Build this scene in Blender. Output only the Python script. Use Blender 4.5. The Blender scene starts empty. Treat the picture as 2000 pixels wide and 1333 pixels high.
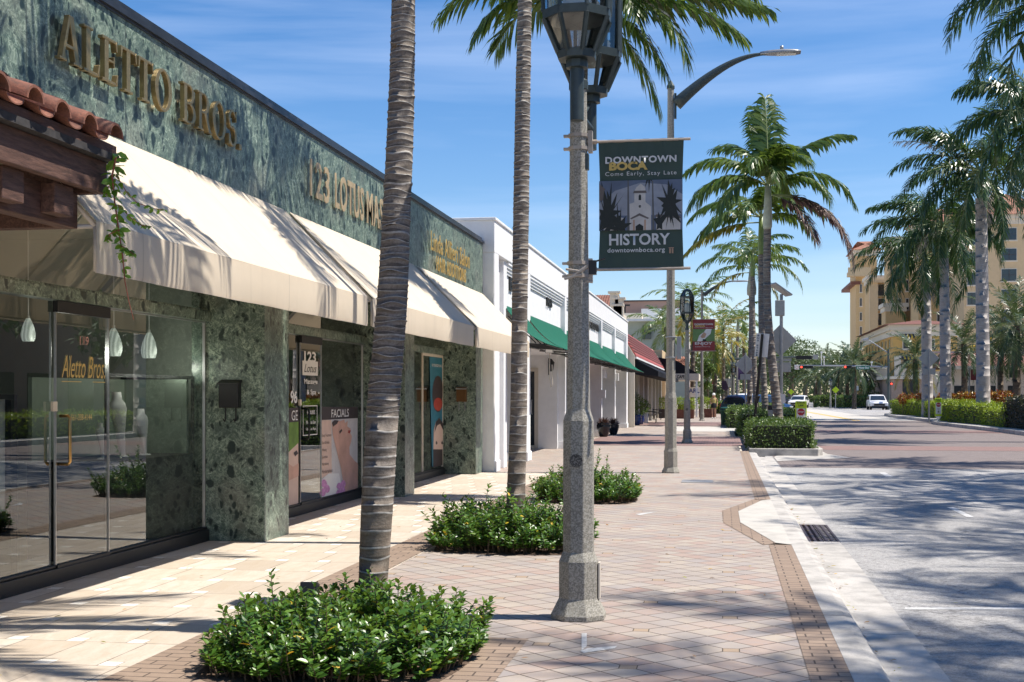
import bpy, bmesh, math, random
import numpy as np
from mathutils import Vector, Matrix, Euler
R = math.radians
sc = bpy.context.scene
# ---------------------------------------------------------------- camera, world, sun, exposure
F = 2500.0; H = 1.55; TH = math.atan(412/2500); CT, ST = math.cos(TH), math.sin(TH)
cam_d = bpy.data.cameras.new('camera'); cam = bpy.data.objects.new('camera', cam_d)
sc.collection.objects.link(cam); sc.camera = cam
cam.location = (0, 0, H); cam.rotation_euler = (R(90), 0, TH)
cam_d.lens = 45.0; cam_d.sensor_width = 36; cam_d.shift_y = 106.5/2000
cam_d.clip_start = 0.05; cam_d.clip_end = 6000
SUNV = Vector((1, 0.10, 1.86)).normalized()
SEL = math.asin(SUNV.z); SAZ = math.atan2(SUNV.x, SUNV.y)
w = bpy.data.worlds.new('World'); sc.world = w; w.use_nodes = True
wn = w.node_tree; wn.nodes.clear()
def wnode(t, **k):
    n = wn.nodes.new(t)
    for a, b in k.items(): setattr(n, a, b)
    return n
sky = wnode('ShaderNodeTexSky', sky_type='NISHITA', sun_disc=False, sun_elevation=SEL, sun_rotation=SAZ,
            air_density=1.0, dust_density=0.0, ozone_density=1.6, altitude=0)
hs = wnode('ShaderNodeHueSaturation'); hs.inputs['Saturation'].default_value = 1.32; hs.inputs['Value'].default_value = 1.0
wn.links.new(sky.outputs[0], hs.inputs['Color'])
tc = wnode('ShaderNodeTexCoord'); mp = wnode('ShaderNodeMapping')
mp.inputs['Rotation'].default_value = (0, R(-4), R(14)); mp.inputs['Scale'].default_value = (1.2, 1.2, 11)
wn.links.new(tc.outputs['Generated'], mp.inputs['Vector'])
nz = wnode('ShaderNodeTexNoise'); nz.inputs['Scale'].default_value = 1.7; nz.inputs['Detail'].default_value = 9
nz.inputs['Roughness'].default_value = 0.52; nz.inputs['Distortion'].default_value = 0.35
wn.links.new(mp.outputs[0], nz.inputs['Vector'])
cr = wnode('ShaderNodeValToRGB'); cr.color_ramp.elements[0].position = 0.47; cr.color_ramp.elements[0].color = (0, 0, 0, 1)
cr.color_ramp.elements[1].position = 0.78; cr.color_ramp.elements[1].color = (.30, .30, .30, 1)
wn.links.new(nz.outputs[0], cr.inputs[0])
tint = wnode('ShaderNodeMix', data_type='RGBA', blend_type='MULTIPLY'); tint.inputs[0].default_value = 1; tint.inputs[7].default_value = (1.13, 1.12, 1.25, 1)
wn.links.new(hs.outputs[0], tint.inputs[6])
mx = wnode('ShaderNodeMix', data_type='RGBA')
wn.links.new(cr.outputs[0], mx.inputs[0]); wn.links.new(tint.outputs[2], mx.inputs[6]); mx.inputs[7].default_value = (8.5, 9.6, 12.0, 1)
bg = wnode('ShaderNodeBackground'); bg.inputs[1].default_value = 0.082
wo = wnode('ShaderNodeOutputWorld')
wn.links.new(mx.outputs[2], bg.inputs[0]); wn.links.new(bg.outputs[0], wo.inputs[0])
sd = bpy.data.lights.new('sun', 'SUN'); sd.energy = 4.9; sd.angle = R(0.5); sd.color = (1.0, 0.94, 0.85)
sun = bpy.data.objects.new('sun', sd); sc.collection.objects.link(sun)
sun.rotation_euler = (-SUNV).to_track_quat('-Z', 'Y').to_euler(); sun.location = (5, 0, 20)
sc.view_settings.view_transform = 'Standard'; sc.view_settings.look = 'None'
sc.view_settings.exposure = 0.56; sc.view_settings.gamma = 1
sc.cycles.max_bounces = 8; sc.cycles.transparent_max_bounces = 16

# ---------------------------------------------------------------- geometry of the place from the photograph's camera
def G(px, py, z=0.0):
    "point of the plane z seen at a photo pixel"
    d = F*(H-z)/(py-773.0); xc = (px-1000)*d/F
    return (xc*CT - d*ST, xc*ST + d*CT)
def DY(px, X):
    "Y where the vertical plane X meets the pixel column"
    d = F*X/((px-1412.0)*CT); return (d + X*ST)/CT
def ZP(py, X, Y):
    d = -X*ST + Y*CT; return H + (773.0-py)*d/F
def XD(px, d):
    "X of a pixel column at camera depth d"
    return (px-1412.0)*d*CT/F
def YD(X, d): return (d + X*ST)/CT

# ---------------------------------------------------------------- object helpers
def tag(o, label=None, cat=None, group=None, kind=None):
    if label: o['label'] = label
    if cat: o['category'] = cat
    if group: o['group'] = group
    if kind: o['kind'] = kind
    return o
def link(o): sc.collection.objects.link(o); return o
def thing(name, label, cat, loc=(0, 0, 0), group=None):
    o = link(bpy.data.objects.new(name, None)); o.empty_display_size = .1
    o.location = loc; return tag(o, label, cat, group)
def wloc(p):
    v = Vector((0, 0, 0))
    while p: v = v + Vector(p.location); p = p.parent
    return v
class MB:
    def __init__(s): s.v = []; s.f = []; s.m = []; s.cm = 0
    def add(s, vs, fs):
        b = len(s.v); s.v += [tuple(x) for x in vs]
        for f in fs: s.f.append([b+i for i in f]); s.m.append(s.cm)
        return s
    def box(s, x0, x1, y0, y1, z0, z1):
        if x0 > x1: x0, x1 = x1, x0
        if y0 > y1: y0, y1 = y1, y0
        if z0 > z1: z0, z1 = z1, z0
        return s.add([(x0,y0,z0),(x1,y0,z0),(x1,y1,z0),(x0,y1,z0),(x0,y0,z1),(x1,y0,z1),(x1,y1,z1),(x0,y1,z1)],
            [(3,2,1,0),(4,5,6,7),(0,1,5,4),(1,2,6,5),(2,3,7,6),(3,0,4,7)])
    def rbox(s, c, size, M):
        hx, hy, hz = [q/2 for q in size]
        vs = [Vector(c) + M @ Vector(p) for p in [(-hx,-hy,-hz),(hx,-hy,-hz),(hx,hy,-hz),(-hx,hy,-hz),(-hx,-hy,hz),(hx,-hy,hz),(hx,hy,hz),(-hx,hy,hz)]]
        return s.add(vs, [(3,2,1,0),(4,5,6,7),(0,1,5,4),(1,2,6,5),(2,3,7,6),(3,0,4,7)])
    def poly(s, pts): return s.add(pts, [list(range(len(pts)))])
    def prism(s, pts, dv):
        "closed outline pts (3D) pushed along dv"
        n = len(pts); dv = Vector(dv); a = [Vector(p) for p in pts]
        nn = Vector((0,0,0))
        for i in range(n): nn += a[i].cross(a[(i+1) % n])
        if nn.dot(dv) > 0: a = a[::-1]
        b = [p+dv for p in a]
        return s.add(a+b, [list(range(n)), list(range(2*n-1, n-1, -1))] + [(i, n+i, n+(i+1) % n, (i+1) % n) for i in range(n)])
    def tube(s, pts, rad, n=10, caps=True, rot=0):
        pts = [Vector(p) for p in pts]
        if not hasattr(rad, '__len__'): rad = [rad]*len(pts)
        vs = []; fs = []; up = None
        for i, p in enumerate(pts):
            t = (pts[min(i+1, len(pts)-1)] - pts[max(i-1, 0)]).normalized()
            if up is None:
                up = Vector((0, 1, 0)) if abs(t.z) > .8 else Vector((0, 0, 1))
            a = (up - t*up.dot(t)).normalized(); b = t.cross(a); up = a
            for k in range(n):
                g = 2*math.pi*k/n + rot
                vs.append(p + (a*math.cos(g) + b*math.sin(g))*rad[i])
        for i in range(len(pts)-1):
            for k in range(n):
                k2 = (k+1) % n; fs.append((i*n+k, i*n+k2, (i+1)*n+k2, (i+1)*n+k))
        if caps: fs.append(list(range(n))[::-1]); fs.append([(len(pts)-1)*n+k for k in range(n)])
        return s.add(vs, fs)
    def lathe(s, prof, c, n=16, rot=0, caps=True):
        "prof = [(r, z)...] round the vertical axis at c"
        vs = []; fs = []
        for r, z in prof:
            for k in range(n):
                g = 2*math.pi*k/n + rot
                vs.append((c[0]+r*math.cos(g), c[1]+r*math.sin(g), c[2]+z))
        m = len(prof)
        for i in range(m-1):
            for k in range(n):
                k2 = (k+1) % n; fs.append((i*n+k, i*n+k2, (i+1)*n+k2, (i+1)*n+k))
        if caps: fs.append(list(range(n))[::-1]); fs.append([(m-1)*n+k for k in range(n)])
        return s.add(vs, fs)
    def build(s, name, mat, parent=None, origin=None, smooth=False, bevel=0, kind=None, label=None, cat=None, group=None):
        me = bpy.data.meshes.new(name)
        o = wloc(parent) if parent else Vector(origin or (0, 0, 0))
        v = np.array(s.v, dtype=float).reshape(-1, 3) - np.array(o)
        me.from_pydata(v.tolist(), [], s.f)
        for m in (mat if isinstance(mat, (list, tuple)) else [mat]): me.materials.append(m)
        if any(s.m): me.polygons.foreach_set('material_index', s.m)
        if smooth: me.polygons.foreach_set('use_smooth', [True]*len(me.polygons))
        me.update()
        ob = link(bpy.data.objects.new(name, me))
        if parent: ob.parent = parent
        else: ob.location = o
        if bevel:
            b = ob.modifiers.new('bevel', 'BEVEL'); b.width = bevel; b.segments = 2; b.limit_method = 'ANGLE'; b.angle_limit = R(40)
        if smooth == 'auto':
            e = ob.modifiers.new('split', 'EDGE_SPLIT'); e.split_angle = R(38)
        return tag(ob, label, cat, group, kind)
def dup(o, loc=None, rotz=None, scale=None, label=None, parent=None):
    c = o.copy(); link(c)
    if parent: c.parent = parent
    if loc is not None: c.location = loc
    if rotz is not None: c.rotation_euler = (0, 0, rotz)
    if scale is not None: c.scale = (scale,)*3 if not hasattr(scale, '__len__') else scale
    if label: c['label'] = label
    for ch in o.children: dup(ch, parent=c)
    return c

# ---------------------------------------------------------------- material helpers
class NT:
    def __init__(s, name):
        s.mat = bpy.data.materials.new(name); s.mat.use_nodes = True; s.t = s.mat.node_tree; s.t.nodes.clear()
        s.out = s.t.nodes.new('ShaderNodeOutputMaterial')
    def n(s, typ, ins=None, out=0, **k):
        n = s.t.nodes.new('ShaderNode'+typ)
        for a, b in k.items(): setattr(n, a, b)
        for a, b in (ins or {}).items():
            i = n.inputs[a]
            if isinstance(b, bpy.types.NodeSocket): s.t.links.new(b, i)
            elif isinstance(b, (tuple, list)) and len(b) == 3 and i.type == 'RGBA': i.default_value = (*b, 1)
            else: i.default_value = b
        return n.outputs[out]
    def pos(s): return s.n('NewGeometry', out='Position')
    def m(s, op, a, b=0.0, c=0.0, clamp=False): return s.n('Math', {0: a, 1: b, 2: c}, operation=op, use_clamp=clamp)
    def vm(s, op, a, b=(0, 0, 0)): return s.n('VectorMath', {0: a, 1: b}, operation=op)
    def xyz(s, v):
        n = s.t.nodes.new('ShaderNodeSeparateXYZ'); s.t.links.new(v, n.inputs[0]); return n.outputs
    def comb(s, x, y, z=0.0): return s.n('CombineXYZ', {0: x, 1: y, 2: z})
    def noise(s, v, scale, detail=4, rough=.5, dist=0.0, out=0): return s.n('TexNoise', {'Vector': v, 'Scale': scale, 'Detail': detail, 'Roughness': rough, 'Distortion': dist}, out=out)
    def ramp(s, fac, els, interp='LINEAR'):
        n = s.t.nodes.new('ShaderNodeValToRGB'); s.t.links.new(fac, n.inputs[0]); r = n.color_ramp; r.interpolation = interp
        while len(r.elements) < len(els): r.elements.new(.5)
        for e, (p, c) in zip(r.elements, els):
            e.position = p; e.color = (c, c, c, 1) if not hasattr(c, '__len__') else (*c, 1)
        return n.outputs[0]
    def mix(s, f, a, b, blend='MIX'): return s.n('Mix', {0: f, 6: a, 7: b}, out=2, data_type='RGBA', blend_type=blend)
    def bump(s, h, strength=.3, dist=.01): return s.n('Bump', {'Height': h, 'Strength': strength, 'Distance': dist})
    def pbr(s, col, rough=.6, metal=0.0, normal=None, spec=.5, **k):
        ins = {'Base Color': col, 'Roughness': rough, 'Metallic': metal, 'Specular IOR Level': spec}
        if normal is not None: ins['Normal'] = normal
        ins.update(k)
        o = s.n('BsdfPrincipled', ins); s.sh = o
        s.t.links.new(o, s.out.inputs[0]); return s.mat
    def surf(s, o): s.t.links.new(o, s.out.inputs[0]); return s.mat
def plain(name, col, rough=.6, metal=0.0, var=.12, scale=8, bump=0.0, bscale=60, spec=.5):
    t = NT(name); p = t.pos(); n = t.noise(p, scale, 5, .6)
    c2 = tuple(min(1, c*(1+var)) for c in col); c1 = tuple(c*(1-var) for c in col)
    c = t.ramp(n, [(.3, c1), (.7, c2)])
    nm = t.bump(t.noise(p, bscale, 3), bump, .01) if bump else None
    return t.pbr(c, rough, metal, nm, spec)
def leafmat(name, cols, rough=.35, trans=.25, tcol=(.25, .4, .04)):
    t = NT(name); r = t.n('NewGeometry', out='Random Per Island')
    c = t.ramp(r, [(i/(max(1, len(cols)-1)), q) for i, q in enumerate(cols)])
    a = t.n('BsdfPrincipled', {'Base Color': c, 'Roughness': rough, 'Specular IOR Level': .45})
    tcv = t.mix(.5, c, tcol)
    b = t.n('BsdfTranslucent', {'Color': tcv})
    return t.surf(t.n('MixShader', {0: trans, 1: a, 2: b}))
def emit(name, col, s):
    t = NT(name); return t.surf(t.n('Emission', {'Color': (*col, 1), 'Strength': s}))
M = {}
def brickfac(t, vec, bw, rh, mort, off=.5, c1=(1, 1, 1), c2=(1, 1, 1)):
    n = t.t.nodes.new('ShaderNodeTexBrick'); t.t.links.new(vec, n.inputs['Vector'])
    n.offset = off; n.offset_frequency = 2; n.squash = 1
    for k, v in {'Scale': 1, 'Mortar Size': mort, 'Mortar Smooth': .15, 'Brick Width': bw, 'Row Height': rh, 'Bias': 0}.items(): n.inputs[k].default_value = v
    n.inputs['Color1'].default_value = (*c1, 1); n.inputs['Color2'].default_value = (*c2, 1); n.inputs['Mortar'].default_value = (0, 0, 0, 1)
    return n.outputs['Fac'], n.outputs['Color']
# --- green serpentine marble
def marble(name, lightk=1.0):
    t = NT(name); p = t.pos()
    wob = t.n('VectorMath', {0: t.noise(p, 2.2, 4, out=1), 1: (.5, .5, .5)}, operation='SUBTRACT')
    wob = t.n('VectorMath', {0: wob, 'Scale': .35}, operation='SCALE')
    q = t.vm('ADD', p, wob)
    qs = t.n('Mapping', {0: q, 3: (1, 1, .62), 2: (R(25), 0, 0)})
    v1 = t.n('TexVoronoi', {'Vector': qs, 'Scale': 13.0, 'Randomness': 1.0}, out='Distance')
    v2 = t.n('TexVoronoi', {'Vector': qs, 'Scale': 5.5, 'Randomness': 1.0}, out='Distance')
    big = t.noise(p, 1.3, 3); fine = t.noise(q, 26, 9, .72, 1.2); mid = t.noise(q, 6, 6, .6, .8)
    l = lightk
    base = t.ramp(fine, [(.30, (.030*l, .054*l, .040*l)), (.47, (.12*l, .175*l, .135*l)), (.62, (.42*l, .51*l, .40*l))])
    base = t.mix(t.ramp(mid, [(.42, 0), (.66, .85)]), base, (.065*l, .095*l, .08*l))
    base = t.mix(t.ramp(big, [(.52, 0), (.72, .38)]), base, (.30*l, .26*l, .21*l))
    d1 = t.ramp(v1, [(.22, 1), (.33, 0)]); d2 = t.ramp(v2, [(.20, 1), (.26, 0)])
    mk = t.ramp(mid, [(.40, 0), (.50, 1)])
    dd = t.m('MAXIMUM', t.m('MULTIPLY', d1, mk), d2)
    ve = t.n('TexVoronoi', {'Vector': qs, 'Scale': 9.0}, out='Distance', feature='DISTANCE_TO_EDGE')
    base = t.mix(t.ramp(ve, [(.0, .22), (.03, 0)]), base, (.45*l, .55*l, .47*l))
    col = t.mix(t.m('MULTIPLY', dd, .94), base, (.012, .024, .022))
    x = t.xyz(p)
    slab = t.m('ABSOLUTE', t.m('SUBTRACT', t.m('FRACT', t.m('DIVIDE', x[1], 1.5)), .5)); sl = t.ramp(slab, [(.0025, 1), (.005, 0)])
    col = t.mix(t.m('MULTIPLY', sl, .85), col, (.03, .035, .03))
    return t.pbr(col, .32, spec=.45)
M['marble'] = marble('green_marble', .88)
# --- diamond laid concrete pavers with small tan inserts
def paver(name, hue=None):
    t = NT(name); p = t.pos(); x = t.xyz(p); s = .7071
    ins = G(1252, 1231)
    a = .206
    u0 = (ins[0]+ins[1])*s; v0 = (ins[1]-ins[0])*s
    u = t.m('SUBTRACT', t.m('MULTIPLY', t.m('ADD', x[0], x[1]), s), u0-400*a)
    v = t.m('SUBTRACT', t.m('MULTIPLY', t.m('SUBTRACT', x[1], x[0]), s), v0-400*a)
    cu = t.m('FLOOR', t.m('DIVIDE', u, a)); cv = t.m('FLOOR', t.m('DIVIDE', v, a))
    wnz = t.n('TexWhiteNoise', {'Vector': t.comb(cu, cv, 0)}, out='Value')
    col = t.ramp(wnz, [(0, (.42, .275, .205)), (.18, (.44, .33, .26)), (.4, (.44, .365, .295)), (.6, (.47, .39, .30)), (.8, (.37, .32, .285)), (1, (.50, .425, .335))])
    sp = t.noise(p, 14, 6, .65); col = t.mix(t.ramp(sp, [(.35, .45), (.65, 0)]), col, (.36, .33, .33))
    gr = t.noise(p, 260, 2, .7); col = t.mix(t.ramp(gr, [(.35, .4), (.6, 0)]), col, (.22, .20, .19))
    big = t.noise(p, .9, 6, .65); col = t.mix(t.ramp(big, [(.36, .42), (.6, 0)]), col, (.27, .23, .21))
    gs = t.n('TexVoronoi', {'Vector': p, 'Scale': 2.3}, out='Distance'); col = t.mix(t.ramp(gs, [(.030, .75), (.045, 0)]), col, (.05, .045, .04))
    f, _ = brickfac(t, t.comb(u, v, 0), a, a, .0055, 0)
    du = t.m('SUBTRACT', t.m('MULTIPLY', t.m('FRACT', t.m('ADD', t.m('DIVIDE', u, 4*a), .5)), 4*a), 2*a)
    dv = t.m('SUBTRACT', t.m('MULTIPLY', t.m('FRACT', t.m('ADD', t.m('DIVIDE', v, 4*a), .5)), 4*a), 2*a)
    ix = t.m('ABSOLUTE', t.m('MULTIPLY', t.m('SUBTRACT', du, dv), s)); iy = t.m('ABSOLUTE', t.m('MULTIPLY', t.m('ADD', du, dv), s))
    mi = t.m('MULTIPLY', t.m('LESS_THAN', ix, .054), t.m('LESS_THAN', iy, .054))
    mc = t.m('MULTIPLY', t.m('LESS_THAN', ix, .047), t.m('LESS_THAN', iy, .047))
    col = t.mix(t.m('MULTIPLY', f, .95), col, (.075, .058, .045))
    col = t.mix(mi, col, (.09, .07, .05)); col = t.mix(mc, col, (.36, .27, .19))
    h = t.m('SUBTRACT', 1.0, t.m('MAXIMUM', t.m('MULTIPLY', f, t.m('SUBTRACT', 1, mi)), t.m('SUBTRACT', mi, mc)))
    nm = t.bump(t.m('ADD', h, t.m('MULTIPLY', gr, .25)), .5, .004)
    return t.pbr(col, .8, normal=nm, spec=.3)
M['paver'] = paver('diamond_pavers')
def bricks(name, c1, c2, bw, rh, mort=.006, off=.5, rot=0, mcol=(.10, .075, .06)):
    t = NT(name); p = t.pos(); x = t.xyz(p)
    vec = t.comb(x[0], x[1], 0) if not rot else t.n('Mapping', {0: t.comb(x[0], x[1], 0), 2: (0, 0, rot)})
    f, c = brickfac(t, vec, bw, rh, mort, off, c1, c2)
    n = t.noise(p, 18, 5, .65); c = t.mix(t.ramp(n, [(.3, .4), (.7, 0)]), c, tuple(q*.6 for q in c1))
    g = t.noise(p, 240, 2); c = t.mix(t.ramp(g, [(.35, .3), (.6, 0)]), c, tuple(q*.45 for q in c2))
    c = t.mix(t.m('MULTIPLY', f, .9), c, mcol)
    return t.pbr(c, .82, normal=t.bump(t.m('SUBTRACT', 1, f), .5, .004), spec=.3)
M['brownbrick'] = bricks('brown_brick_band', (.37, .275, .205), (.30, .22, .165), .21, .105)
M['redbrick'] = bricks('red_brick_band', (.33, .21, .185), (.27, .175, .16), .20, .10)
M['crossbrick'] = bricks('crossing_brick', (.28, .235, .22), (.22, .185, .175), .20, .10)
# --- travertine with small bright squares at the joints
def trav():
    t = NT('travertine'); p = t.pos(); x = t.xyz(p); L, B, q = .41, .66, .12
    ry = t.m('DIVIDE', t.m('ADD', x[1], 40.0), B); row = t.m('FLOOR', ry)
    xs = t.m('ADD', t.m('ADD', x[0], 40.0), t.m('MULTIPLY', row, .145))
    rx = t.m('DIVIDE', xs, L); cx = t.m('FLOOR', rx)
    fx = t.m('MULTIPLY', t.m('FRACT', rx), L); fy = t.m('MULTIPLY', t.m('FRACT', ry), B)
    wnz = t.n('TexWhiteNoise', {'Vector': t.comb(cx, row, 3)}, out='Value')
    col = t.ramp(wnz, [(0, (.50, .43, .35)), (.3, (.62, .545, .455)), (.65, (.56, .48, .39)), (1, (.68, .62, .54))])
    st = t.n('Mapping', {0: p, 3: (1, .3, 1)}); n1 = t.noise(st, 9, 8, .7, .6)
    col = t.mix(t.ramp(n1, [(.36, .55), (.62, 0)]), col, (.46, .37, .27))
    n2 = t.noise(p, 55, 4, .7); col = t.mix(t.ramp(n2, [(.28, .5), (.45, 0)]), col, (.30, .23, .16))
    jx = t.m('LESS_THAN', fx, .008); jy = t.m('LESS_THAN', fy, .009)
    sm = t.m('MULTIPLY', t.m('LESS_THAN', fx, q), t.m('LESS_THAN', fy, q))
    sj = t.m('MULTIPLY', t.m('LESS_THAN', fx, q+.005), t.m('LESS_THAN', fy, q+.005))
    j = t.m('MAXIMUM', t.m('MAXIMUM', jx, jy), t.m('SUBTRACT', sj, sm))
    col = t.mix(t.m('MULTIPLY', sm, .85), col, (.86, .82, .74))
    jn = t.ramp(t.noise(p, 3, 2), [(.3, .45), (.55, 1)])
    col = t.mix(t.m('MULTIPLY', j, jn), col, (.16, .12, .09))
    return t.pbr(col, .55, normal=t.bump(t.m('SUBTRACT', n2, j), .25, .004), spec=.35)
M['trav'] = trav()
def asphalt():
    t = NT('asphalt'); p = t.pos()
    g = t.noise(p, 95, 4, .75); g2 = t.n('TexVoronoi', {'Vector': p, 'Scale': 120.0}, out='Color')
    col = t.ramp(g, [(.3, (.22, .212, .205)), (.5, (.41, .39, .37)), (.72, (.60, .575, .545))])
    col = t.mix(.22, col, t.n('RGBToBW', {0: g2}))
    g3 = t.noise(p, 26, 3, .6); col = t.mix(t.ramp(g3, [(.38, .5), (.56, 0)]), col, (.17, .165, .16)); oil = t.noise(p, 1.7, 6, .7); col = t.mix(t.ramp(oil, [(.60, 0), (.74, .5)]), col, (.13, .125, .12))
    b = t.noise(t.n('Mapping', {0: p, 3: (1, .25, 1)}), .8, 5, .6)
    col = t.mix(t.ramp(b, [(.38, .35), (.62, 0)]), col, (.20, .195, .19))
    cv = t.n('TexVoronoi', {'Vector': t.vm('ADD', p, t.noise(p, 2, 4, out=1)), 'Scale': .35}, out='Distance', feature='DISTANCE_TO_EDGE')
    col = t.mix(t.ramp(cv, [(.0, .5), (.006, 0)]), col, (.07, .07, .07))
    return t.pbr(col, .85, normal=t.bump(t.m('ADD', g, g3), .9, .008), spec=.2)
M['asphalt'] = asphalt()
def concrete(name, col, dark=.5, spk=0.0, rough=.8):
    t = NT(name); p = t.pos(); n = t.noise(p, 3, 7, .65); g = t.noise(p, 130, 3, .7)
    c = t.ramp(n, [(.3, tuple(q*(1-dark*.5) for q in col)), (.55, col), (.8, tuple(min(1, q*1.12) for q in col))])
    c = t.mix(t.ramp(g, [(.35, .35), (.55, 0)]), c, tuple(q*.5 for q in col))
    if spk:
        v = t.n('TexVoronoi', {'Vector': p, 'Scale': 110.0}, out='Color'); bw = t.n('RGBToBW', {0: v})
        c = t.mix(t.ramp(bw, [(.55, 0), (.62, spk*.5)]), c, (.48, .46, .41)); c = t.mix(t.ramp(bw, [(.30, spk*.55), (.40, 0)]), c, (.13, .125, .11))
    return t.pbr(c, rough, normal=t.bump(g, .4, .004), spec=.3)
M['kerb'] = concrete('kerb_concrete', (.50, .47, .43), .9)
M['landing'] = concrete('landing_concrete', (.53, .50, .45), .4)
M['aggregate'] = concrete('exposed_aggregate', (.32, .30, .25), .35, .85)
M['white'] = plain('white_stucco', (.78, .78, .78), .85, var=.05, scale=4, bump=.25, bscale=90)
M['whitepaint'] = plain('road_paint', (.52, .51, .49), .7, var=.3, scale=26)
M['cream_wall'] = plain('cream_stucco', (.60, .40, .19), .85, var=.05, scale=2)
M['cream_light'] = plain('pale_cream_stucco', (.64, .47, .27), .85, var=.04, scale=2)
M['ochre'] = plain('ochre_stucco', (.62, .38, .12), .85, var=.06, scale=2)
M['trim'] = plain('stone_trim', (.66, .58, .46), .8, var=.06)
M['beige'] = plain('beige_stucco', (.55, .50, .42), .85, var=.05)
M['pinkwall'] = plain('pink_brown_stucco', (.42, .27, .21), .85, var=.05)
M['canvas'] = None
def canvas(name, col, tcol, tr=.22, sc_=1.0):
    t = NT(name); p = t.pos(); n = t.noise(p, 2.5, 5, .6); wv = t.noise(p, 300, 2)
    c = t.ramp(n, [(.3, tuple(q*.93 for q in col)), (.7, col)])
    if sc_ != 1.0:
        yy = t.xyz(p); sm_ = t.m('ABSOLUTE', t.m('SUBTRACT', t.m('FRACT', t.m('DIVIDE', yy[1], 1.46)), .5)); c = t.mix(t.ramp(sm_, [(.003, .45), (.006, 0)]), c, tuple(q*.45 for q in col)); st_ = t.noise(t.n('Mapping', {0: p, 3: (1, 7, .6)}), 1.5, 6, .7); c = t.mix(t.ramp(st_, [(.55, 0), (.75, .22)]), c, tuple(q*.6 for q in col))
    a = t.n('BsdfPrincipled', {'Base Color': c, 'Roughness': .8, 'Specular IOR Level': .2, 'Normal': t.bump(wv, .12, .002)})
    b = t.n('BsdfTranslucent', {'Color': (*tcol, 1)})
    return t.surf(t.n('MixShader', {0: tr, 1: a, 2: b}))
M['canvas'] = canvas('cream_canvas', (.80, .69, .54), (.80, .62, .42), .20, 2.0)
M['greencanvas'] = canvas('green_canvas', (.014, .125, .078), (.02, .2, .1), .12)
M['blackcanvas'] = canvas('black_canvas', (.012, .013, .018), (.01, .01, .01), .02)
M['bronze'] = plain('bronze_letters', (.34, .25, .12), .38, .75, var=.15, scale=30)
M['gold'] = plain('gold_letters', (.62, .40, .10), .4, .5, var=.1)
M['coping'] = plain('dark_metal_coping', (.055, .06, .075), .3, .6, var=.3, scale=5)
M['darkmetal'] = plain('dark_metal', (.022, .022, .024), .4, .4, var=.2)
M['greymetal'] = plain('grey_metal', (.30, .31, .32), .45, .6, var=.12)
M['steel'] = plain('brushed_steel', (.50, .50, .50), .3, .9, var=.1)
M['poledark'] = plain('dark_green_paint', (.045, .062, .062), .45, .2, var=.2, scale=20)
M['brass'] = plain('brass', (.50, .30, .11), .28, .9, var=.15)
M['black'] = plain('black_paint', (.012, .012, .013), .45, var=.2)
M['interior'] = plain('interior_wall', (.34, .38, .33), .8, var=.08, scale=2)
M['intdark'] = plain('interior_dark', (.045, .05, .05), .7, var=.2, scale=3)
M['intfloor'] = plain('interior_floor', (.42, .40, .36), .35, var=.2, scale=3)
M['tilewhite'] = plain('display_white', (.72, .72, .70), .5, var=.04)
M['wood'] = plain('dark_stained_wood', (.085, .042, .030), .7, var=.35, scale=14, bump=.3, bscale=40)
def woodgrain():
    t = NT('dark_stained_wood'); p = t.pos(); q = t.n('Mapping', {0: p, 3: (9, 1.0, 9)}); n = t.noise(q, 5, 8, .7, .5)
    c = t.ramp(n, [(.3, (.035, .018, .013)), (.5, (.10, .05, .036)), (.75, (.19, .10, .07))]); return t.pbr(c, .7, normal=t.bump(n, .5, .01))
M['wood'] = woodgrain()
def claytile(name, a, b, c):
    t = NT(name); p = t.pos(); n = t.noise(p, 11, 6, .7); f = t.noise(p, 90, 3, .7)
    r = t.n('NewGeometry', out='Random Per Island')
    col = t.ramp(n, [(.3, a), (.55, b), (.8, c)]); col = t.mix(t.ramp(f, [(.35, .5), (.55, 0)]), col, (.07, .05, .04))
    col = t.mix(t.m('MULTIPLY', r, .35), col, a); return t.pbr(col, .8, normal=t.bump(f, .4, .006))
M['clay'] = claytile('weathered_clay', (.10, .045, .03), (.27, .10, .06), (.42, .19, .12))
M['clayorange'] = claytile('orange_clay', (.24, .10, .06), (.38, .165, .10), (.46, .24, .15))
M['claydark'] = claytile('brown_clay', (.11, .04, .03), (.22, .08, .05), (.28, .12, .08))
M['redroof'] = plain('red_tile_roof', (.36, .085, .075), .7, var=.15, scale=6)
def glass(name, tint=(.72, .78, .75), k=1.5, add=.05, tr=1.0):
    t = NT(name); fr = t.n('Fresnel', {'IOR': 1.5})
    fac = t.m('ADD', t.m('MULTIPLY', fr, k), add, clamp=True)
    a = t.n('BsdfTransparent', {'Color': (*tint, 1)}); g = t.n('BsdfGlossy', {'Color': (.95, .97, .96, 1), 'Roughness': .0})
    return t.surf(t.n('MixShader', {0: fac, 1: a, 2: g}))
M['glass'] = glass('shop_glass', (.74, .80, .76), 1.6, .06)
M['clearglass'] = glass('lamp_glass', (.9, .92, .92), 1.2, .03)
M['winglass'] = None
def darkglass():
    t = NT('window_glass'); return t.pbr((.02, .028, .035), .08, spec=.8)
M['winglass'] = darkglass()
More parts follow.
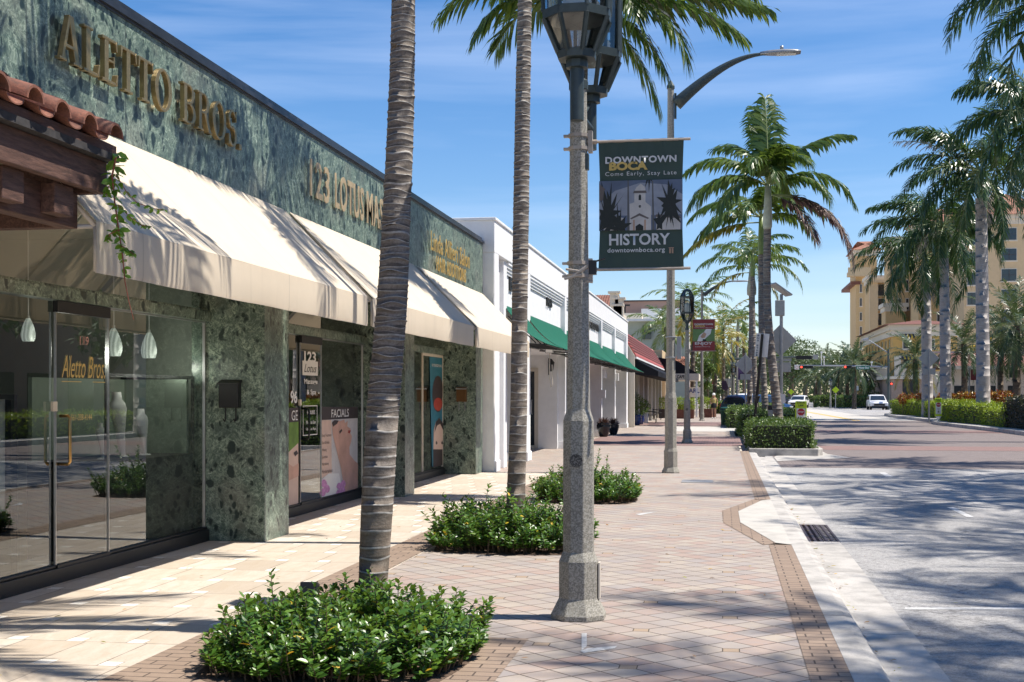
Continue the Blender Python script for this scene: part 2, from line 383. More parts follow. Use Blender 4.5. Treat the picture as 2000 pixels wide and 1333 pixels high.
def trunkmat(name, a, b, c, freq, low=0.0):
    t = NT(name); p = t.pos(); q = t.n('Mapping', {0: p, 3: (1, 1, 6)}); n = t.noise(q, 5, 7, .7, .3); f = t.noise(p, 60, 5, .75)
    blot = t.noise(p, 2.2, 4)
    col = t.ramp(n, [(.28, a), (.5, b), (.75, c)]); col = t.mix(t.ramp(f, [(.34, .55), (.55, 0)]), col, a)
    col = t.mix(t.ramp(blot, [(.5, 0), (.7, .35)]), col, (.30, .24, .18))
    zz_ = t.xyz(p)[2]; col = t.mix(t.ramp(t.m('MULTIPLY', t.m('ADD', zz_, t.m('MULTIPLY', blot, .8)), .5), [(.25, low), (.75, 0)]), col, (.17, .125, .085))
    return t.pbr(col, .85, normal=t.bump(t.m('ADD', f, n), .6, .008), spec=.2)
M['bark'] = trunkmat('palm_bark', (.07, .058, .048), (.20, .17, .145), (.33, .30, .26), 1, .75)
M['barkring'] = plain('palm_ring_scar', (.33, .31, .28), .9, var=.4, scale=22)
M['barkdark'] = plain('palm_ring_dark', (.09, .075, .062), .9, var=.35, scale=22)
M['royalbark'] = trunkmat('royal_palm_bark', (.24, .22, .20), (.38, .35, .33), (.52, .50, .47), 1)
M['datebark'] = trunkmat('date_palm_bark', (.05, .04, .03), (.11, .085, .065), (.2, .16, .12), 1)
M['shaft'] = plain('green_crownshaft', (.14, .20, .05), .45, var=.35, scale=5)
M['shaftpale'] = plain('pale_crownshaft', (.36, .38, .30), .5, var=.2, scale=5)
M['frond'] = leafmat('palm_leaflets', [(.035, .075, .015), (.05, .10, .02), (.075, .13, .025), (.12, .16, .03)], .32, .30, (.30, .42, .05))
M['frondyel'] = leafmat('yellowing_leaflets', [(.10, .13, .02), (.24, .22, .03), (.36, .24, .04)], .4, .3, (.5, .4, .05))
M['frondroyal'] = leafmat('royal_leaflets', [(.020, .047, .016), (.031, .070, .022), (.052, .10, .028)], .3, .18, (.2, .35, .05))
M['frondbrown'] = leafmat('dead_leaflets', [(.07, .035, .025), (.12, .06, .05), (.20, .12, .09)], .5, .1, (.3, .15, .08))
M['frondgrey'] = leafmat('dry_grey_leaflets', [(.20, .16, .12), (.30, .25, .19), (.16, .15, .08)], .5, .1, (.3, .2, .1))
M['date'] = leafmat('date_palm_leaflets', [(.035, .065, .03), (.055, .09, .04), (.09, .12, .05)], .35, .15, (.25, .35, .08))
M['rachis'] = plain('palm_rachis', (.22, .26, .10), .5, var=.2)
M['shrub'] = leafmat('glossy_shrub_leaves', [(.028, .078, .012), (.05, .125, .018), (.085, .185, .024), (.15, .26, .035)], .33, .24, (.3, .45, .05))
M['shrubyel'] = leafmat('yellow_shrub_leaves', [(.55, .42, .03), (.65, .38, .03)], .4, .2, (.6, .5, .05))
M['hedge'] = leafmat('hedge_leaves', [(.035, .07, .018), (.06, .11, .022), (.09, .15, .03), (.15, .21, .04)], .4, .2)
M['hedgelime'] = leafmat('lime_hedge_leaves', [(.12, .18, .012), (.22, .32, .015), (.36, .46, .02)], .4, .25, (.5, .6, .05))
M['hedgedark'] = leafmat('dark_hedge_leaves', [(.02, .025, .015), (.04, .035, .02), (.07, .05, .03)], .4, .1)
M['croton'] = leafmat('croton_leaves', [(.25, .02, .01), (.45, .07, .01), (.08, .07, .01), (.55, .32, .03), (.03, .06, .01), (.2, .03, .02)], .35, .15, (.5, .2, .02))
M['oak'] = leafmat('tree_leaves', [(.025, .045, .018), (.04, .07, .025), (.065, .10, .035), (.09, .13, .05)], .5, .15)
M['pine'] = leafmat('bushy_leaves', [(.06, .12, .02), (.12, .2, .03), (.2, .28, .05)], .4, .2)
M['vine'] = leafmat('vine_leaves', [(.09, .2, .02), (.15, .3, .03), (.2, .36, .04)], .35, .35, (.4, .6, .05))
M['twig'] = plain('twig', (.12, .085, .05), .8, var=.3)
M['redtwig'] = plain('red_stem', (.30, .10, .06), .7, var=.2)
M['soil'] = plain('soil_mulch', (.10, .065, .045), .95, var=.5, scale=40, bump=.6, bscale=50)
# ---------------------------------------------------------------- leaves, palms, text
rng = np.random.default_rng(7)
OV = np.array([(0,0,0),(.3,-.42,.10),(.68,-.38,.08),(1,0,-.08),(.68,.38,.08),(.3,.42,.10),(.3,0,0),(.68,0,-.02)])
OVF = [(0,1,6),(1,2,7,6),(2,3,7),(3,4,7),(4,5,6,7),(5,0,6)]
DI = np.array([(0,0,0),(.45,-.5,.08),(1,0,0),(.45,.5,.08)]); DIF = [(0,1,2),(0,2,3)]
SL = np.array([(0,-.5,0),(0,.5,0),(.5,.45,.0),(.5,-.45,.0),(1,.0,0)]); SLF = [(0,1,2,3),(3,2,4)]
def nrm(a): return a/np.maximum(np.linalg.norm(a, axis=1, keepdims=True), 1e-9)
def put_leaves(mb, C, D, N, L, W, tpl=OV, tf=OVF):
    n = len(C)
    if n == 0: return
    D = nrm(D); S = nrm(np.cross(D, N)); N2 = np.cross(S, D)
    L = np.broadcast_to(np.asarray(L, float), (n,)); W = np.broadcast_to(np.asarray(W, float), (n,))
    V = C[:, None] + tpl[None, :, 0:1]*L[:, None, None]*D[:, None] + tpl[None, :, 1:2]*W[:, None, None]*S[:, None] + tpl[None, :, 2:3]*W[:, None, None]*N2[:, None]
    k = len(tpl); b = len(mb.v)
    mb.v += V.reshape(-1, 3).tolist()
    for i in range(n):
        o = b+i*k
        for f in tf: mb.f.append([o+j for j in f])
    mb.m += [mb.cm]*(n*len(tf))
def frond(mb, rb, o, az, el, length, droop, nl, ll, lw, hang=.5, plume=0.0, rr=.022, start=.16, seg=3, vee=.25, rs=None, gapp=.0, twist=0.0):
    rs = rs or random
    n = 14; pts = [np.array(o, float)]; e = el
    side = np.array([-math.sin(az), math.cos(az), 0.0]); dirs = []
    for i in range(n):
        t = i/(n-1); ee = el - droop*(t**1.25)
        d = np.array([math.cos(az)*math.cos(ee), math.sin(az)*math.cos(ee), math.sin(ee)]); dirs.append(d)
        pts.append(pts[-1] + d*length/n)
    dirs.append(dirs[-1]); pts = np.array(pts); dirs = np.array(dirs)
    rb.tube([tuple(p) for p in pts[::2]]+[tuple(pts[-1])], [rr*(1-.9*i/8) for i in range(len(pts[::2])+1)], 5)
    T = np.linspace(start, .99, nl); idx = T*n; i0 = np.minimum(idx.astype(int), n-1); fr = (idx-i0)[:, None]
    P = pts[i0]*(1-fr)+pts[i0+1]*fr; D = nrm(dirs[i0]*(1-fr)+dirs[i0+1]*fr)
    for sg in (-1, 1):
        keep = np.array([rs.random() >= gapp for _ in T])
        Pk, Dk, Tk = P[keep], D[keep], T[keep]; m = len(Tk)
        up = nrm(np.cross(Dk, np.tile(side, (m, 1)))*1.0); up *= np.where(up[:, 2:3] < 0, -1, 1)
        roll = vee + plume*np.array([rs.uniform(-1, 1) for _ in Tk]) 
        lat = side[None]*sg*np.cos(roll)[:, None] + up*np.sin(roll)[:, None]
        al = np.radians(62 - 34*Tk) + np.array([rs.uniform(-.10, .10) for _ in Tk])
        LD = nrm(Dk*np.cos(al)[:, None] + lat*np.sin(al)[:, None])
        LL = ll*(.45+.55*np.sin(np.pi*np.minimum(1, (Tk-start)/(1-start)*.86+.12)))*np.array([rs.uniform(.85, 1.1) for _ in Tk])
        # leaflet = strip bending down
        q = Pk.copy(); dcur = LD.copy(); b = len(mb.v); rows = []
        wside = nrm(np.cross(LD, up)); 
        wdir = nrm(Dk*.75+wside*.2)
        ws = [.55, 1.0, .8, .0] if seg == 3 else [.7, 1.0, .0]
        h = hang*np.array([rs.uniform(.6, 1.4) for _ in Tk])
        for k in range(seg+1):
            wv = wdir*lw*.5*ws[k]
            if k == seg: rows.append(np.stack([q], 1))
            else: rows.append(np.stack([q-wv, q+wv], 1))
            dcur = nrm(dcur + np.array([0, 0, -1.0])[None]*h[:, None]*(1/seg)*(.5+k))
            q = q + dcur*(LL/seg)[:, None]
        V = np.concatenate(rows, 1); kk = V.shape[1]
        mb.v += V.reshape(-1, 3).tolist()
        for i in range(m):
            o_ = b+i*kk
            for k in range(seg-1): mb.f.append([o_+2*k, o_+2*k+1, o_+2*k+3, o_+2*k+2])
            k = seg-1; mb.f.append([o_+2*k, o_+2*k+1, o_+2*k+2])
        mb.m += [mb.cm]*(m*seg)
def trunk_mesh(mb, pts, rads, ring=.08, nseg=22, amp=.05, rs=random, rings=True):
    "bent trunk with ring scars: pts at increasing z"
    P = [Vector(p) for p in pts]; L = [0]
    for a, b in zip(P, P[1:]): L.append(L[-1]+(b-a).length)
    def at(s):
        s = min(max(s, 0), L[-1]-1e-6)
        for i in range(len(P)-1):
            if s <= L[i+1]:
                t = (s-L[i])/(L[i+1]-L[i]); tt = t
                # catmull-rom for smooth bends
                p0 = P[max(i-1, 0)]; p1 = P[i]; p2 = P[i+1]; p3 = P[min(i+2, len(P)-1)]
                q = .5*((2*p1)+(p2-p0)*tt+(2*p0-5*p1+4*p2-p3)*tt*tt+(3*p1-p0-3*p2+p3)*tt**3)
                return q, rads[i]*(1-t)+rads[i+1]*t
    s = 0.0; rows = []
    while s < L[-1]:
        rg = ring(s/L[-1]) if callable(ring) else ring
        rg *= rs.uniform(.7, 1.3); ph = rs.uniform(0, 6.28); wk = .28 if rg > .055 else 1; am = rs.uniform(.05, .3)*rg*wk; am2 = rs.uniform(0, .22)*rg*wk; ph2 = rs.uniform(0, 6.28)
        ex = amp*rs.uniform(.6, 1.4)*(.45 if wk < 1 else 1)
        th_ = .010 if rg > .05 else rg*.11; prof = [(0, 1.0, 0), (rg-th_*2.2, 1+ex*.35, 0), (rg-th_*1.6, 1+ex, 1), (rg-th_*.4, 1+ex, 1)]
        for dz, k, mi in prof: rows.append((s+dz, k, mi, ph, am, am2, ph2))
        s += rg
    vs = []; 
    for (s_, k, mi, ph, am, am2, ph2) in rows:
        for j in range(nseg):
            g = 2*math.pi*j/nseg; ss = s_ + am*math.sin(g+ph) + am2*math.sin(3*g+ph2)
            c, r = at(ss); rr = r*(1+(k-1)*(.7+.5*math.sin(2*g+ph)))
            vs.append((c.x+rr*math.cos(g), c.y+rr*math.sin(g), c.z))
    b = len(mb.v); mb.v += vs
    for i in range(len(rows)-1):
        mi = 1 if (rows[i][2] and rows[i+1][2]) else (2 if (rows[i][2] == 1 or rows[i+1][2] == 1) and rows[i][2] > rows[i+1][2] else 0)
        for j in range(nseg):
            j2 = (j+1) % nseg; mb.f.append([b+i*nseg+j, b+i*nseg+j2, b+(i+1)*nseg+j2, b+(i+1)*nseg+j]); mb.m.append(mi)
def text(s, p0, xd, up, width, height, mat, name='lettering', parent=None, depth=.0, bold=.0, shear=0.0, sp=1.0, size_only=False, keep=False, **kw):
    cu = bpy.data.curves.new(name, 'FONT'); cu.body = s; cu.size = 1; cu.offset = bold; cu.extrude = .5 if depth else 0; cu.shear = shear
    cu.space_character = sp; cu.resolution_u = 3
    tmp = bpy.data.objects.new('t', cu); link(tmp); dg = bpy.context.evaluated_depsgraph_get(); dg.update()
    me = bpy.data.meshes.new_from_object(tmp.evaluated_get(dg)); bpy.data.objects.remove(tmp)
    n = len(me.vertices); a = np.empty(n*3); me.vertices.foreach_get('co', a); a = a.reshape(-1, 3)
    mn = a.min(0); mxx = a.max(0); sx = width/(mxx[0]-mn[0]); sy = height/(mxx[1]-mn[1])
    if keep: sx = sy = min(sx, sy)
    xd = np.array(Vector(xd).normalized()); up = np.array(Vector(up).normalized()); nn = np.cross(xd, up)
    q = np.array(p0)[None] + ((a[:, 0]-mn[0])*sx)[:, None]*xd + ((a[:, 1]-mn[1])*sy)[:, None]*up + (((a[:, 2]+.5)*depth) if depth else np.zeros(n))[:, None]*nn
    o = np.array(wloc(parent)) if parent else np.array(p0)
    me.vertices.foreach_set('co', (q-o).reshape(-1)); me.materials.clear(); me.materials.append(mat); me.update(); me.name = name
    ob = link(bpy.data.objects.new(name, me))
    if parent: ob.parent = parent
    else: ob.location = tuple(o)
    return tag(ob, **kw)
# ---------------------------------------------------------------- ground
def sheet(name, pts, z, mat, kind='structure', **k):
    mb = MB(); mb.poly([(x, y, z) for x, y in pts]); return mb.build(name, mat, kind=kind, **k)
def ccw(pts):
    a = sum(p[0]*q[1]-q[0]*p[1] for p, q in zip(pts, pts[1:]+pts[:1])); return pts if a > 0 else pts[::-1]
ZR = -0.13
def far_ground():
    sheet('ground', [(-2500, -300), (2500, -300), (2500, 4000), (-2500, 4000)], ZR-.05, M['landing'])
far_ground()
sheet('road', [(1.15, -30), (60, -30), (60, 900), (1.15, 900)], ZR, M['asphalt'])
YC0, YC1 = G(1700, 915, ZR)[1], G(1700, 822, ZR)[1]
sheet('brick_crossing', [(1.35, YC0), (34, YC0), (34, YC1), (1.35, YC1)], ZR+.004, M['crossbrick'])
for a, b in ((880, 872), (846, 841)):
    y0 = G(1700, a, ZR)[1]; y1 = G(1700, b, ZR)[1]
    sheet('crossing_border', [(3.1, y0), (34, y0), (34, y1), (3.1, y1)], ZR+.008, M['redbrick'])
sheet('far_road', [(1.4, YC1), (11.6, YC1), (11.6, 700), (1.4, 700)], ZR+.004, M['landing'])
# sidewalk: travertine strip, pavers, brown band
XT = -2.92
def sidewalk():
    mb = MB()
    mb.poly([(XT, -30, 0), (.47, -30, 0), (.47, 900, 0), (XT, 900, 0)]); mb.build('sidewalk', M['paver'], kind='structure')
    mb = MB(); mb.box(-9.5, XT, -30, 25.5, -.1, 0.0); mb.build('travertine_paving', M['trav'], kind='structure')
    mb = MB(); mb.box(-9.5, XT, 25.5, 260, -.1, -.002); mb.build('shopfront_paving', M['paver'], kind='structure')
    mb = MB(); mb.poly([(XT-.42, -30, .004), (XT-.02, -30, .004), (XT-.02, 25, .004), (XT-.42, 25, .004)])
    mb.build('brick_band', M['brownbrick'], kind='structure')
sidewalk()
def band_at(y0, y1, x0=-4.5, x1=.6, m='redbrick', z=.004, name='brick_band'):
    sheet(name, [(x0, y0), (x1, y0), (x1, y1), (x0, y1)], z, M[m])
for by in (7.75,): band_at(by-1.35, by+.30, x0=-2.94, x1=-1.22, m='brownbrick', z=.0045)
band_at(G(1300, 871)[1], G(1300, 853)[1]); band_at(G(1300, 843)[1], G(1300, 834)[1], m='landing', x0=-2.5, x1=1.0, name='concrete_band'); band_at(G(1300, 832)[1], G(1300, 825)[1])
# brown band beside the kerb with its detour round the landing
o_ = [G(*p) for p in [(1475,975),(1410,998.5),(1413,1022),(1491,1065.6)]]; i_ = [G(*p) for p in [(1487.7,978.6),(1442,1000),(1446,1022),(1515,1062)]]
YA, YB = G(1500, 977)[1], G(1520, 1065)[1]
mb = MB()
mb.poly([(.47, -30, .004), (.70, -30, .004), (.70, YB, .004), (.47, YB, .004)])
mb.poly([(.47, YA, .004), (.70, YA, .004), (.70, 36.2, .004), (.47, 36.2, .004)])
for k in range(3): mb.poly([(*q, .004) for q in ccw([o_[k], o_[k+1], i_[k+1], i_[k]])])
mb.build('brick_band', M['brownbrick'], kind='structure')
mb = MB(); mb.poly([(*q, .008) for q in ccw([(.70, YB), i_[3], i_[2], i_[1], i_[0], (.70, YA)])]); mb.build('concrete_landing', M['landing'], kind='structure')
# kerb and gutter profile, with joints
KP = [(.70, -.3), (.70, .006), (.84, .004), (.90, -.012), (.945, -.09), (.97, -.118), (1.315, ZR+.012), (1.33, -.3)]
def kerb_run(y0, y1):
    mb = MB(); y = y0
    while y < y1:
        e = min(y+3.05, y1)
        a = [(x, y+.004, z) for x, z in KP]; b = [(x, e-.004, z) for x, z in KP]
        n = len(KP); mb.add(a+b, [(i, n+i, n+i+1, i+1) for i in range(n-1)][::1] + [list(range(n)), list(range(2*n-1, n-1, -1))])
        y = e
    mb.build('kerb', M['kerb'], kind='structure')
kerb_run(-6, 9.42)
YG0, YG1 = G(1590, 1060, ZR)[1], G(1605, 1027, ZR)[1]
kerb_run(9.42, YG0)
# kerb beside the grate (no pan)
mb = MB(); KQ = KP[:6]+[(.97, -.3)]; n = len(KQ)
mb.add([(x, YG0, z) for x, z in KQ]+[(x, YG1, z) for x, z in KQ], [(i, n+i, n+i+1, i+1) for i in range(n-1)])
mb.build('kerb', M['kerb'], kind='structure')
kerb_run(YG1, 35.4)
gr = thing('drain_grate', 'rusty iron grate set in the concrete gutter beside the kerb', 'drain grate', (1.17, (YG0+YG1)/2, ZR))
mb = MB(); xs = np.linspace(.985, 1.31, 6)
for i, x in enumerate(xs): mb.box(x-.014, x+.014, YG0, YG1, ZR-.03, ZR+.012)
k = 12
for i in range(k+1):
    y = YG0+(YG1-YG0)*i/k; mb.box(.98, 1.315, y-.012, y+.012, ZR-.03, ZR+.0095)
mb.build('grate_bars', M['rust'] if 'rust' in M else plain('cast_iron', (.10, .075, .08), .6, .6, var=.4, scale=20), gr)
mb = MB(); mb.poly([(.97, YG0, ZR-.045), (1.33, YG0, ZR-.045), (1.33, YG1, ZR-.045), (.97, YG1, ZR-.045)]); mb.build('drain_pit', M['black'], gr)
# parking and lane marks
def mark(pts, z=ZR+.004): return sheet('road_marking', ccw([G(*p, ZR) for p in pts]), z, M['whitepaint'])
mark([(1766, 1192), (1768, 1187.5), (2400, 1187.5), (2400, 1192)]); mark([(1848, 991), (1862, 991), (1903, 1011), (1888, 1011)]); mark([(1716, 923.5), (1729, 923.5), (1745, 932), (1731, 932)])
# yellow centre line far away
M['yellow'] = plain('yellow_paint', (.70, .42, .06), .7, var=.1)
for dx in (0, .3): sheet('road_marking', ccw([(8.6+dx, 88), (8.78+dx, 88), (6.4+dx, 400), (6.2+dx, 400)]), ZR+.01, M['yellow'])
mb = MB()
for p in ((1140, 1258, 8, 34), ):
    pass
pa = [(1136, 1238), (1146, 1238), (1146, 1263), (1136, 1272)]; pb = [(1133, 1273), (1147, 1268), (1206, 1263), (1200, 1268), (1140, 1277)]
for i, q in enumerate((pa, pb)): mb.poly([(*c, .003+.001*i) for c in ccw([G(*c) for c in q])])
mb.build('paint_mark', M['whitepaint'], kind='structure')
mb = MB(); mb.poly([(*c, .003) for c in ccw([G(*c) for c in [(1240, 1005), (1262, 1002), (1284, 1000), (1262, 1004.5), (1250, 1007)]])]); mb.build('paint_mark', M['whitepaint'], kind='structure')
mb = MB(); c = G(1362, 941); mb.box(c[0]-.28, c[0]+.28, c[1]-.35, c[1]+.35, -.02, .008); tag(mb.build('utility_cover', plain('cast_cover', (.33, .32, .31), .5, .3), origin=(*c, 0)), 'pale rectangular utility cover set flush in the brick sidewalk', 'cover')
# litter
mb = MB(); rs = random.Random(3)
C = []; 
for i in range(260):
    u = rs.random()
    if u < .42: C.append((rs.gauss(1.0, .05), rs.uniform(5.5, 20), -.105 + 0))
    elif u < .62: C.append((rs.uniform(1.4, 5), rs.uniform(5, 26), ZR+.012))
    else: C.append((rs.uniform(-5.2, .4), rs.uniform(5.5, 16), .012))
C = np.array(C); n = len(C); A = rng.uniform(0, 6.28, n)
D = np.stack([np.cos(A), np.sin(A), rng.uniform(-.2, .2, n)], 1); N = np.stack([rng.normal(0, .4, n), rng.normal(0, .4, n), np.ones(n)], 1)
put_leaves(mb, C, D, N, rng.uniform(.02, .06, n), rng.uniform(.008, .022, n))
mb.build('fallen_leaves', leafmat('fallen_leaves', [(.30, .14, .05), (.42, .26, .10), (.16, .09, .05), (.3, .32, .06), (.5, .3, .06)], .6, .05), kind='stuff')
# ---------------------------------------------------------------- marble storefront building
XF, XG = -4.79, -5.46      # facade and glass planes
st = thing('marble_storefront', 'single storey shop building clad in green marble behind the cream awnings', 'building', (XF, 16, 0))
YE = 25.42; ZT = 4.62
mb = MB(); mb.box(XF-.12, XF, -14, YE, 3.42, ZT); mb.build('marble_fascia', M['marble'], st)
mb = MB(); mb.box(XF-.2, XF+.035, -14, YE+.03, ZT, ZT+.045); mb.box(XF-.2, XF+.012, -14, YE+.02, ZT-.02, ZT-.0005)
mb.box(XF-.2, XF-.02, -14, YE+.02, ZT+.0455, ZT+.12); mb.build('roof_coping', M['coping'], st)
mb = MB(); mb.box(-14, XF-.21, -14, YE, 4.3, 4.4); mb.build('roof', M['landing'], st)
mb = MB(); mb.box(XG-.12, XF-.125, -14, YE, 3.42, 3.52); mb.build('soffit', M['cream_light'], st)
PIL = [(12.95, 13.72), (19.02, 19.62), (24.70, 25.40)]
for a, b in PIL:
    mb = MB(); mb.box(XG-.15, XF, a, b, 0, 3.415); mb.build('marble_pillar', M['marble'], st, bevel=.006)
mb = MB(); mb.box(-11, XG-.16, -14, YE, -.02, .02); mb.build('shop_floor', M['intfloor'], st)
mb = MB()
mb.box(-11.1, -11, -14, YE, 0, 3.4); mb.box(-11, XG-.16, -14, YE, 3.3, 3.38)
for y in (4.5, 13.4, 19.3, 25.2): mb.box(-11, XG-.16, y-.08, y+.08, .02, 3.3)
mb.build('interior_walls', M['interior'], st)
LW = 2.34
for a, b in ((4.4, 12.95), (13.72, 19.02), (19.62, 24.7)):
    mb = MB(); mb.box(XG-.08, XG+.07, a, b, LW, LW+.10); mb.box(XG-.06, XG+.04, a, b, LW+.1005, LW+.125); mb.build('marble_lintel', M['marble'], st)
    mb = MB(); mb.box(XG-.07, XG+.055, a, b, 0, .125); mb.box(XG-.05, XG+.03, a, b, .1255, .15); mb.build('threshold', M['black'], st, bevel=.005)
def pane(y0, y1, z0, z1, x=XG, name='glass_panel', m='glass'):
    mb = MB(); mb.poly([(x, y0, z0), (x, y1, z0), (x, y1, z1), (x, y0, z1)]); return mb.build(name, M[m], st)
def frame(y0, y1, z0, z1, t=.02, x=XG, m='steel', nm='glass_frame'):
    mb = MB(); mb.box(x-.015, x+.015, y0, y0+t, z0, z1); mb.box(x-.015, x+.015, y1-t, y1, z0, z1); mb.box(x-.0145, x+.0145, y0+t, y1-t, z1-t, z1)
    return mb.build(nm, M[m], st)
# shop 1
D1 = (DY(103, XG), DY(207, XG))
pane(4.4, D1[0]-.01, .15, LW); pane(D1[1]+.012, 12.94, .15, LW); pane(4.4, 8.7, LW+.125, 3.42); pane(8.71, 11.0, LW+.125, 3.42); pane(11.01, 12.94, LW+.125, 3.42)
def door(y0, y1, head, dark='black', handle_y=None, hm='brass'):
    d = pane(y0, y1, .04, LW-.02, XG+.02, 'door')
    mb = MB(); mb.box(XG, XG+.045, y0, y1, LW-.10, LW-.005); mb.build('door_header', M[head], d)
    mb = MB(); mb.box(XG+.005, XG+.045, y0, y1, .03, .15); mb.build('door_rail', M['black'], d)
    for y in (y0, y1):
        mb = MB(); mb.box(XG+.012, XG+.03, y-.006, y+.006, .15, LW-.1); mb.build('door_edge', M['steel'], d)
    hy = y0+.08 if handle_y is None else handle_y
    for sx in (.075,):
        mb = MB(); mb.tube([(XG+.02, hy, .98), (XG+.02+sx, hy, .98), (XG+.035+sx, hy, 1.0), (XG+.035+sx, hy, 1.36), (XG+.02+sx, hy, 1.38), (XG+.02, hy, 1.38)], .013, 8)
        mb.build('door_handle', M[hm], d, smooth=True)
    mb = MB(); mb.box(XG+.021, XG+.045, y0-.07, y0-.005, 1.42, 1.50); mb.build('lock_plate', M['trim'], d)
    return d
d1 = door(D1[0], D1[1], 'darkmetal')
def T(s, y0, y1, z0, z1, m, x=None, **k):
    kw = dict(parent=st, name='sign_lettering'); kw.update(k)
    return text(s, (XG+.026 if x is None else x, y0, z0), (0, 1, 0), (0, 0, 1), y1-y0, z1-z0, M[m], **kw)
M['goldleaf'] = plain('gold_leaf', (.66, .47, .16), .5, .3, var=.1); M['signwhite'] = plain('sign_white', (.78, .76, .72), .6, var=.03)
M['redvinyl'] = plain('pink_red_vinyl', (.5, .25, .22), .6)
def onplane(px, py, X=XG): y = DY(px, X); return y, ZP(py, X, y)
y0, z0 = onplane(115, 738); y1, z1 = onplane(200, 697)
T('Aletto Bros.', y0, y1, z0, z0+.19, 'goldleaf', parent=d1, shear=.35, name='door_lettering')
mb = MB(); mb.box(XG+.024, XG+.027, y0, y0+.33, z0-.035, z0-.028); mb.box(XG+.024, XG+.027, y1-.22, y1, z0-.035, z0-.028); mb.build('underline', M['goldleaf'], d1)
y0, z0 = onplane(133, 822); y1, z1 = onplane(174, 810); T('561-338-4144', y0, y1, z0, z0+.052, 'goldleaf', parent=d1, name='door_lettering', shear=.1)
y0, z0 = onplane(151, 674); y1, z1 = onplane(168, 655); T('119', y0, y1, z0, z0+.075, 'redvinyl', parent=d1, name='door_lettering')
frame(D1[1]+.012, 12.94, .15, LW, .016)
# shop 1 window display: plinth, case lit by fill lights, busts
dc = thing('display_case', 'dark framed jewellery display case behind the glass with white bust stands', 'display case', (-6.0, 11.9, 0))
mb = MB(); mb.box(-6.35, -5.55, 10.95, 12.85, .02, .93); mb.build('plinth', M['intdark'], dc)  # dark box standing in for the pillar's reflection below the case
mb = MB(); mb.box(-6.34, -6.30, 10.95, 12.85, .94, 1.72); mb.box(-6.299, -5.6, 12.8, 12.85, .94, 1.72); mb.build('case_back', plain('case_backing', (.26, .32, .26), .7, var=.15, scale=3), dc)
mb = MB(); mb.box(-5.58, -5.54, 10.92, 12.87, 1.721, 1.755); mb.box(-6.36, -5.581, 12.83, 12.87, 1.721, 1.755); mb.box(-5.57, -5.54, 12.84, 12.87, .931, 1.72); mb.box(-5.57, -5.54, 10.92, 10.95, .931, 1.72); mb.box(-6.36, -5.54, 10.92, 12.87, .9305, .939); mb.build('case_frame', M['black'], dc)
def bust(y, s, x, lab):
    b = thing('necklace_bust', lab, 'display bust', (x, y, .94), 'white necklace busts in the shop window')
    mb = MB(); n = 11
    for i in range(n): pass
    vs = []; prof = [(.0, .05, .02), (.10, .055, .03), (.25, .075, .04), (.40, .11, .06), (.52, .16, .07), (.58, .15, .06), (.62, .07, .05), (.70, .055, .05)]
    m = 14
    for h, wd, dp in prof:
        for k in range(m):
            g = 2*math.pi*k/m; lean = -.10+.30*(1-h/.7)
            vs.append((x+dp*math.sin(g)*s, y+(wd*math.cos(g)-.10+lean*.5)*s, .94+h*s))
    fs = [(i*m+k, i*m+(k+1) % m, (i+1)*m+(k+1) % m, (i+1)*m+k) for i in range(len(prof)-1) for k in range(m)] + [[(len(prof)-1)*m+k for k in range(m)], list(range(m))[::-1]]
    mb.add(vs, fs); mb.build('bust_form', M['tilewhite'], b, smooth=True)
    mb = MB(); mb.lathe([(.06, .0), (.05, .012)], (x, y, .941), 12); mb.build('stand', M['tilewhite'], b)
bust(11.95, .92, -5.9, 'tall white leaning necklace bust in the jewellery display case'); bust(12.35, .68, -5.85, 'shorter white necklace bust right of the tall one in the case'); bust(11.45, .5, -5.85, 'small white necklace bust low at the left of the display case')
dc2 = thing('display_case', 'white display counter seen through the glass left of the shop door', 'display case', (-6.1, 8.6, 0))
mb = MB(); mb.box(-6.4, -5.7, 6.4, 9.5, .62, 1.52); mb.build('counter_body', M['tilewhite'], dc2)
mb = MB(); mb.box(-6.45, -5.65, 6.35, 9.6, 1.521, 1.56); mb.box(-6.45, -5.65, 9.501, 9.6, .02, 1.52); mb.build('counter_frame', M['black'], dc2)
mb = MB(); mb.box(-6.35, -5.8, 6.4, 9.49, .02, .619); mb.build('plinth', M['intdark'], dc2)
def ribshade():
    t = NT('ribbed_white_shade'); w_ = t.n('TexWave', {'Vector': t.pos(), 'Scale': 9.0, 'Distortion': 2.0}); c = t.ramp(w_, [(.2, (.45, .50, .46)), (.8, (.80, .86, .80))]); return t.pbr(c, .35, **{'Emission Color': c, 'Emission Strength': .30})
M['ribglass'] = ribshade()
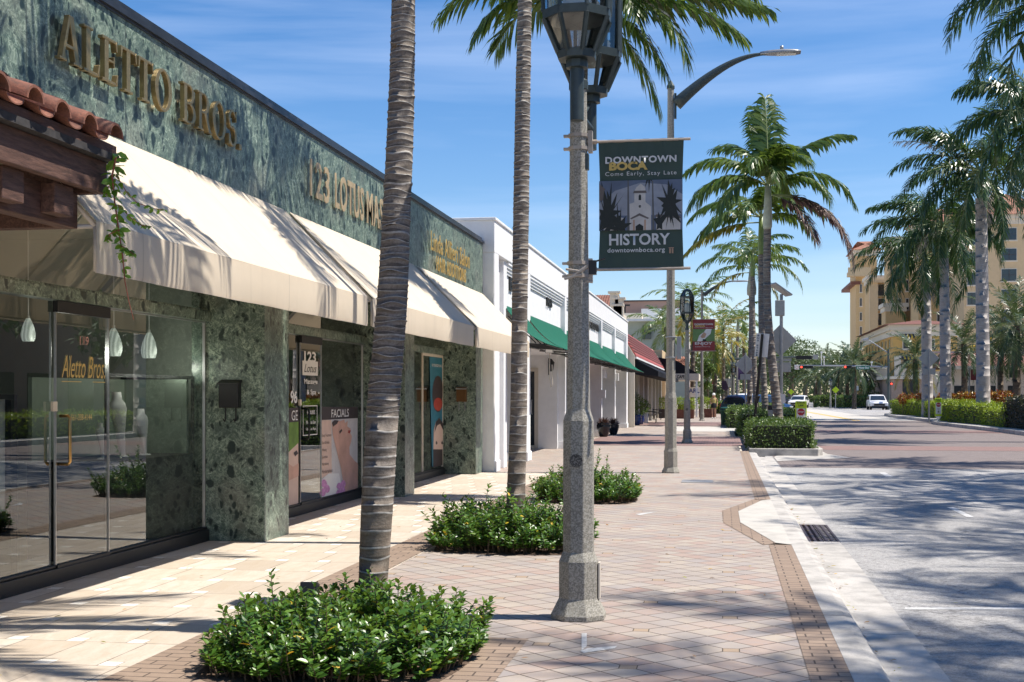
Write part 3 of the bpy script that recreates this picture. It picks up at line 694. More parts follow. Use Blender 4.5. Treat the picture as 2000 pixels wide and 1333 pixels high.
for i, (px, py0, py1, x, lab) in enumerate(((55, 622, 667, -6.0, 'white ribbed pendant lamp hanging left of the glass door'), (222, 642, 696, -6.0, 'white ribbed pendant lamp just right of the glass door'), (291, 650, 700, -6.0, 'white ribbed pendant lamp nearest the marble pillar'))):
    Y = DY(px, x); zt, zb = ZP(py0, x, Y), ZP(py1, x, Y); h = zt-zb
    p = thing('pendant_lamp', lab, 'pendant lamp', (x, Y, zb), 'white pendant lamps behind the shop glass')
    mb = MB(); mb.lathe([(.24*h, 0), (.30*h, .18*h), (.31*h, .32*h), (.25*h, .62*h), (.15*h, .86*h), (.08*h, 1.0*h)], (x, Y, zb), 20); mb.build('lamp_shade', M['ribglass'], p, smooth='auto')
    mb = MB(); mb.tube([(x, Y, zt), (x, Y, 3.3)], .006, 6); mb.lathe([(.06*h, 0), (.05*h, .12*h)], (x, Y, zt), 10); mb.build('cord', M['tilewhite'], p)
    li = bpy.data.lights.new('display_fill', 'POINT'); li.energy = 3.0; li.shadow_soft_size = .05; li.color = (1, .97, .88); lo = link(bpy.data.objects.new('display_fill', li)); lo.parent = p; lo.location = (.34, 0, -.10)  # added fill light, offset from the lamp shade, brightens the busts and room
# mailboxes on pillars
def mailbox(yc, z0, X, label, mat, face):
    b = thing('mailbox', label, 'mailbox', (X, yc, z0))
    return b
px0, px1 = 432, 472
Yf = 12.95; d_ = 12.95*CT+5.1*ST
xa, xb = XD(432, d_), XD(472, d_)
mbx = thing('mailbox', 'black wall mailbox on the shaded side of the first marble pillar', 'mailbox', ((xa+xb)/2, Yf-.05, 1.4))
zt, zb = H+(773-742)*d_/F, H+(773-797)*d_/F
mb = MB(); mb.box(xa, xb, Yf-.10, Yf-.001, zb, zt-.03); mb.build('box_body', M['black'], mbx, bevel=.006)
mb = MB(); mb.prism([(xa-.01, Yf-.115, zt-.035), (xa-.01, Yf-.002, zt+.0), (xa-.01, Yf-.002, zt-.028), (xa-.01, Yf-.115, zt-.05)], (xb-xa+.02, 0, 0)); mb.build('lid', M['black'], mbx)
for x in (xa+.05, xb-.05):
    mb = MB(); mb.tube([(x, Yf-.03, zb), (x, Yf-.03, zb-.12), (x, Yf-.06, zb-.145), (x, Yf-.09, zb-.12)], .007, 6); mb.build('newspaper_hook', M['black'], mbx)
d_ = 24.7*CT+5.1*ST; xa, xb = XD(893, d_), XD(913, d_); zt, zb = H+(773-757)*d_/F, H+(773-785)*d_/F
mbx = thing('mailbox', 'small brown mailbox on the third marble pillar beside the blue poster window', 'mailbox', ((xa+xb)/2, 24.65, zb))
mb = MB(); mb.box(xa, xb, 24.6, 24.699, zb, zt); mb.build('box_body', plain('brown_copper', (.16, .08, .03), .35, .5), mbx, bevel=.006)
mb = MB(); mb.prism([(xa-.01, 24.58, zt-.02), (xa-.01, 24.698, zt+.02), (xa-.01, 24.698, zt+.001), (xa-.01, 24.58, zt-.04)], (xb-xa+.02, 0, 0)); mb.build('lid', M['steel'], mbx)
for x in (xa+.04, xb-.04):
    mb = MB(); mb.tube([(x, 24.67, zb), (x, 24.67, zb-.16), (x, 24.62, zb-.17)], .006, 6); mb.build('newspaper_hook', M['steel'], mbx)
# shop 2
M['skin'] = plain('printed_skin', (.62, .36, .27), .6, var=.18, scale=3); M['skin2'] = plain('printed_pale_skin', (.70, .50, .40), .6, var=.1, scale=3)
M['posterbg'] = plain('poster_pale', (.62, .58, .55), .6, var=.08); M['pinkflower'] = plain('poster_pink', (.62, .28, .50), .6, var=.3, scale=20); M['posterdark'] = plain('poster_dark', (.05, .035, .035), .6)
M['posterblue'] = plain('poster_blue', (.03, .17, .24), .6, var=.15, scale=3); M['postergreen'] = plain('poster_green', (.14, .25, .04), .6, var=.3, scale=6); M['posterred'] = plain('poster_red', (.4, .05, .03), .6)
DA, DB = DY(583, XG), DY(624, XG)
pane(13.73, DA-.01, .15, LW); pane(DB+.01, 19.01, .15, LW); pane(13.73, 19.01, LW+.125, 3.42)
d2 = door(DA, DB, 'claydark' if False else 'darkmetal', handle_y=DA+.1, hm='darkmetal')
frame(DB+.01, 19.01, .15, LW, .02); 
def flat(pts, m, x, parent=None, name='print', oval=False):
    mb = MB(); mb.poly([(x, *p) for p in pts]); return mb.build(name, M[m], parent)
def P2(px, py): return onplane(px, py)
def tx(s, a, b, m, parent, **k):
    "text between two photo corners: bottom-left, top-right, on the glass plane"
    y0 = DY(a[0], XG); y1 = DY(b[0], XG); z0 = ZP(a[1], XG, y0); z1 = z0 + (a[1]-b[1])*(-XG*ST+y0*CT)/F
    return text(s, (XG+.03, y0, z0), (0, 1, 0), (0, 0, 1), y1-y0, z1-z0, M[m], parent=parent, name='door_lettering', **k)
tx('123', (590, 707), (613, 686), 'signwhite', d2, bold=.03)
a = P2(587, 733); b = P2(617, 707); mb = MB(); mb.box(XG+.026, XG+.0275, a[0], b[0], a[1], b[1]-.0); mb.build('sign_plate', M['signwhite'], d2)
tx('Lotus', (590, 727), (614, 711), 'black', d2, shear=.4)
tx('Massage', (590, 753), (616, 740), 'signwhite', d2, bold=.02); tx('& Spa', (595, 774), (613, 761), 'signwhite', d2, bold=.02)
a = P2(588, 852); b = P2(616, 792); mb = MB()
x0 = XG+.026
for (ya, yb, za, zb) in ((a[0], b[0], a[1]+.0, a[1]+.012), (a[0], b[0], b[1]-.012, b[1]), (a[0], a[0]+.014, a[1]+.012, b[1]-.012), (b[0]-.014, b[0], a[1]+.012, b[1]-.012)): mb.box(x0, x0+.0015, ya, yb, za, zb)
mb.build('hours_frame', M['signwhite'], d2)
tx('HOURS', (596, 810), (611, 802), 'signwhite', d2, bold=.02); tx('Mon. to Sun.', (594, 829), (613, 822), 'signwhite', d2, bold=.015); tx('10am. to 9pm.', (594, 843), (614, 836), 'signwhite', d2, bold=.015)
def quadp(parent, pts, m, x, name='print'):
    return flat([P2(*p) for p in pts], m, x, parent, name)
ps = thing('window_poster', 'tall facials poster of a reclining face with pink orchids on the shop glass', 'poster', (XG-.02, DY(660, XG), .3))
X_ = XG-.03
X_ = XG+.012
quadp(ps, [(624, 977), (697, 953), (697, 817), (624, 821)], 'posterbg', X_, 'poster_sheet')
quadp(ps, [(624, 821), (697, 817), (697, 795), (624, 795)], 'posterdark', X_+.003, 'poster_header')
ya = DY(645, XG); text('FACIALS', (X_+.006, ya, ZP(816, XG, ya)), (0, 1, 0), (0, 0, 1), DY(679, XG)-ya, .115, M['signwhite'], parent=ps, name='poster_lettering', bold=.01)
quadp(ps, [(624, 935), (646, 925), (645, 821), (624, 821)], 'skin2', X_+.003)
fc = [(646, 826), (651, 821), (662, 823), (670, 820), (672, 827), (677, 822), (676, 833), (683, 838), (681, 845), (685, 852), (684, 862), (680, 875), (681, 888), (690, 900), (697, 906), (697, 953), (672, 963), (668, 940), (664, 915), (655, 880), (648, 850)]
quadp(ps, fc, 'skin', X_+.005)
quadp(ps, [(646, 826), (651, 821), (659, 822), (656, 828), (648, 834)], 'posterdark', X_+.007); quadp(ps, [(660, 843), (665, 838), (666, 842), (661, 848)], 'posterdark', X_+.007)
quadp(ps, [(678, 841), (683, 841), (681, 847), (677, 846)], 'posterred', X_+.007)
quadp(ps, [(624, 977), (625, 938), (640, 925), (660, 925), (667, 964)], 'signwhite', X_+.0045)
rs = random.Random(5)
mb = MB()
for (cx, cy, r) in ((630, 945, 6), (636, 955, 6), (628, 962, 6), (660, 950, 5), (666, 957, 6), (659, 963, 5), (668, 945, 5)):
    mb.poly([(X_+.0075+rs.random()*.003, *P2(cx+r*math.cos(g)*(1+.2*math.sin(5*g)), cy+1.4*r*math.sin(g))) for g in np.linspace(0, 5.8, 9)])
mb.build('print', M['pinkflower'], ps)
for i, s in enumerate(('Body Treatment', 'Face & Body', 'Waxing', 'Eyelashes', 'Microdermy', 'Microdermabrasion')):
    yy = 856+i*14; ya = DY(626, XG); text(s, (X_+.012, ya, ZP(yy, XG, ya)), (0, 1, 0), (0, 0, 1), (.42, .33, .2, .24, .3, .48)[i], .05, M['posterdark'], parent=ps, name='poster_lettering')
pz = thing('window_poster', 'narrow massage poster at the left of the second shop door', 'poster', (XG-.02, 13.9, .2))
quadp(pz, [(560, 1010), (581, 990), (581, 826), (560, 826)], 'skin2', X_, 'poster_sheet'); quadp(pz, [(560, 826), (581, 824), (581, 796), (560, 798)], 'posterdark', X_+.003, 'poster_header')
quadp(pz, [(560, 885), (581, 865), (581, 824), (560, 826)], 'postergreen', X_+.003); quadp(pz, [(571, 885), (577, 880), (580, 886), (574, 892)], 'posterdark', X_+.005); quadp(pz, [(560, 940), (581, 930), (581, 905), (570, 912), (560, 905)], 'skin', X_+.005)
for s, a, b in (('GE', 569, 580), ):
    ya = DY(567, XG); text(s, (X_+.006, ya, ZP(822, XG, ya)), (0, 1, 0), (0, 0, 1), DY(579, XG)-ya, .13, M['signwhite'], parent=pz, name='poster_lettering')
ya = DY(565, XG); text('96', (X_+.006, ya, ZP(789, XG, ya)), (0, 1, 0), (0, 0, 1), DY(578, XG)-ya, .17, M['signwhite'], parent=pz, name='poster_lettering', bold=.03)
bk = MB(); bk.rbox((-6.2, 16.6, 1.52), (.02, .3, .36), Euler((R(12), R(18), 0)).to_matrix()); tag(bk.build('brochure', M['clayorange'], origin=(-6.2, 16.6, 1.35)), 'small tilted brochure on a shelf above the facials poster', 'brochure')
mb = MB(); mb.box(-6.6, -5.9, 15.4, 18.2, .02, 1.33); tag(mb.build('reception_desk', M['intdark'], origin=(-6.2, 16.8, .02), bevel=.01), 'dark reception desk behind the facials poster in the second shop', 'desk')
mb = MB(); mb.box(-7.1, -7.0, 13.9, 18.9, .03, 3.2); mb.box(-8, -6.0, 22.0, 22.1, .03, 3.2); mb.build('interior_partition', M['intdark'], st)
# shop 3
DC, DD = 19.64, DY(824, XG)
pane(DC, DD-.01, .15, LW); pane(DD, 24.69, .15, LW-.05); pane(19.63, 24.69, LW+.125, 3.42)
frame(DD, 24.69, .15, LW, .05, m='trim')
pb_ = thing('window_poster', 'tall blue hair salon poster with a lips print and a face in the third window', 'poster', (XG-.05, DY(855, XG), .3))
X_ = XG+.010
quadp(pb_, [(843, 912), (872, 905), (866, 700), (838, 697)], 'posterblue', X_, 'poster_sheet')
mb = MB(); cy_, cz_ = P2(854, 770)
mb.poly([(X_+.004, *P2(854+11*math.cos(g), 770+36*math.sin(g)*(1 if math.sin(g) > 0 else 1))) for g in np.linspace(0, 6.0, 15)]); mb.build('print', M['posterdark'], pb_)
mb = MB(); mb.poly([(X_+.007, *P2(854+8.5*math.cos(g), 790+13*math.sin(g))) for g in np.linspace(0, 6.0, 15)]); mb.build('print', M['posterred'], pb_)
quadp(pb_, [(845, 878), (846, 840), (850, 824), (857, 817), (864, 830), (868, 878)], 'skin2', X_+.004); quadp(pb_, [(847, 845), (850, 824), (857, 817), (864, 828), (866, 845), (858, 828), (852, 832)], 'posterdark', X_+.007)
for c in (851, 862): quadp(pb_, [(c-2, 866), (c, 861), (c+2, 866), (c, 869)], 'posterdark', X_+.007)
quadp(pb_, [(845, 914), (871, 906), (868, 878), (845, 878)], 'posterdark', X_+.0045)
ya = DY(842, XG); text('EXTRAORDINAIRE', (X_+.008, ya, ZP(716, XG, ya)), (0, 1, 0), (0, 0, 1), DY(861, XG)-ya, .05, M['signwhite'], parent=pb_, name='poster_lettering')
# fascia letters
GL = {}
def bar(x0, y0, x1, y1): return [(x0, y0), (x1, y0), (x1, y1), (x0, y1)]
def diag(a, b, wd): return [(a[0]-wd/2, a[1]), (a[0]+wd/2, a[1]), (b[0]+wd/2, b[1]), (b[0]-wd/2, b[1])]
def arc(cx, cy, ao, bo, ai, bi, g0, g1, n=14):
    g = np.linspace(R(g0), R(g1), n); return [(cx+ao*math.cos(t), cy+bo*math.sin(t)) for t in g] + [(cx+ai*math.cos(t), cy+bi*math.sin(t)) for t in g[::-1]]
S_ = .055
GL['A'] = (.86, [diag((.14, 0), (.42, 1), .08), diag((.70, 0), (.45, 1), .17), bar(.24, .30, .60, .37), bar(.02, 0, .28, S_), bar(.54, 0, .86, S_)])
GL['L'] = (.68, [bar(.12, 0, .28, 1), bar(.02, 0, .62, .07), bar(.02, .945, .38, 1), [(.56, .07), (.62, .0), (.66, .28), (.62, .28)]])
GL['E'] = (.72, [bar(.12, 0, .28, 1), bar(.02, 0, .64, .07), bar(.02, .93, .62, 1), bar(.28, .47, .50, .53), [(.58, .07), (.64, .0), (.68, .26), (.64, .26)], [(.56, .93), (.62, 1), (.64, .76), (.60, .76)], bar(.47, .38, .51, .62)])
GL['T'] = (.74, [bar(.29, 0, .45, 1), bar(.03, .93, .71, 1), bar(.18, 0, .56, S_), [(.03, 1), (.09, .93), (.05, .74), (.01, .74)], [(.71, 1), (.65, .93), (.69, .74), (.73, .74)]])
GL['O'] = (.92, [arc(.45, .5, .43, .52, .27, .45, 0, 180), arc(.45, .5, .43, .52, .27, .45, 180, 360)])
GL['B'] = (.78, [bar(.12, 0, .28, 1), bar(.02, 0, .42, .06), bar(.02, .94, .42, 1), bar(.28, .48, .42, .54), arc(.40, .755, .26, .245, .12, .185, -90, 90), arc(.42, .26, .32, .26, .16, .195, -90, 90)])
GL['R'] = (.84, [bar(.12, 0, .28, 1), bar(.02, .94, .42, 1), bar(.02, 0, .38, .05), bar(.28, .45, .42, .51), arc(.40, .73, .29, .27, .13, .205, -90, 90), diag((.74, 0), (.46, .48), .17), bar(.64, 0, .86, .05)])
GL['S'] = (.66, [arc(.32, .73, .27, .28, .15, .21, 20, 265), arc(.32, .27, .29, .29, .15, .21, -160, 92), bar(.53, .70, .58, 1.0), bar(.05, .0, .10, .30)])
GL['.'] = (.26, [bar(.04, 0, .2, .16)])
def serif(s, X, y0, y1, z0, z1, m, name, parent, d0=.03, th=.045):
    tot = sum(GL[c][0]+.07 if c != ' ' else .45 for c in s); k = (y1-y0)/tot; y = y0; h = z1-z0
    g = thing(name, 'x', 'x', (X, (y0+y1)/2, z0)); g.parent = None
    for c in s:
        if c == ' ': y += .45*k; continue
        wd, st_ = GL[c]; mb = MB()
        for i, q in enumerate(st_): mb.prism([(X+d0, y+u*k, z0+v*h) for u, v in q], (th+.0012*i, 0, 0))
        mb.build('letter', m, g, bevel=.004); y += (wd+.07)*k
    return g
g = serif('ALETTO BROS.', XF, DY(97, XF), DY(462, XF), 3.985, 4.335, M['bronze'], 'shop_sign', st)
tag(g, 'bronze serif sign letters reading ALETTO BROS. on the marble fascia', 'sign')
M['tanletters'] = plain('tan_gold_letters', (.42, .32, .19), .45, .15, var=.1)
s2 = thing('shop_sign', 'gold condensed sign letters reading 123 LOTUS MASSAGE on the marble, partly behind a palm', 'sign', (XF, 16.5, 3.9))
y0 = DY(600, XF); ye = DY(745, XF)+.1
text('123', (XF+.03, y0, 3.885), (0, 1, 0), (0, 0, 1), .74, .44, M['tanletters'], 'letters', s2, .010, .012, sp=1.12)
text('LOTUS', (XF+.03, y0+.98, 3.885), (0, 1, 0), (0, 0, 1), 1.28, .44, M['tanletters'], 'letters', s2, .010, .012, sp=1.12)
text('MASSAGE', (XF+.03, y0+2.42, 3.885), (0, 1, 0), (0, 0, 1), 1.95, .44, M['tanletters'], 'letters', s2, .010, .012, sp=1.12)
s3 = thing('shop_sign', 'gold sign letters reading Linda Alfieri Salon HAIR ADDITIONS at the far end of the marble', 'sign', (XF, 22.2, 3.6))
text('Linda Alfieri Salon', (XF+.03, DY(838, XF), 3.96), (0, 1, 0), (0, 0, 1), DY(914, XF)-DY(838, XF), .32, M['gold'], 'letters', s3, .006, .004, sp=1.1)
text('HAIR ADDITIONS', (XF+.03, DY(849, XF), 3.66), (0, 1, 0), (0, 0, 1), DY(907, XF)-DY(849, XF), .25, M['gold'], 'letters', s3, .006, .012, sp=1.15)
# ---------------------------------------------------------------- cream awnings
XV = -3.82
def awning(y0, y1, label):
    a = thing('awning', label, 'awning', (XF+.01, (y0+y1)/2, 3.6), 'cream awnings over the marble shops')
    zt, zv, zb, t = 3.60, 2.63, 2.31, .012
    n = max(2, int((y1-y0)/1.45)); ys = np.linspace(y0, y1, n+1); x0 = XF+.012; m = 10; rs = random.Random(int(y0*10))
    def surf(side):
        mb = MB(); nx = 8; ny = 36; V = []; Fc = []
        for i in range(nx+1):
            u = i/nx
            for j in range(ny+1):
                v = j/ny; y = y0+(y1-y0)*v; sg = math.sin(math.pi*u)*math.sin(math.pi*((v*n) % 1))*.006
                x = x0+(XV-x0)*u; z = zt+(zv-zt)*u - sg
                V.append((x+side*.0, y, z-side*t))
        for i in range(nx):
            for j in range(ny):
                q = (i*(ny+1)+j, (i+1)*(ny+1)+j, (i+1)*(ny+1)+j+1, i*(ny+1)+j+1); Fc.append(q if side == 0 else q[::-1])
        mb.add(V, Fc); return mb
    mb = surf(0); mb.build('awning_top', M['canvas'], a, smooth=True)
    mb = MB(); ny = 40; V = []
    for i, (dx, z) in enumerate(((0, zv), (.006, zv-.11), (.002, zb+.03), (-.012, zb))):
        for j in range(ny+1):
            y = y0+(y1-y0)*j/ny; V.append((XV+dx*.5+.0012*math.sin(y*3.1+i), y, z+(.002*math.sin(y*5) if i == 3 else 0)))
    mb.add(V, [(i*(ny+1)+j, (i+1)*(ny+1)+j, (i+1)*(ny+1)+j+1, i*(ny+1)+j+1) for i in range(3) for j in range(ny)])
    mb.build('valance', M['canvas'], a, smooth=True)
    for yy, sg in ((y0, -1), (y1, 1)):
        mb = MB(); mb.tube([(x0+.02, yy-sg*.03, zt-.03), (XV-.02, yy-sg*.03, zv-.03)], .018, 8); mb.tube([(XV-.02, yy-sg*.03, zv-.03), (XV-.02, yy-sg*.03, zb+.01)], .016, 8); mb.tube([(XV-.02, yy-sg*.03, zv-.03), (x0+.01, yy-sg*.03, zv-.03)], .015, 8)
        mb.build('end_frame', M['canvasframe'], a, smooth=True)
    mb = MB(); mb.tube([(XV-.02, y0+.03, zv-.03), (XV-.02, y1-.03, zv-.03)], .016, 8); mb.tube([(XV-.02, y0+.03, zb+.02), (XV-.02, y1-.03, zb+.02)], .014, 8); mb.build('front_rail', M['canvasframe'], a, smooth=True)
    mb = MB()
    for y in ys[1:-1]: mb.tube([(x0+.02, y, zt-.04), (XV-.02, y, zv-.035)], .014, 6)
    if len(mb.v): mb.build('rafters', M['canvasframe'], a, smooth=True)
    return a
M['canvasframe'] = plain('awning_frame_paint', (.55, .50, .42), .5, .2)
ya0 = DY(188, XV); awning(ya0, DY(718, XV), 'longest cream awning over the jewellery shop, nearest and left of the front palm')
awning(DY(728, XV), DY(925, XV), 'middle cream awning over the massage shop behind the front palm trunk')
awning(DY(931, XV), 25.3, 'far cream awning over the hair salon next to the white building')
# ---------------------------------------------------------------- neighbouring tiled eave at the left edge
ev = thing('tiled_eave', 'weathered clay tile eave on dark timber at the upper left corner', 'eave', (-4.2, 7, 3.0))
XE = -3.70; YN = 7.50
mb = MB(); y = YN-.02-.16; rs = random.Random(9)
cols = []
while y > 1.2: cols.append(y); y -= .315
for y in cols:
    for r_ in range(5):
        xa = XE+.05-r_*.36; za = 3.13+r_*.16; rr = .093+rs.uniform(-.004, .004); jx = rs.uniform(-.015, .02); jz = rs.uniform(-.006, .006)
        n = 10; V = []; t = .016
        for (xx, zz, ro) in ((xa+jx, za+jz, rr), (xa-.42, za+.155, rr*.86)):
            for rad in (ro, ro-t):
                for k in range(n+1):
                    g = math.pi*k/n; V.append((xx, y+rad*math.cos(g), zz+rad*math.sin(g)*.95))
        m = n+1; fs = []
        for k in range(n): fs += [(k, k+1, 2*m+k+1, 2*m+k), (m+k+1, m+k, 3*m+k, 3*m+k+1), (k+1, k, m+k, m+k+1), (2*m+k, 2*m+k+1, 3*m+k+1, 3*m+k)]
        fs += [(0, 2*m, 3*m, m), (n, m+n, 3*m+n, 2*m+n)]
        mb.add(V, fs)
        # pan tile between
        V = []; yc = y-.157
        for (xx, zz) in ((xa-.02, za-.03), (xa-.42, za+.125)):
            for rad in (.088, .074):
                for k in range(n+1):
                    g = math.pi+math.pi*k/n; V.append((xx, yc+rad*math.cos(g), zz+.03+rad*math.sin(g)*.55))
        mb.add(V, fs)
mb.build('roof_tiles', M['clay'], ev, smooth='auto')
mb = MB(); mb.prism([(XE-.03, YN-.03, 3.045), (XE-.03, YN-.03, 3.10), (XE-1.9, YN-.03, 3.98), (XE-1.9, YN-.03, 3.92)], (0, -6.4, 0)); mb.build('roof_deck', M['wood'], ev)
mb = MB(); mb.box(XE-.4, XE-.015, 1, YN-.02, 3.0, 3.044); mb.build('gutter_flashing', plain('rusted_flashing', (.04, .037, .037), .8, .1, var=.5, scale=12), ev)
mb = MB(); mb.box(XE-.14, XE-.08, 1, YN-.05, 2.80, 2.999); mb.box(XE-1.5, XE-.1405, YN-.11, YN-.05, 2.80, 3.0); mb.build('fascia_board', M['wood'], ev, bevel=.006)
mb = MB(); mb.box(XE-.34, XE-.24, 1, YN-.12, 2.58, 2.80); mb.box(XE-1.5, XE-.3405, YN-.22, YN-.12, 2.58, 2.799); mb.build('beam', M['wood'], ev, bevel=.006)
for i, y in enumerate(np.arange(YN-.45, 1.4, -.55)):
    mb = MB(); mb.box(XE-.24, XE-.15, y-.11, y+.11, 2.62, 2.798); mb.build('corbel', M['wood'], ev, bevel=.006)
for r in range(3):
    pass
# hanging vine
vn = thing('hanging_vine', 'green vine hanging from the corner of the tiled eave', 'vine', (-3.62, 7.42, 3.0))
rs = random.Random(21); d_ = 7.42*CT+3.6*ST
def vp(px, py, dx=0): X = XD(px, d_)+0; return (X, YD(X, d_)+dx, H+(773-py)*d_/F)
main = [vp(228, 300), vp(222, 345, -.02), vp(229, 400, -.03), vp(232, 450), vp(238, 500, .01), vp(244, 550), vp(252, 590), vp(261, 625)]
br = [[vp(226, 340), vp(250, 375, -.03), vp(272, 398, -.03), vp(300, 408, 0), vp(318, 409, .02)], [vp(230, 400), vp(252, 425, .02), vp(275, 440, .02), vp(296, 443, 0)], [vp(236, 480), vp(250, 488), vp(262, 498)], [vp(230, 450), vp(214, 458), vp(210, 470)], [vp(222, 350), vp(212, 365), vp(208, 385)]]
mb = MB(); mb.tube(main, [.006, .006, .005, .005, .004, .004, .003, .002], 6)
for b in br: mb.tube(b, .003, 5)
mb.build('stem', M['redtwig'], vn)
mb = MB()
def along(pts, n, Lf, stop=1.0):
    P = [Vector(p) for p in pts]; C = []; D = []; N = []; LL = []
    for i in range(n):
        t = i/(n-1)*stop*(len(P)-1.001); k = int(t); c = P[k].lerp(P[k+1], t-k)
        for q in range(3):
            C.append(tuple(c)); a = rs.uniform(0, 6.28); D.append((math.cos(a)*.9, math.sin(a)*.9, rs.uniform(-1.1, .15))); N.append((rs.uniform(-.4, 1), rs.uniform(-1, 0), rs.uniform(.2, 1))); LL.append(Lf*rs.uniform(.7, 1.2)*(1-.45*i/n))
    put_leaves(mb, np.array(C), np.array(D), np.array(N), np.array(LL), np.array(LL)*.62)
along(main, 17, .085, .68); [along(b, 9, .055) for b in br]
mb.build('leaves', M['vine'], vn)
# ---------------------------------------------------------------- planting beds along the travertine
def shrub_bed(cx, cy, rx, ry, label, hgt, nst, seed, origin=None, lf=.060):
    rs = np.random.default_rng(seed); mb = MB(); tw = MB(); C = []; D = []; N = []; L = []
    for i in range(nst):
        a = rs.uniform(0, 2*math.pi); r = math.sqrt(rs.uniform(0, 1)); sq = 1/max(abs(math.cos(a)), abs(math.sin(a)))**.45
        x = cx+rx*.88*r*math.cos(a)*sq; y = cy+ry*.88*r*math.sin(a)*sq
        out = np.array([(x-cx)/rx, (y-cy)/ry, 0])*rs.uniform(.3, 1.1)
        e = 1-.5*r**3; h = hgt*e*rs.uniform(.5, 1.05)*(1+.28*math.sin(x*7.3+seed)*math.sin(y*6.1+seed*2))
        if rs.random() < .07: h *= 1.5
        d = np.array([rs.normal(0, .28), rs.normal(0, .28), 1.0])+out*.75; d /= np.linalg.norm(d)
        p0 = np.array([x, y, 0.01]); p1 = p0+d*h*.6; p2 = p1+(d+np.array([rs.normal(0, .2), rs.normal(0, .2), .25]))*h*.4
        tw.tube([tuple(p0), tuple(p1), tuple(p2)], [.006, .004, .002], 4, caps=False)
        nl = int(12+h*44)
        for k in range(nl):
            t = 1-(k/nl)*.78*rs.uniform(.85, 1); c = p0+(p1-p0)*(t/.6) if t < .6 else p1+(p2-p1)*((t-.6)/.4)
            g = k*2.4+rs.uniform(-.4, .4); el = .9 if t > .93 else .35
            dd = np.array([math.cos(g), math.sin(g), 0])*1.0+d*(el+rs.uniform(-.2, .3)); C.append(c); D.append(dd)
            N.append(d+np.array([0, 0, .5])+rs.normal(0, .25, 3)); L.append(lf*rs.uniform(.65, 1.25)*(.75 if t > .95 else 1))
    C, D, N, L = map(np.array, (C, D, N, L)); yel = rs.random(len(L)) < .008
    put_leaves(mb, C[~yel], D[~yel], N[~yel], L[~yel], L[~yel]*.54); mb.cm = 1
    put_leaves(mb, C[yel], D[yel], N[yel], L[yel]*1.1, L[yel]*.5)
    b = thing('shrub_bed', label, 'shrub', (cx, cy, 0), 'clipped glossy shrubs round the sidewalk palms')
    mb.build('leaves', [M['shrub'], M['shrubyel']], b); tw.build('stems', M['twig'], b)
    sm = MB(); sm.poly([(cx+rx*.9*math.cos(g)/max(abs(math.cos(g)), abs(math.sin(g)))**.6, cy+ry*.94*math.sin(g)/max(abs(math.cos(g)), abs(math.sin(g)))**.6, .006) for g in np.linspace(0, 2*math.pi, 40)[:-1]])
    sm.build('soil', M['soil'], b); return b
shrub_bed(-2.2, 7.42, .84, 1.02, 'glossy green shrub bed round the nearest palm trunk', .33, 780, 1)
shrub_bed(-2.14, 13.05, .86, .86, 'glossy green shrub bed round the second palm, left of the near lamp post', .42, 600, 2)
shrub_bed(-2.0, 18.95, .84, .84, 'glossy green shrub bed behind the near lamp post', .44, 480, 3)
def uplight(px, py0, py1, wpx, d, label):
    X = XD(px, d); Y = YD(X, d); zt = H+(773-py0)*d/F; wd = wpx*d/F; o = thing('uplight', label, 'garden light', (X, Y, 0), 'black uplights in the shrub beds')
    mb = MB(); mb.rbox((X, Y, zt-.05), (wd, .11, .10), Euler((R(-14), 0, TH)).to_matrix()); mb.build('lamp_box', M['black'], o, bevel=.008)
    mb = MB(); mb.tube([(X, Y, 0), (X, Y, zt-.1)], .012, 6); mb.build('stake', M['black'], o)
uplight(605, 1138, 1182, 34, 8.3, 'black box uplight behind the leaves left of the nearest palm trunk'); uplight(916, 984, 1006, 18, 13.6, 'black box uplight in the bed left of the second palm trunk')
# ---------------------------------------------------------------- palms
def pal(pxs, d, base_z=0.0):
    out = []
    for px, py in pxs:
        X = XD(px, d); out.append((X, YD(X, d), H+(773-py)*d/F))
    return out
def crown(parent, o, seed, nfr, length, ll, lw, mats=('frond',), el=(75, -35), droop=(1.1, 1.9), nl=40, hang=.55, plume=.2, name='crown', gap=0., az0=None, azs=None, seg=3, rr=.02, vee=.15, rt='rachis'):
    rs = random.Random(seed); mb = MB(); rb = MB()
    for i in range(nfr):
        t = (i+.5)/nfr; az = (azs[i] if azs else 2.39996*i + rs.uniform(-.25, .25)+(az0 or 0)); e = R(el[0]+(el[1]-el[0])*t**.9+rs.uniform(-6, 6))
        mb.cm = 0
        if len(mats) > 1 and t > .86: mb.cm = 1
        frond(mb, rb, o, az, e, length*rs.uniform(.88, 1.1), droop[0]+(droop[1]-droop[0])*rs.random()*(.55+.45*t), nl, ll, lw, hang, plume, rr, seg=seg, rs=rs, vee=vee, gapp=gap)
    c = mb.build(name, [M[q] for q in mats], parent); rb.build('frond_stems', M[rt], c); return c
def palm(label, pts, rads, seed, crown_kw, ring, shaft=None, shaftmat='shaft', group=None, cat='palm tree', bark=('bark', 'barkring', 'barkdark'), amp=.05, nseg=22, name='palm_tree'):
    rs = random.Random(seed); p = thing(name, label, cat, (pts[0][0], pts[0][1], 0), group)
    mb = MB(); trunk_mesh(mb, pts, rads, ring, nseg, amp, rs); mb.build('trunk', [M[b] for b in bark], p, smooth=True)
    top = Vector(pts[-1]); d = (Vector(pts[-1])-Vector(pts[-2])).normalized()
    if shaft:
        L, r0, r1 = shaft; mb = MB()
        mb.tube([top-d*.02, top+d*L*.04, top+d*L*.25, top+d*L*.6, top+d*L], [rads[-1]*1.0, r0*.95, r0, (r0+r1)/2, r1], 18); mb.build('crownshaft', M[shaftmat], p, smooth=True); top = top+d*L*.96
    if crown_kw is not None: crown(p, tuple(top), seed, **crown_kw)
    return p, top
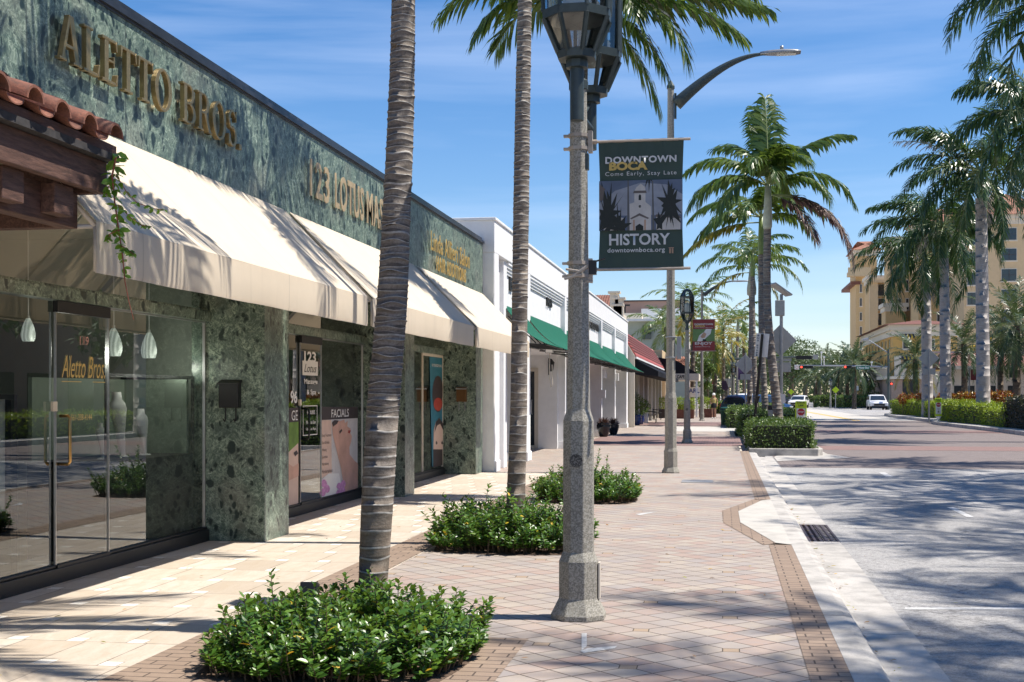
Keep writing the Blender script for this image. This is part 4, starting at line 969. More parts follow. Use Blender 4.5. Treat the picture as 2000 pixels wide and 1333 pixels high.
SP = dict(nfr=11, length=2.5, ll=.62, lw=.052, nl=46, hang=.8, plume=.25, mats=('frond',), gap=.04)
# nearest palm: crown above the frame
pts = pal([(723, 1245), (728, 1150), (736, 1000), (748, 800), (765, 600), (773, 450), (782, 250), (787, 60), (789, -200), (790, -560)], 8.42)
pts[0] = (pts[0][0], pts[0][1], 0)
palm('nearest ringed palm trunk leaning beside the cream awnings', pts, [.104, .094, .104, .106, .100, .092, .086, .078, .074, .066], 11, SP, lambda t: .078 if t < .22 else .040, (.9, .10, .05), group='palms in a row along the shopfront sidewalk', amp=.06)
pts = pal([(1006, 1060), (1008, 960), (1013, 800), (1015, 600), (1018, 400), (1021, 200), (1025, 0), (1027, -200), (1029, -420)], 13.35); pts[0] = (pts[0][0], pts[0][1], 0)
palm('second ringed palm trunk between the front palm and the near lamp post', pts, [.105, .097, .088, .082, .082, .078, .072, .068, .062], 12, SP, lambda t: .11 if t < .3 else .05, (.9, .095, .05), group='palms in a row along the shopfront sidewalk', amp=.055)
d3 = 19.3
pts = pal([(1131, 970), (1132, 800), (1133, 600), (1134, 400), (1137, 240), (1140, 120)], d3); pts[0] = (pts[0][0], pts[0][1], 0)
p3, top3 = palm('palm hidden behind the near lamp post with fronds fanning out at the top', pts, [.105, .09, .08, .075, .07, .065], 13, None, .09, (.95, .095, .05), group='palms in a row along the shopfront sidewalk')
rs = random.Random(4); mb = MB(); rb = MB()
# fronds: azimuth in camera-right frame (0 = right), elevation, length, droop
for (a, e, L, dr) in [(0, 12, 2.75, .55), (-16, 4, 2.5, .8), (6, 24, 2.7, .9), (-12, -42, 2.0, .55), (-30, -25, 1.8, .7), (8, 52, 2.7, 1.5), (-28, 2, 2.2, 1.45), (20, 74, 2.3, 1.6), (60, 60, 2.3, 1.4), (178, 30, 2.4, 1.35), (196, 12, 2.0, 1.3), (165, 60, 2.3, 1.7), (-62, 10, 1.7, 1.4), (-95, 60, 2.0, 1.5), (-135, 28, 2.0, 1.4), (110, 62, 2.2, 1.5), (140, 20, 2.0, 1.3), (205, 50, 2.2, 1.8), (-40, 40, 2.4, 1.5), (-14, 38, 2.8, 1.5)]:
    frond(mb, rb, tuple(top3), R(a)+TH, R(e), L, dr, 60, .70, .075, .75, .30, .022, rs=rs, vee=.1, gapp=.03)
c_ = mb.build('crown', M['frond'], p3); rb.build('frond_stems', M['rachis'], c_)
# ---------------------------------------------------------------- lamp posts
def octa(mb, prof, c, n=8): mb.lathe(prof, c, n, rot=R(22.5))
def lamp_post(label, c, lanterns, group='decorative concrete lamp posts on the sidewalk', big=1.0, detail=True):
    p = thing('lamp_post', label, 'lamp post', (c[0], c[1], 0), group); k = 1.0/math.cos(R(22.5)); k = 1.03
    mb = MB(); octa(mb, [(.195*k, 0), (.195*k, .035), (.138*k, .145), (.138*k, .40), (.110*k, .465), (.108*k, 1.375), (.083*k, 1.455), (.058*k, 3.68)], (c[0], c[1], 0))
    mb.build('post', M['aggregate'], p, bevel=.006)
    mb = MB(); octa(mb, [(.07, 3.681), (.07, 3.74), (.03, 3.77)], (c[0], c[1], 0)); mb.build('post_cap', M['poledark'], p)
    for (dx, dy, zb) in lanterns:
        x, y = c[0]+dx, c[1]+dy
        L = MB(); z = zb
        levels = [(.115, 0), (.165, .055), (.225, .26), (.232, .30), (.235, .80), (.20, .84)]
        for (r0, z0, h) in ((.13, 0, .05), (.232, .255, .055), (.238, .775, .05)): octa(L, [(r0, z0), (r0+.006, z0+h)], (x, y, z))
        for kk in range(8):
            g = R(22.5+45*kk); cx, sx = math.cos(g), math.sin(g)
            L.tube([(x+r*cx, y+r*sx, z+h) for r, h in ((.128, .04), (.226, .26))], .017, 6, rot=g); L.tube([(x+.229*cx, y+.229*sx, z+.30), (x+.234*cx, y+.234*sx, z+.78)], .015, 6); L.tube([(x+.234*cx, y+.234*sx, z+.82), (x+.12*cx, y+.12*sx, z+1.02)], .014, 6)
        octa(L, [(.13, 1.0), (.10, 1.05), (.02, 1.08)], (x, y, z)); octa(L, [(.03, -.06), (.075, -.055), (.075, -.005)], (x, y, z))
        fr = L.build('lantern', M['poledark'], p)
        g_ = MB(); g_.lathe([(.122, .05), (.214, .255)], (x, y, z), 8, R(22.5), caps=False); g_.lathe([(.220, .31), (.226, .775)], (x, y, z), 8, R(22.5), caps=False); g_.lathe([(.225, .83), (.12, 1.0)], (x, y, z), 8, R(22.5), caps=False); g_.build('lantern_glass', M['clearglass'], fr)
        r_ = MB(); pr = [(.085, .31)]
        for i in range(9): pr += [(.098, .325+i*.028), (.090, .339+i*.028)]
        pr += [(.06, .60), (.02, .62)]; r_.lathe(pr, (x, y, z), 20); r_.build('refractor', M['lampglass'], fr, smooth=True)
        if abs(dy) > .1 or abs(dx) > .1:
            s = MB(); s.tube([(x, y, z-.40), (x, y, z-.01)], .046, 14); s.build('arm_tube', M['poledark'], p, smooth='auto')
            s = MB(); s.tube([(x, y, z-.25), (c[0], c[1], z-.25)], .03, 10); s.tube([(x-.0, y, z-.06), (c[0], c[1], z-.3)], .012, 8); s.build('arm', M['poledark'], p, smooth='auto')
        else:
            s = MB(); s.tube([(x, y, 3.45), (x, y, z-.01)], .05, 12); s.build('arm_tube', M['poledark'], p, smooth='auto')
    if detail:
        mb = MB(); mb.tube([(c[0]-.005, c[1]-.102, .62+.48), (c[0]-.005, c[1]-.112, .62+.48)], .046, 20); mb.build('hand_hole_cover', M['agdark'], p)
        mb = MB(); mb.box(c[0]+.139, c[0]+.150, c[1]-.03, c[1]+.05, .14, .39); mb.build('access_plate', M['beige'], p)
    return p
M['lampglass'] = plain('ribbed_lamp_refractor', (.62, .62, .58), .2, var=.06); M['agdark'] = concrete('dark_aggregate', (.07, .065, .06), .3, .7)
L1 = G(1130, 1207); L1 = (L1[0], L1[1])
lamp_post('near concrete lamp post with two lanterns carrying the green history banner', L1, [(.045, -.50, 3.76), (.03, .52, 3.76)])
def strap(mb, c, z, r=.075): mb.lathe([(r, -.012), (r, .012)], (c[0], c[1], z), 8, R(22.5)); mb.box(c[0]-r-.03, c[0]-r+.01, c[1]-.02, c[1]+.02, z-.008, z+.008)
def banner(label, c, x0, x1, zt, zb, cloth, texts, art, group='banners on the lamp posts', sc_=1.0, fold=True):
    b = thing('banner', label, 'banner', (c[0], c[1], (zt+zb)/2), group); yb = c[1]
    mb = MB(); nx, nz = 24, 30; V = []
    for i in range(nx+1):
        for j in range(nz+1):
            u, v = i/nx, j/nz; pin = .012*math.sin(math.pi*v)*(1 if u < .5 else -1)*abs(u-.5)*2
            V.append((x0+(x1-x0)*u+pin*sc_, yb+.010*math.sin(u*7+v*2)*math.sin(math.pi*v)+(.004*math.sin(u*31)*(v > .88)+.003*math.sin(u*37+1)*(v < .12)), zb+(zt-zb)*v))
    mb.add(V, [(i*(nz+1)+j, (i+1)*(nz+1)+j, (i+1)*(nz+1)+j+1, i*(nz+1)+j+1) for i in range(nx) for j in range(nz)]); cl = mb.build('banner_cloth', cloth, b, smooth=True)
    for z in (zt-.01, zb+.012):
        mb = MB(); mb.tube([(c[0]+.05, yb, z), (x1+.045*sc_, yb, z)], .010, 8); mb.tube([(c[0]+.06, yb, z), (c[0]+.13, yb, z)], .016, 10); mb.build('banner_rod', M['brackets'], b, smooth='auto')
        mb = MB(); mb.box(c[0]+.068, c[0]+.098, yb-.03, yb+.03, z-.075, z+.075); 
        for dz in (-.045, .045): strap(mb, c, z+dz, .074 if z > 2.9 else .083)
        mb.build('bracket', M['brackets'], b)
    for (s, u0, v0, wd, h, m, kw) in texts:
        text(s, (x0+(x1-x0)*u0, yb-.0165, zb+(zt-zb)*v0), (1, 0, 0), (0, 0, 1), (x1-x0)*wd, (zt-zb)*h, M[m], 'banner_lettering', cl, **kw)
    for i, (pp, m) in enumerate(art):
        mb = MB(); mb.poly([(x0+(x1-x0)*u, yb-.0125-.00012*i, zb+(zt-zb)*v) for u, v in pp]); mb.build('banner_print', M[m], cl)
    return b
M['brackets'] = plain('tan_metal_bracket', (.42, .36, .30), .5, .4, var=.2)
M['bgreen'] = canvas('banner_green', (.065, .095, .082), (.04, .07, .06), .15); M['bred'] = canvas('banner_red', (.26, .06, .06), (.3, .06, .06), .2)
for k, c in dict(b_sky=(.10, .13, .19), b_cloud=(.26, .28, .32), b_white=(.50, .47, .43), b_dark=(.018, .022, .018), b_grey=(.10, .10, .10), b_roof=(.12, .10, .09), b_text=(.62, .62, .60), b_gold=(.60, .42, .12), b_leaf=(.12, .22, .08), b_tan=(.42, .27, .18), b_blue=(.08, .12, .2)).items(): M[k] = plain(k.replace('b_', 'banner_ink_'), c, .7, var=.15, scale=12)
def blob(cx, cy, rx, ry, n, seed, j=.35):
    q = random.Random(seed); return [(cx+rx*math.cos(2*math.pi*i/n)*(1+q.uniform(-j, j))*(1.15 if i % 2 else .55), cy+ry*math.sin(2*math.pi*i/n)*(1+q.uniform(-j, j))*(1.15 if i % 2 else .55)) for i in range(n)]
v0, v1 = .305, .685
def A(u, v): return (u, v0+(v1-v0)*v)
art = [([A(.01, 0), A(.985, 0), A(.995, 1), A(.005, 1)], 'b_sky'), ([A(.01, .55), A(.2, .8), A(.5, .95), A(.8, .9), A(.99, .7), A(.99, .3), A(.01, .3)], 'b_cloud'),
 ([A(.07, .0), A(.07, .33), A(.3, .25), A(.3, 0)], 'b_white'), ([A(.68, 0), A(.68, .26), A(.96, .26), A(.96, 0)], 'b_white'), ([A(.66, .26), A(.97, .22), A(.95, .28), A(.68, .31)], 'b_roof'),
 ([A(.34, 0), A(.345, 1.0), A(.36, 1.0), A(.37, 0)], 'b_grey'), ([A(.635, 0), A(.63, .98), A(.645, .98), A(.66, 0)], 'b_grey'),
 ([A(.37, 0), A(.37, .53), A(.425, .56), A(.425, .78), A(.45, .86), A(.50, .93), A(.55, .86), A(.555, .78), A(.555, .56), A(.62, .47), A(.62, 0)], 'b_white'), ([A(.41, .74), A(.42, .79), A(.56, .79), A(.57, .74)], 'b_roof'),
 ([A(.475, .60), A(.475, .69), A(.49, .72), A(.505, .69), A(.505, .60)], 'b_dark'), ([A(.475, .47)]+[A(.49+.016*math.cos(g), .475+.028*math.sin(g)) for g in np.linspace(0, 6, 8)], 'b_dark'),
 ([A(.375, .24), A(.485, .34), A(.60, .24), A(.58, .22), A(.485, .29), A(.39, .22)], 'b_roof'), ([A(.41, 0), A(.41, .21), A(.43, .21), A(.43, 0)], 'b_tan'), ([A(.54, 0), A(.54, .21), A(.56, .21), A(.56, 0)], 'b_tan'), ([A(.44, 0), A(.44, .08), A(.485, .13), A(.53, .08), A(.53, 0)], 'b_dark'),
 (blob(.36, .93, .13, .10, 25, 1) , 'b_dark'), (blob(.50, .93, .09, .07, 23, 2), 'b_dark'), (blob(.60, .78, .07, .13, 23, 3), 'b_dark'), (blob(.13, .42, .14, .22, 33, 4), 'b_dark'), (blob(.25, .32, .11, .14, 31, 5), 'b_dark'), (blob(.06, .14, .06, .13, 11, 6), 'b_dark'), (blob(.84, .50, .13, .18, 33, 7), 'b_dark'), (blob(.72, .36, .07, .09, 11, 8), 'b_dark'), (blob(.93, .15, .06, .15, 13, 9), 'b_dark'), (blob(.76, .10, .05, .10, 11, 10), 'b_dark'), ([A(.23, 0), A(.245, .3), A(.26, .3), A(.265, 0)], 'b_dark'), ([A(.01, .75), A(.01, .95), A(.09, .83), A(.07, .8), A(.06, .62), A(.01, .6)], 'b_roof')]
art = [([(min(.985, max(.012, u)), min(v1, max(v0, v))) for u, v in p], m) for p, m in art]
zt, zb = H+505*8.79/F, H+246*8.79/F
xb0, xb1 = XD(1167, 8.85), XD(1337, 8.95)
banner('green DOWNTOWN BOCA HISTORY banner hanging from the near lamp post', L1, xb0, xb1, zt, zb, M['bgreen'],
  [('DOWNTOWN', .085, .815, .83, .053, 'b_text', dict(bold=.035, sp=1.12)), ('BOCA', .13, .762, .45, .066, 'b_gold', dict(bold=.05)), ('Come Early, Stay Late', .085, .712, .83, .040, 'b_text', dict(sp=1.2)), ('HISTORY', .13, .192, .71, .088, 'b_text', dict(bold=.025)), ('downtownboca.org', .11, .128, .67, .045, 'b_text', dict(bold=.015, sp=1.08))], art)
# small crest
mb = MB(); cx = xb0+(xb1-xb0)*.855; cz = zb+(zt-zb)*.145; mb.box(cx-.014, cx-.003, L1[1]-.0165, L1[1]-.0155, cz-.018, cz+.016); mb.box(cx+.003, cx+.014, L1[1]-.0165, L1[1]-.0155, cz-.018, cz+.016); mb.box(cx-.018, cx+.018, L1[1]-.0165, L1[1]-.0155, cz+.018, cz+.023); ob = mb.build('banner_emblem', M['b_tan'], [o for o in sc.objects if o.name.startswith('banner_cloth')][0])
# junction gadget wrapped round the post under the banner
cl_ = thing('cable_clamp', 'bundle of silver and tan clamps strapped round the near lamp post below the banner', 'clamp', (L1[0], L1[1]-.12, 2.4))
mb = MB(); rs = random.Random(8)
def pd(px, py, dy=-.13): X = XD(px, 8.67); return (X, YD(X, 8.67), H+(773-py)*8.67/F)
for a, b, r in (((1105, 526), (1136, 531), .008), ((1102, 545), (1137, 536), .010), ((1118, 540), (1158, 512), .009), ((1130, 532), (1150, 520), .012), ((1146, 549), (1158, 551), .010), ((1140, 556), (1150, 540), .004)): mb.tube([pd(*a), pd(*b)], r, 6)
mb.build('clamp_straps', M['brackets'], cl_)
mb = MB(); mb.tube([pd(1160, 512), pd(1182, 505)], .006, 6); a = pd(1156, 524); mb.box(a[0]-.02, a[0]+.03, a[1]-.03, a[1]+.03, a[2]-.045, a[2]+.05); mb.build('clamp_block', M['darkmetal'], cl_)
mb = MB(); a = pd(1144, 312); mb.box(a[0]-.012, a[0]+.012, a[1]+.06, a[1]+.12, a[2]-.055, a[2]+.055); tag(mb.build('sensor_box', M['poledark'], origin=a, bevel=.004), 'small dark box on the side of the near lamp post beside the banner', 'box')
L3 = G(1342, 866); lamp_post('second concrete lamp post, single lantern, carrying the red ENJOY banner', L3, [(0, 0, 3.95)])
x0_, x1_ = XD(1353, 41.7), XD(1396.5, 41.7); zt, zb = H+(773-624)*41.7/F, H+(773-687)*41.7/F
def AA(u, v): return (u, .31+.38*v)
banner('red DOWNTOWN BOCA ENJOY banner on the second lamp post', L3, x0_, x1_, zt, zb, M['bred'],
  [('DOWNTOWN', .08, .81, .83, .055, 'b_text', dict(bold=.03)), ('BOCA', .12, .755, .44, .06, 'b_gold', dict(bold=.04)), ('Come Early, Stay Late', .08, .715, .83, .035, 'b_text', {}), ('ENJOY', .1, .18, .78, .11, 'b_text', dict(bold=.02)), ('downtownboca.org', .1, .125, .68, .035, 'b_text', {})],
  [([AA(0.01, 0), AA(.99, 0), AA(.99, 1), AA(.01, 1)], 'b_leaf'), ([AA(.2, 0), AA(.3, .5), AA(.5, .75), AA(.6, 1), AA(.85, 1), AA(.8, .6), AA(.55, .2), AA(.4, 0)], 'b_text'), ([AA(.35, .4), AA(.5, .75), AA(.62, .6), AA(.55, .3), AA(.42, .25)], 'b_tan'), ([AA(.45, .0), AA(.45, .2), AA(.6, .15), AA(.62, 0)], 'b_dark')])
# ---------------------------------------------------------------- cobra head street lights
def street_light(label, c, h, arm_dx, arm_z, tip_z, group='tall street lights with cobra heads along the kerb', k=1.0):
    p = thing('street_light', label, 'street light', (c[0], c[1], 0), group); x, y = c
    mb = MB(); octa(mb, [(.19, 0), (.19, .03), (.145, .12), (.145, .43), (.125, .50), (.125, 1.5), (.100, 1.62), (.068, h)], (x, y, 0)); mb.build('post', M['aggregate'], p, bevel=.006)
    mb = MB(); octa(mb, [(.085, h+.001), (.085, h+.05), (.02, h+.16)], (x, y, 0)); mb.box(x+.07, x+.115, y-.05, y+.05, arm_z-.28, arm_z+.22); mb.build('pole_cap', M['poledark'], p)
    mb = MB(); n = 14; P = []; rr = []
    for i in range(n+1):
        t = i/n; P.append((x+.11+(arm_dx-.11)*t, y, arm_z+(tip_z-arm_z)*math.sin(min(1, t*1.02)*math.pi/2)**.95)); rr.append(.10*(1-t)**1.1+.028)
    mb.tube(P, rr, 10); mb.build('arm', M['poledark'], p, smooth=True)
    mb = MB(); hx, hz = x+arm_dx, tip_z; V = [(-.15, .05, .045), (.05, .09, .07), (.3, .14, .075), (.55, .15, .06), (.68, .10, .04)]
    pts = []; m = 12
    for dx, wy, hh in V:
        for q in range(m):
            g = 2*math.pi*q/m; pts.append((hx+dx*.95*k, y+wy*math.cos(g), hz+.0+hh*max(-.35, math.sin(g))))
    mb.add(pts, [(i*m+q, (i+1)*m+q, (i+1)*m+(q+1) % m, i*m+(q+1) % m) for i in range(4) for q in range(m)]+[list(range(m)), [4*m+q for q in range(m)][::-1]])
    mb.lathe([(.035, 0), (.035, .07)], (hx+.28, y, hz+.07), 10)
    hd = mb.build('lamp_head', M['greymetal'], p, smooth=True)
    mb = MB(); mb.box(hx+.18, hx+.55, y-.09, y+.09, hz-.034, hz-.028); mb.build('lens', M['lampglass'], hd)
    return p
SL2 = G(1310, 924)
z_ = lambda py, d: H+(773-py)*d/F
sl = street_light('nearest tall cobra head street light behind the green banner', SL2, z_(158, 25), XD(1500, 25)-SL2[0], z_(190, 25), z_(96, 25))
mb = MB()
for py in (656, 697): mb.lathe([(.118, -.015), (.118, .015)], (SL2[0], SL2[1], z_(py, 25)), 8, R(22.5))
mb.box(SL2[0]+.12, SL2[0]+.21, SL2[1]-.05, SL2[1]+.05, z_(700, 25), z_(655, 25)); tag(mb.build('equipment_box', M['greymetal'], origin=(SL2[0]+.16, SL2[1], 2.5), bevel=.01), 'slim grey box strapped to the nearest street light pole', 'box')
SL4 = G(1371, 822); street_light('second cobra head street light beyond the red banner', SL4, z_(564, 77), XD(1432, 77)-SL4[0], z_(572, 77), z_(545, 77), k=1.6)
def pd_(px, d): X = XD(px, d); return (X, YD(X, d))
c = pd_(1429, 124); street_light('third cobra head street light farther down the kerb', c, z_(649, 124), XD(1470, 124)-c[0], z_(655, 124), z_(637, 124), k=2.0)
c = pd_(1433, 100); lamp_post('distant lamp post with single lantern near the diamond sign back', c, [(0, 0, z_(735, 100))], detail=False)
c2 = pd_(1387, 145); lamp_post('farthest small lamp post beside the tiny red banner', c2, [(0, 0, z_(739, 145))], detail=False)
banner('tiny distant red banner on the farthest lamp post', c2, c2[0]+.2, c2[0]+.2+10*145/F, z_(735, 145), z_(751, 145), M['bred'], [], [([(.1, .3), (.9, .3), (.9, .7), (.1, .7)], 'b_tan')])
# ---------------------------------------------------------------- white building with green awnings
XW = -4.56
wb = thing('white_building', 'white stucco shop building with recessed bays beyond the marble one', 'building', (XW, 44, 0))
mb = MB(); mb.box(-14, XW, 25.50, 62.3, 4.45, 5.10); mb.box(-14, XW+.03, 25.47, 62.3, 5.1005, 5.16)
mb.box(-14, -6.9, 25.52, 62.2, 0, 4.449); mb.box(-14, XW-.01, 25.51, 25.56, 0, 4.449)
mb.build('wall', M['white'], wb, bevel=.01)
bays = [(27.35, 29.8), (30.4, 37.2), (37.6, 43.2), (43.6, 48.6), (49.0, 54.7), (55.2, 61.4)]
pil = [(25.561, 26.0)]+[(a[1], b[0]) for a, b in zip(bays, bays[1:])]+[(61.4, 62.25)]
for a, b in pil:
    mb = MB(); mb.box(-6.9, XW, a, b, 0, 4.449); mb.box(-5.4, XW+.03, a-.03, b+.03, 0, .22); mb.build('pilaster', M['white'], wb, bevel=.008)
for i, (a, b) in enumerate(((26.0, 26.28), (26.28, 26.6), (26.6, 26.95), (26.95, 27.35))):
    x = XW-.06-.045*(i if i < 3 else 0); mb = MB(); mb.box(-5.4, x, a, b, 0, 4.449); mb.build('pilaster_rib', M['white'], wb, bevel=.005)
for i, (a, b) in enumerate(bays):
    mb = MB(); mb.box(-6.9, XW-.13, a, b, 2.72, 4.18)
    for k in range(4): mb.box(-5.4, XW-.02-.025*k, a, b, 4.448-.065*(k+1), 4.448-.065*k-.0005)
    mb.build('sign_panel', M['white'], wb)
    if i != 1:
        mb = MB(); mb.box(-5.35, -5.05, a, b, 0, .16); mb.box(-5.30, -5.10, a, b, 2.45, 2.719); n = max(1, int((b-a)/1.9))
        for k in range(n+1):
            y = a+.03+(b-a-.06)*k/n; mb.box(-5.26, -5.12, y-.04, y+.04, .161, 2.449)
        mb.build('window_frame', M['white'], wb)
        mb = MB(); mb.box(-5.21, -5.19, a, b, .16, 2.45); mb.build('window_pane', M['winglass'], wb)
mb = MB(); mb.box(-6.9, XW-.2, 37.0, 37.2, 0, 2.72); mb.build('recess_wall', M['white'], wb)
xa, xb = -6.2, -5.42
dr = MB(); dr.box(xa, xb, 36.93, 36.999, .1, 2.25); dr = dr.build('door', M['winglass'], wb)
mb = MB(); mb.box(xa-.1, xa, 36.9, 36.999, .0, 2.36); mb.box(xb, xb+.1, 36.9, 36.999, 0, 2.36); mb.box(xa, xb, 36.9, 36.999, 2.25, 2.36); mb.box(xa, xb, 36.91, 36.999, 0, .1); mb.build('door_frame', M['beige'], dr)
mb = MB(); mb.tube([(xb-.08, 36.92, 1.0), (xb-.08, 36.86, 1.02), (xb-.08, 36.86, 1.4), (xb-.08, 36.92, 1.42)], .015, 6); mb.build('door_handle', M['steel'], dr)
def wsign(s, a, b, ya, yb, lab, bold=.05):
    y0 = DY(a, XW-.13); y1 = DY(b, XW-.13); o = thing('shop_sign', lab, 'sign', (XW-.13, y0, 3.6)); z0 = ZP(yb, XW-.13, (y0+y1)/2); z1 = ZP(ya, XW-.13, (y0+y1)/2)
    text(s, (XW-.125, y0, z0), (0, 1, 0), (0, 0, 1), y1-y0, z1-z0, M['black'], 'letters', o, .04, bold)
wsign('EAST', 993, 1012, 546, 572, 'black letters reading EAST high on the white wall beside the second palm trunk')
wsign('H-B', 1066, 1076, 583, 600, 'black letters reading H-B on the white wall above the green awning')
wsign('L-BOUTIN', 1150, 1169, 632, 645, 'row of small black letters on the white wall right of the near lamp post')
def green_awning(a, b, lab):
    o = thing('awning', lab, 'awning', (XW, a, 3.5), 'dark green awnings on the white building')
    n = 14; V = []; ny = max(4, int((b-a)*2)); x0, z0, x1, z1 = XW-.12, 3.52, -3.72, 2.66
    for s in (0, 1):
        for i in range(n+1):
            u = i/n
            for j in range(ny+1):
                y = a+(b-a)*j/ny; sag = .14*math.sin(math.pi*u)+.02*math.sin(math.pi*((j/ny*3) % 1))*math.sin(math.pi*u)
                V.append((x0+(x1-x0)*u, y, z0+(z1-z0)*u-sag-.012*s))
    m = ny+1; fs = []
    for i in range(n):
        for j in range(ny):
            q = (i*m+j, (i+1)*m+j, (i+1)*m+j+1, i*m+j+1); fs.append(q); q = [k+(n+1)*m for k in q][::-1]; fs.append(q)
    mb = MB(); mb.add(V, fs); mb.build('canopy', M['greencanvas'], o, smooth=True)
    mb = MB()
    for y in np.linspace(a+.03, b-.03, 4): mb.tube([(x0+.02, y, 2.70), (x1-.02, y, 2.64)], .015, 6); mb.tube([(x0+.1, y, z0-.25), (x1-.25, y, 2.68)], .012, 6)
    for x in (x1-.03, (x0+x1)/2-.1): mb.tube([(x, a+.03, 2.65), (x, b-.03, 2.65)], .014, 6)
    mb.build('canopy_frame', M['darkmetal'], o)
for (a, b), l in zip(bays, ('green awning partly hidden by the second palm trunk', 'long green awning under the H-B letters', 'green awning hidden mostly by the near lamp post', 'green awning just right of the near lamp post', 'green awning second from the far end of the white building', 'farthest green awning beside the red tiled roof')): green_awning(a-.12, b+.12, l)
d_ = 31.0; X = XD(1073, d_); Y = YD(X, d_); fl = thing('floodlight', 'square white floodlight under the green awning', 'floodlight', (X, Y, 2.6))
mb = MB(); Mx = Euler((R(25), 0, R(10))).to_matrix(); mb.rbox((X, Y, 2.66), (.21, .07, .17), Mx); b_ = mb.build('housing', M['greymetal'], fl, bevel=.01)
mb = MB(); mb.rbox((X, Y-.037, 2.648), (.16, .006, .12), Mx); mb.build('lens', M['signwhite'], b_)
mb = MB(); mb.tube([(X+.1, Y+.05, 2.74), (X-.6, Y+.2, 2.78)], .012, 6); mb.tube([(X, Y+.05, 2.6), (X, Y+.05, 2.0), (X+.03, Y+.05, 1.75), (X+.07, Y+.05, 1.8), (X+.06, Y+.05, 2.3)], .012, 6); mb.build('cable', M['beige'], fl)
X = XD(1081, 37.6); wl = thing('wall_lantern', 'black carriage lantern on the recessed white wall', 'wall lamp', (X, 36.85, 2.3))
mb = MB(); mb.lathe([(.03, 0), (.06, .04), (.09, .24), (.10, .25), (.02, .36)], (X, 36.8, 2.25), 6); mb.tube([(X-.0, 36.8, 2.6), (X-.08, 36.85, 2.62), (X-.10, 36.99, 2.5), (X-.10, 36.99, 2.15)], .015, 6); mb.build('lantern_frame', M['black'], wl)
# boxes on the far pilasters
for px, py, lab in ((1183, 731, 'upper white box on the pilaster under the green awning'), (1181, 770, 'lower white box on the pilaster right of the near lamp post'), (1207, 737, 'white box on the farther pilaster')):
    Y = DY(px, XW+.1); z = ZP(py, XW+.1, Y); mb = MB(); mb.box(XW-.02, XW+.14, Y-.25, Y+.15, z-.16, z+.16); tag(mb.build('wall_box', M['white'], origin=(XW, Y, z), bevel=.01), lab, 'box', 'white boxes on the white building')
# ---------------------------------------------------------------- building with red mansard, cafe canopy
rb_ = thing('mansard_building', 'shop building with a red tiled mansard and black awning beyond the white one', 'building', (-4.6, 78, 0))
Y0, Y1 = 62.4, 94
mb = MB(); mb.box(-14, -5.0, Y0, Y1, 0, 4.6)
for y in np.arange(Y0+.3, Y1, 4.2): mb.box(-5.0, -4.35, y, y+.9, 0, 3.4)
mb.prism([(-5.6, Y0, 0), (-4.25, Y0, 0), (-4.25, Y0, 3.5), (-5.0, Y0, 4.75), (-5.6, Y0, 4.75)], (0, .25, 0))
mb.build('wall', M['beige'], rb_)
mb = MB(); mb.prism([(-4.95, Y0+.26, 4.8), (-4.2, Y0+.26, 3.55), (-4.2, Y0+.26, 3.45), (-5.1, Y0+.26, 4.7)], (0, Y1-Y0-1, 0)); rf = mb.build('roof', M['redroof'], rb_)
mb = MB()
for k in range(1, 7):
    t = k/7; x = -4.95+.75*t; z = 4.8-1.25*t; mb.box(x-.03, x+.035, Y0+.3, Y1-.8, z-.02, z+.035)
mb.build('tile_course', M['posterdark'], rf)
mb = MB(); mb.prism([(-5.1, Y1-.7, 4.95), (-4.1, Y1-.7, 3.6), (-4.1, Y1-.7, 3.3), (-5.1, Y1-.7, 4.5)], (0, .5, 0)); mb.build('roof_end', M['trim'], rb_)
mb = MB(); mb.box(-4.25, -4.16, Y0+.3, Y1-.7, 3.36, 3.45); mb.build('gutter', M['white'], rb_)
mb = MB()
for y in np.arange(Y0+1.4, Y1-3, 4.2): mb.box(-5.01, -4.97, y, y+2.7, .1, 3.0)
mb.build('window', M['winglass'], rb_)
mb = MB(); mb.prism([(-4.3, 63.5, 3.35), (-3.15, 63.5, 2.75), (-3.15, 63.5, 2.5), (-4.3, 63.5, 2.6)], (0, 29, 0)); tag(mb.build('awning', M['blackcanvas'], origin=(-4.3, 63.5, 2.6)), 'long black awning below the red tiled mansard roof', 'awning')
cf = thing('cafe_canopy', 'beige fascia canopy lettered DE CAFE spanning the sidewalk cafe', 'canopy', (-3.2, 94, 0))
xa, xb = XD(1284, 94), XD(1366, 94); zt, zb = z_(731, 94), z_(744, 94)
mb = MB(); mb.box(xa, xb, 92.9, 99, zb, zt); mb.build('fascia', M['cream_light'] if False else M['trim'], cf)
mb = MB(); mb.prism([(xa, 93, zt+.01), (xb-.1, 93, zt+.01), (xb-1.6, 93, zt+.95), (xa, 93, zt+1.2)], (0, 6, 0)); mb.build('canopy_roof', M['blackcanvas'], cf)
for x in (xb-.12, ): mb = MB(); mb.box(x-.12, x+.02, 92.95, 93.1, 0, zb-.002); mb.build('post', M['white'], cf)
text('CREME DE CAFE', (xa+.35, 92.89, zb+.14), (1, 0, 0), (0, 0, 1), (XD(1340, 94)-xa-.4), .25, M['black'], 'letters', cf, 0, .03)
mb = MB(); mb.box(-14, -4.4, 94.5, 112, 0, 4.9); tag(mb.build('cafe_building', M['cream_light'], origin=(-5, 95, 0)), 'cream cafe building behind the canopy', 'building')
orf = thing('tiled_roof', 'small orange barrel tile roof behind the lamp posts', 'roof', (XD(1328, 104), 103, 4))
mb = MB(); X0, X1 = XD(1318, 104), XD(1340, 104)
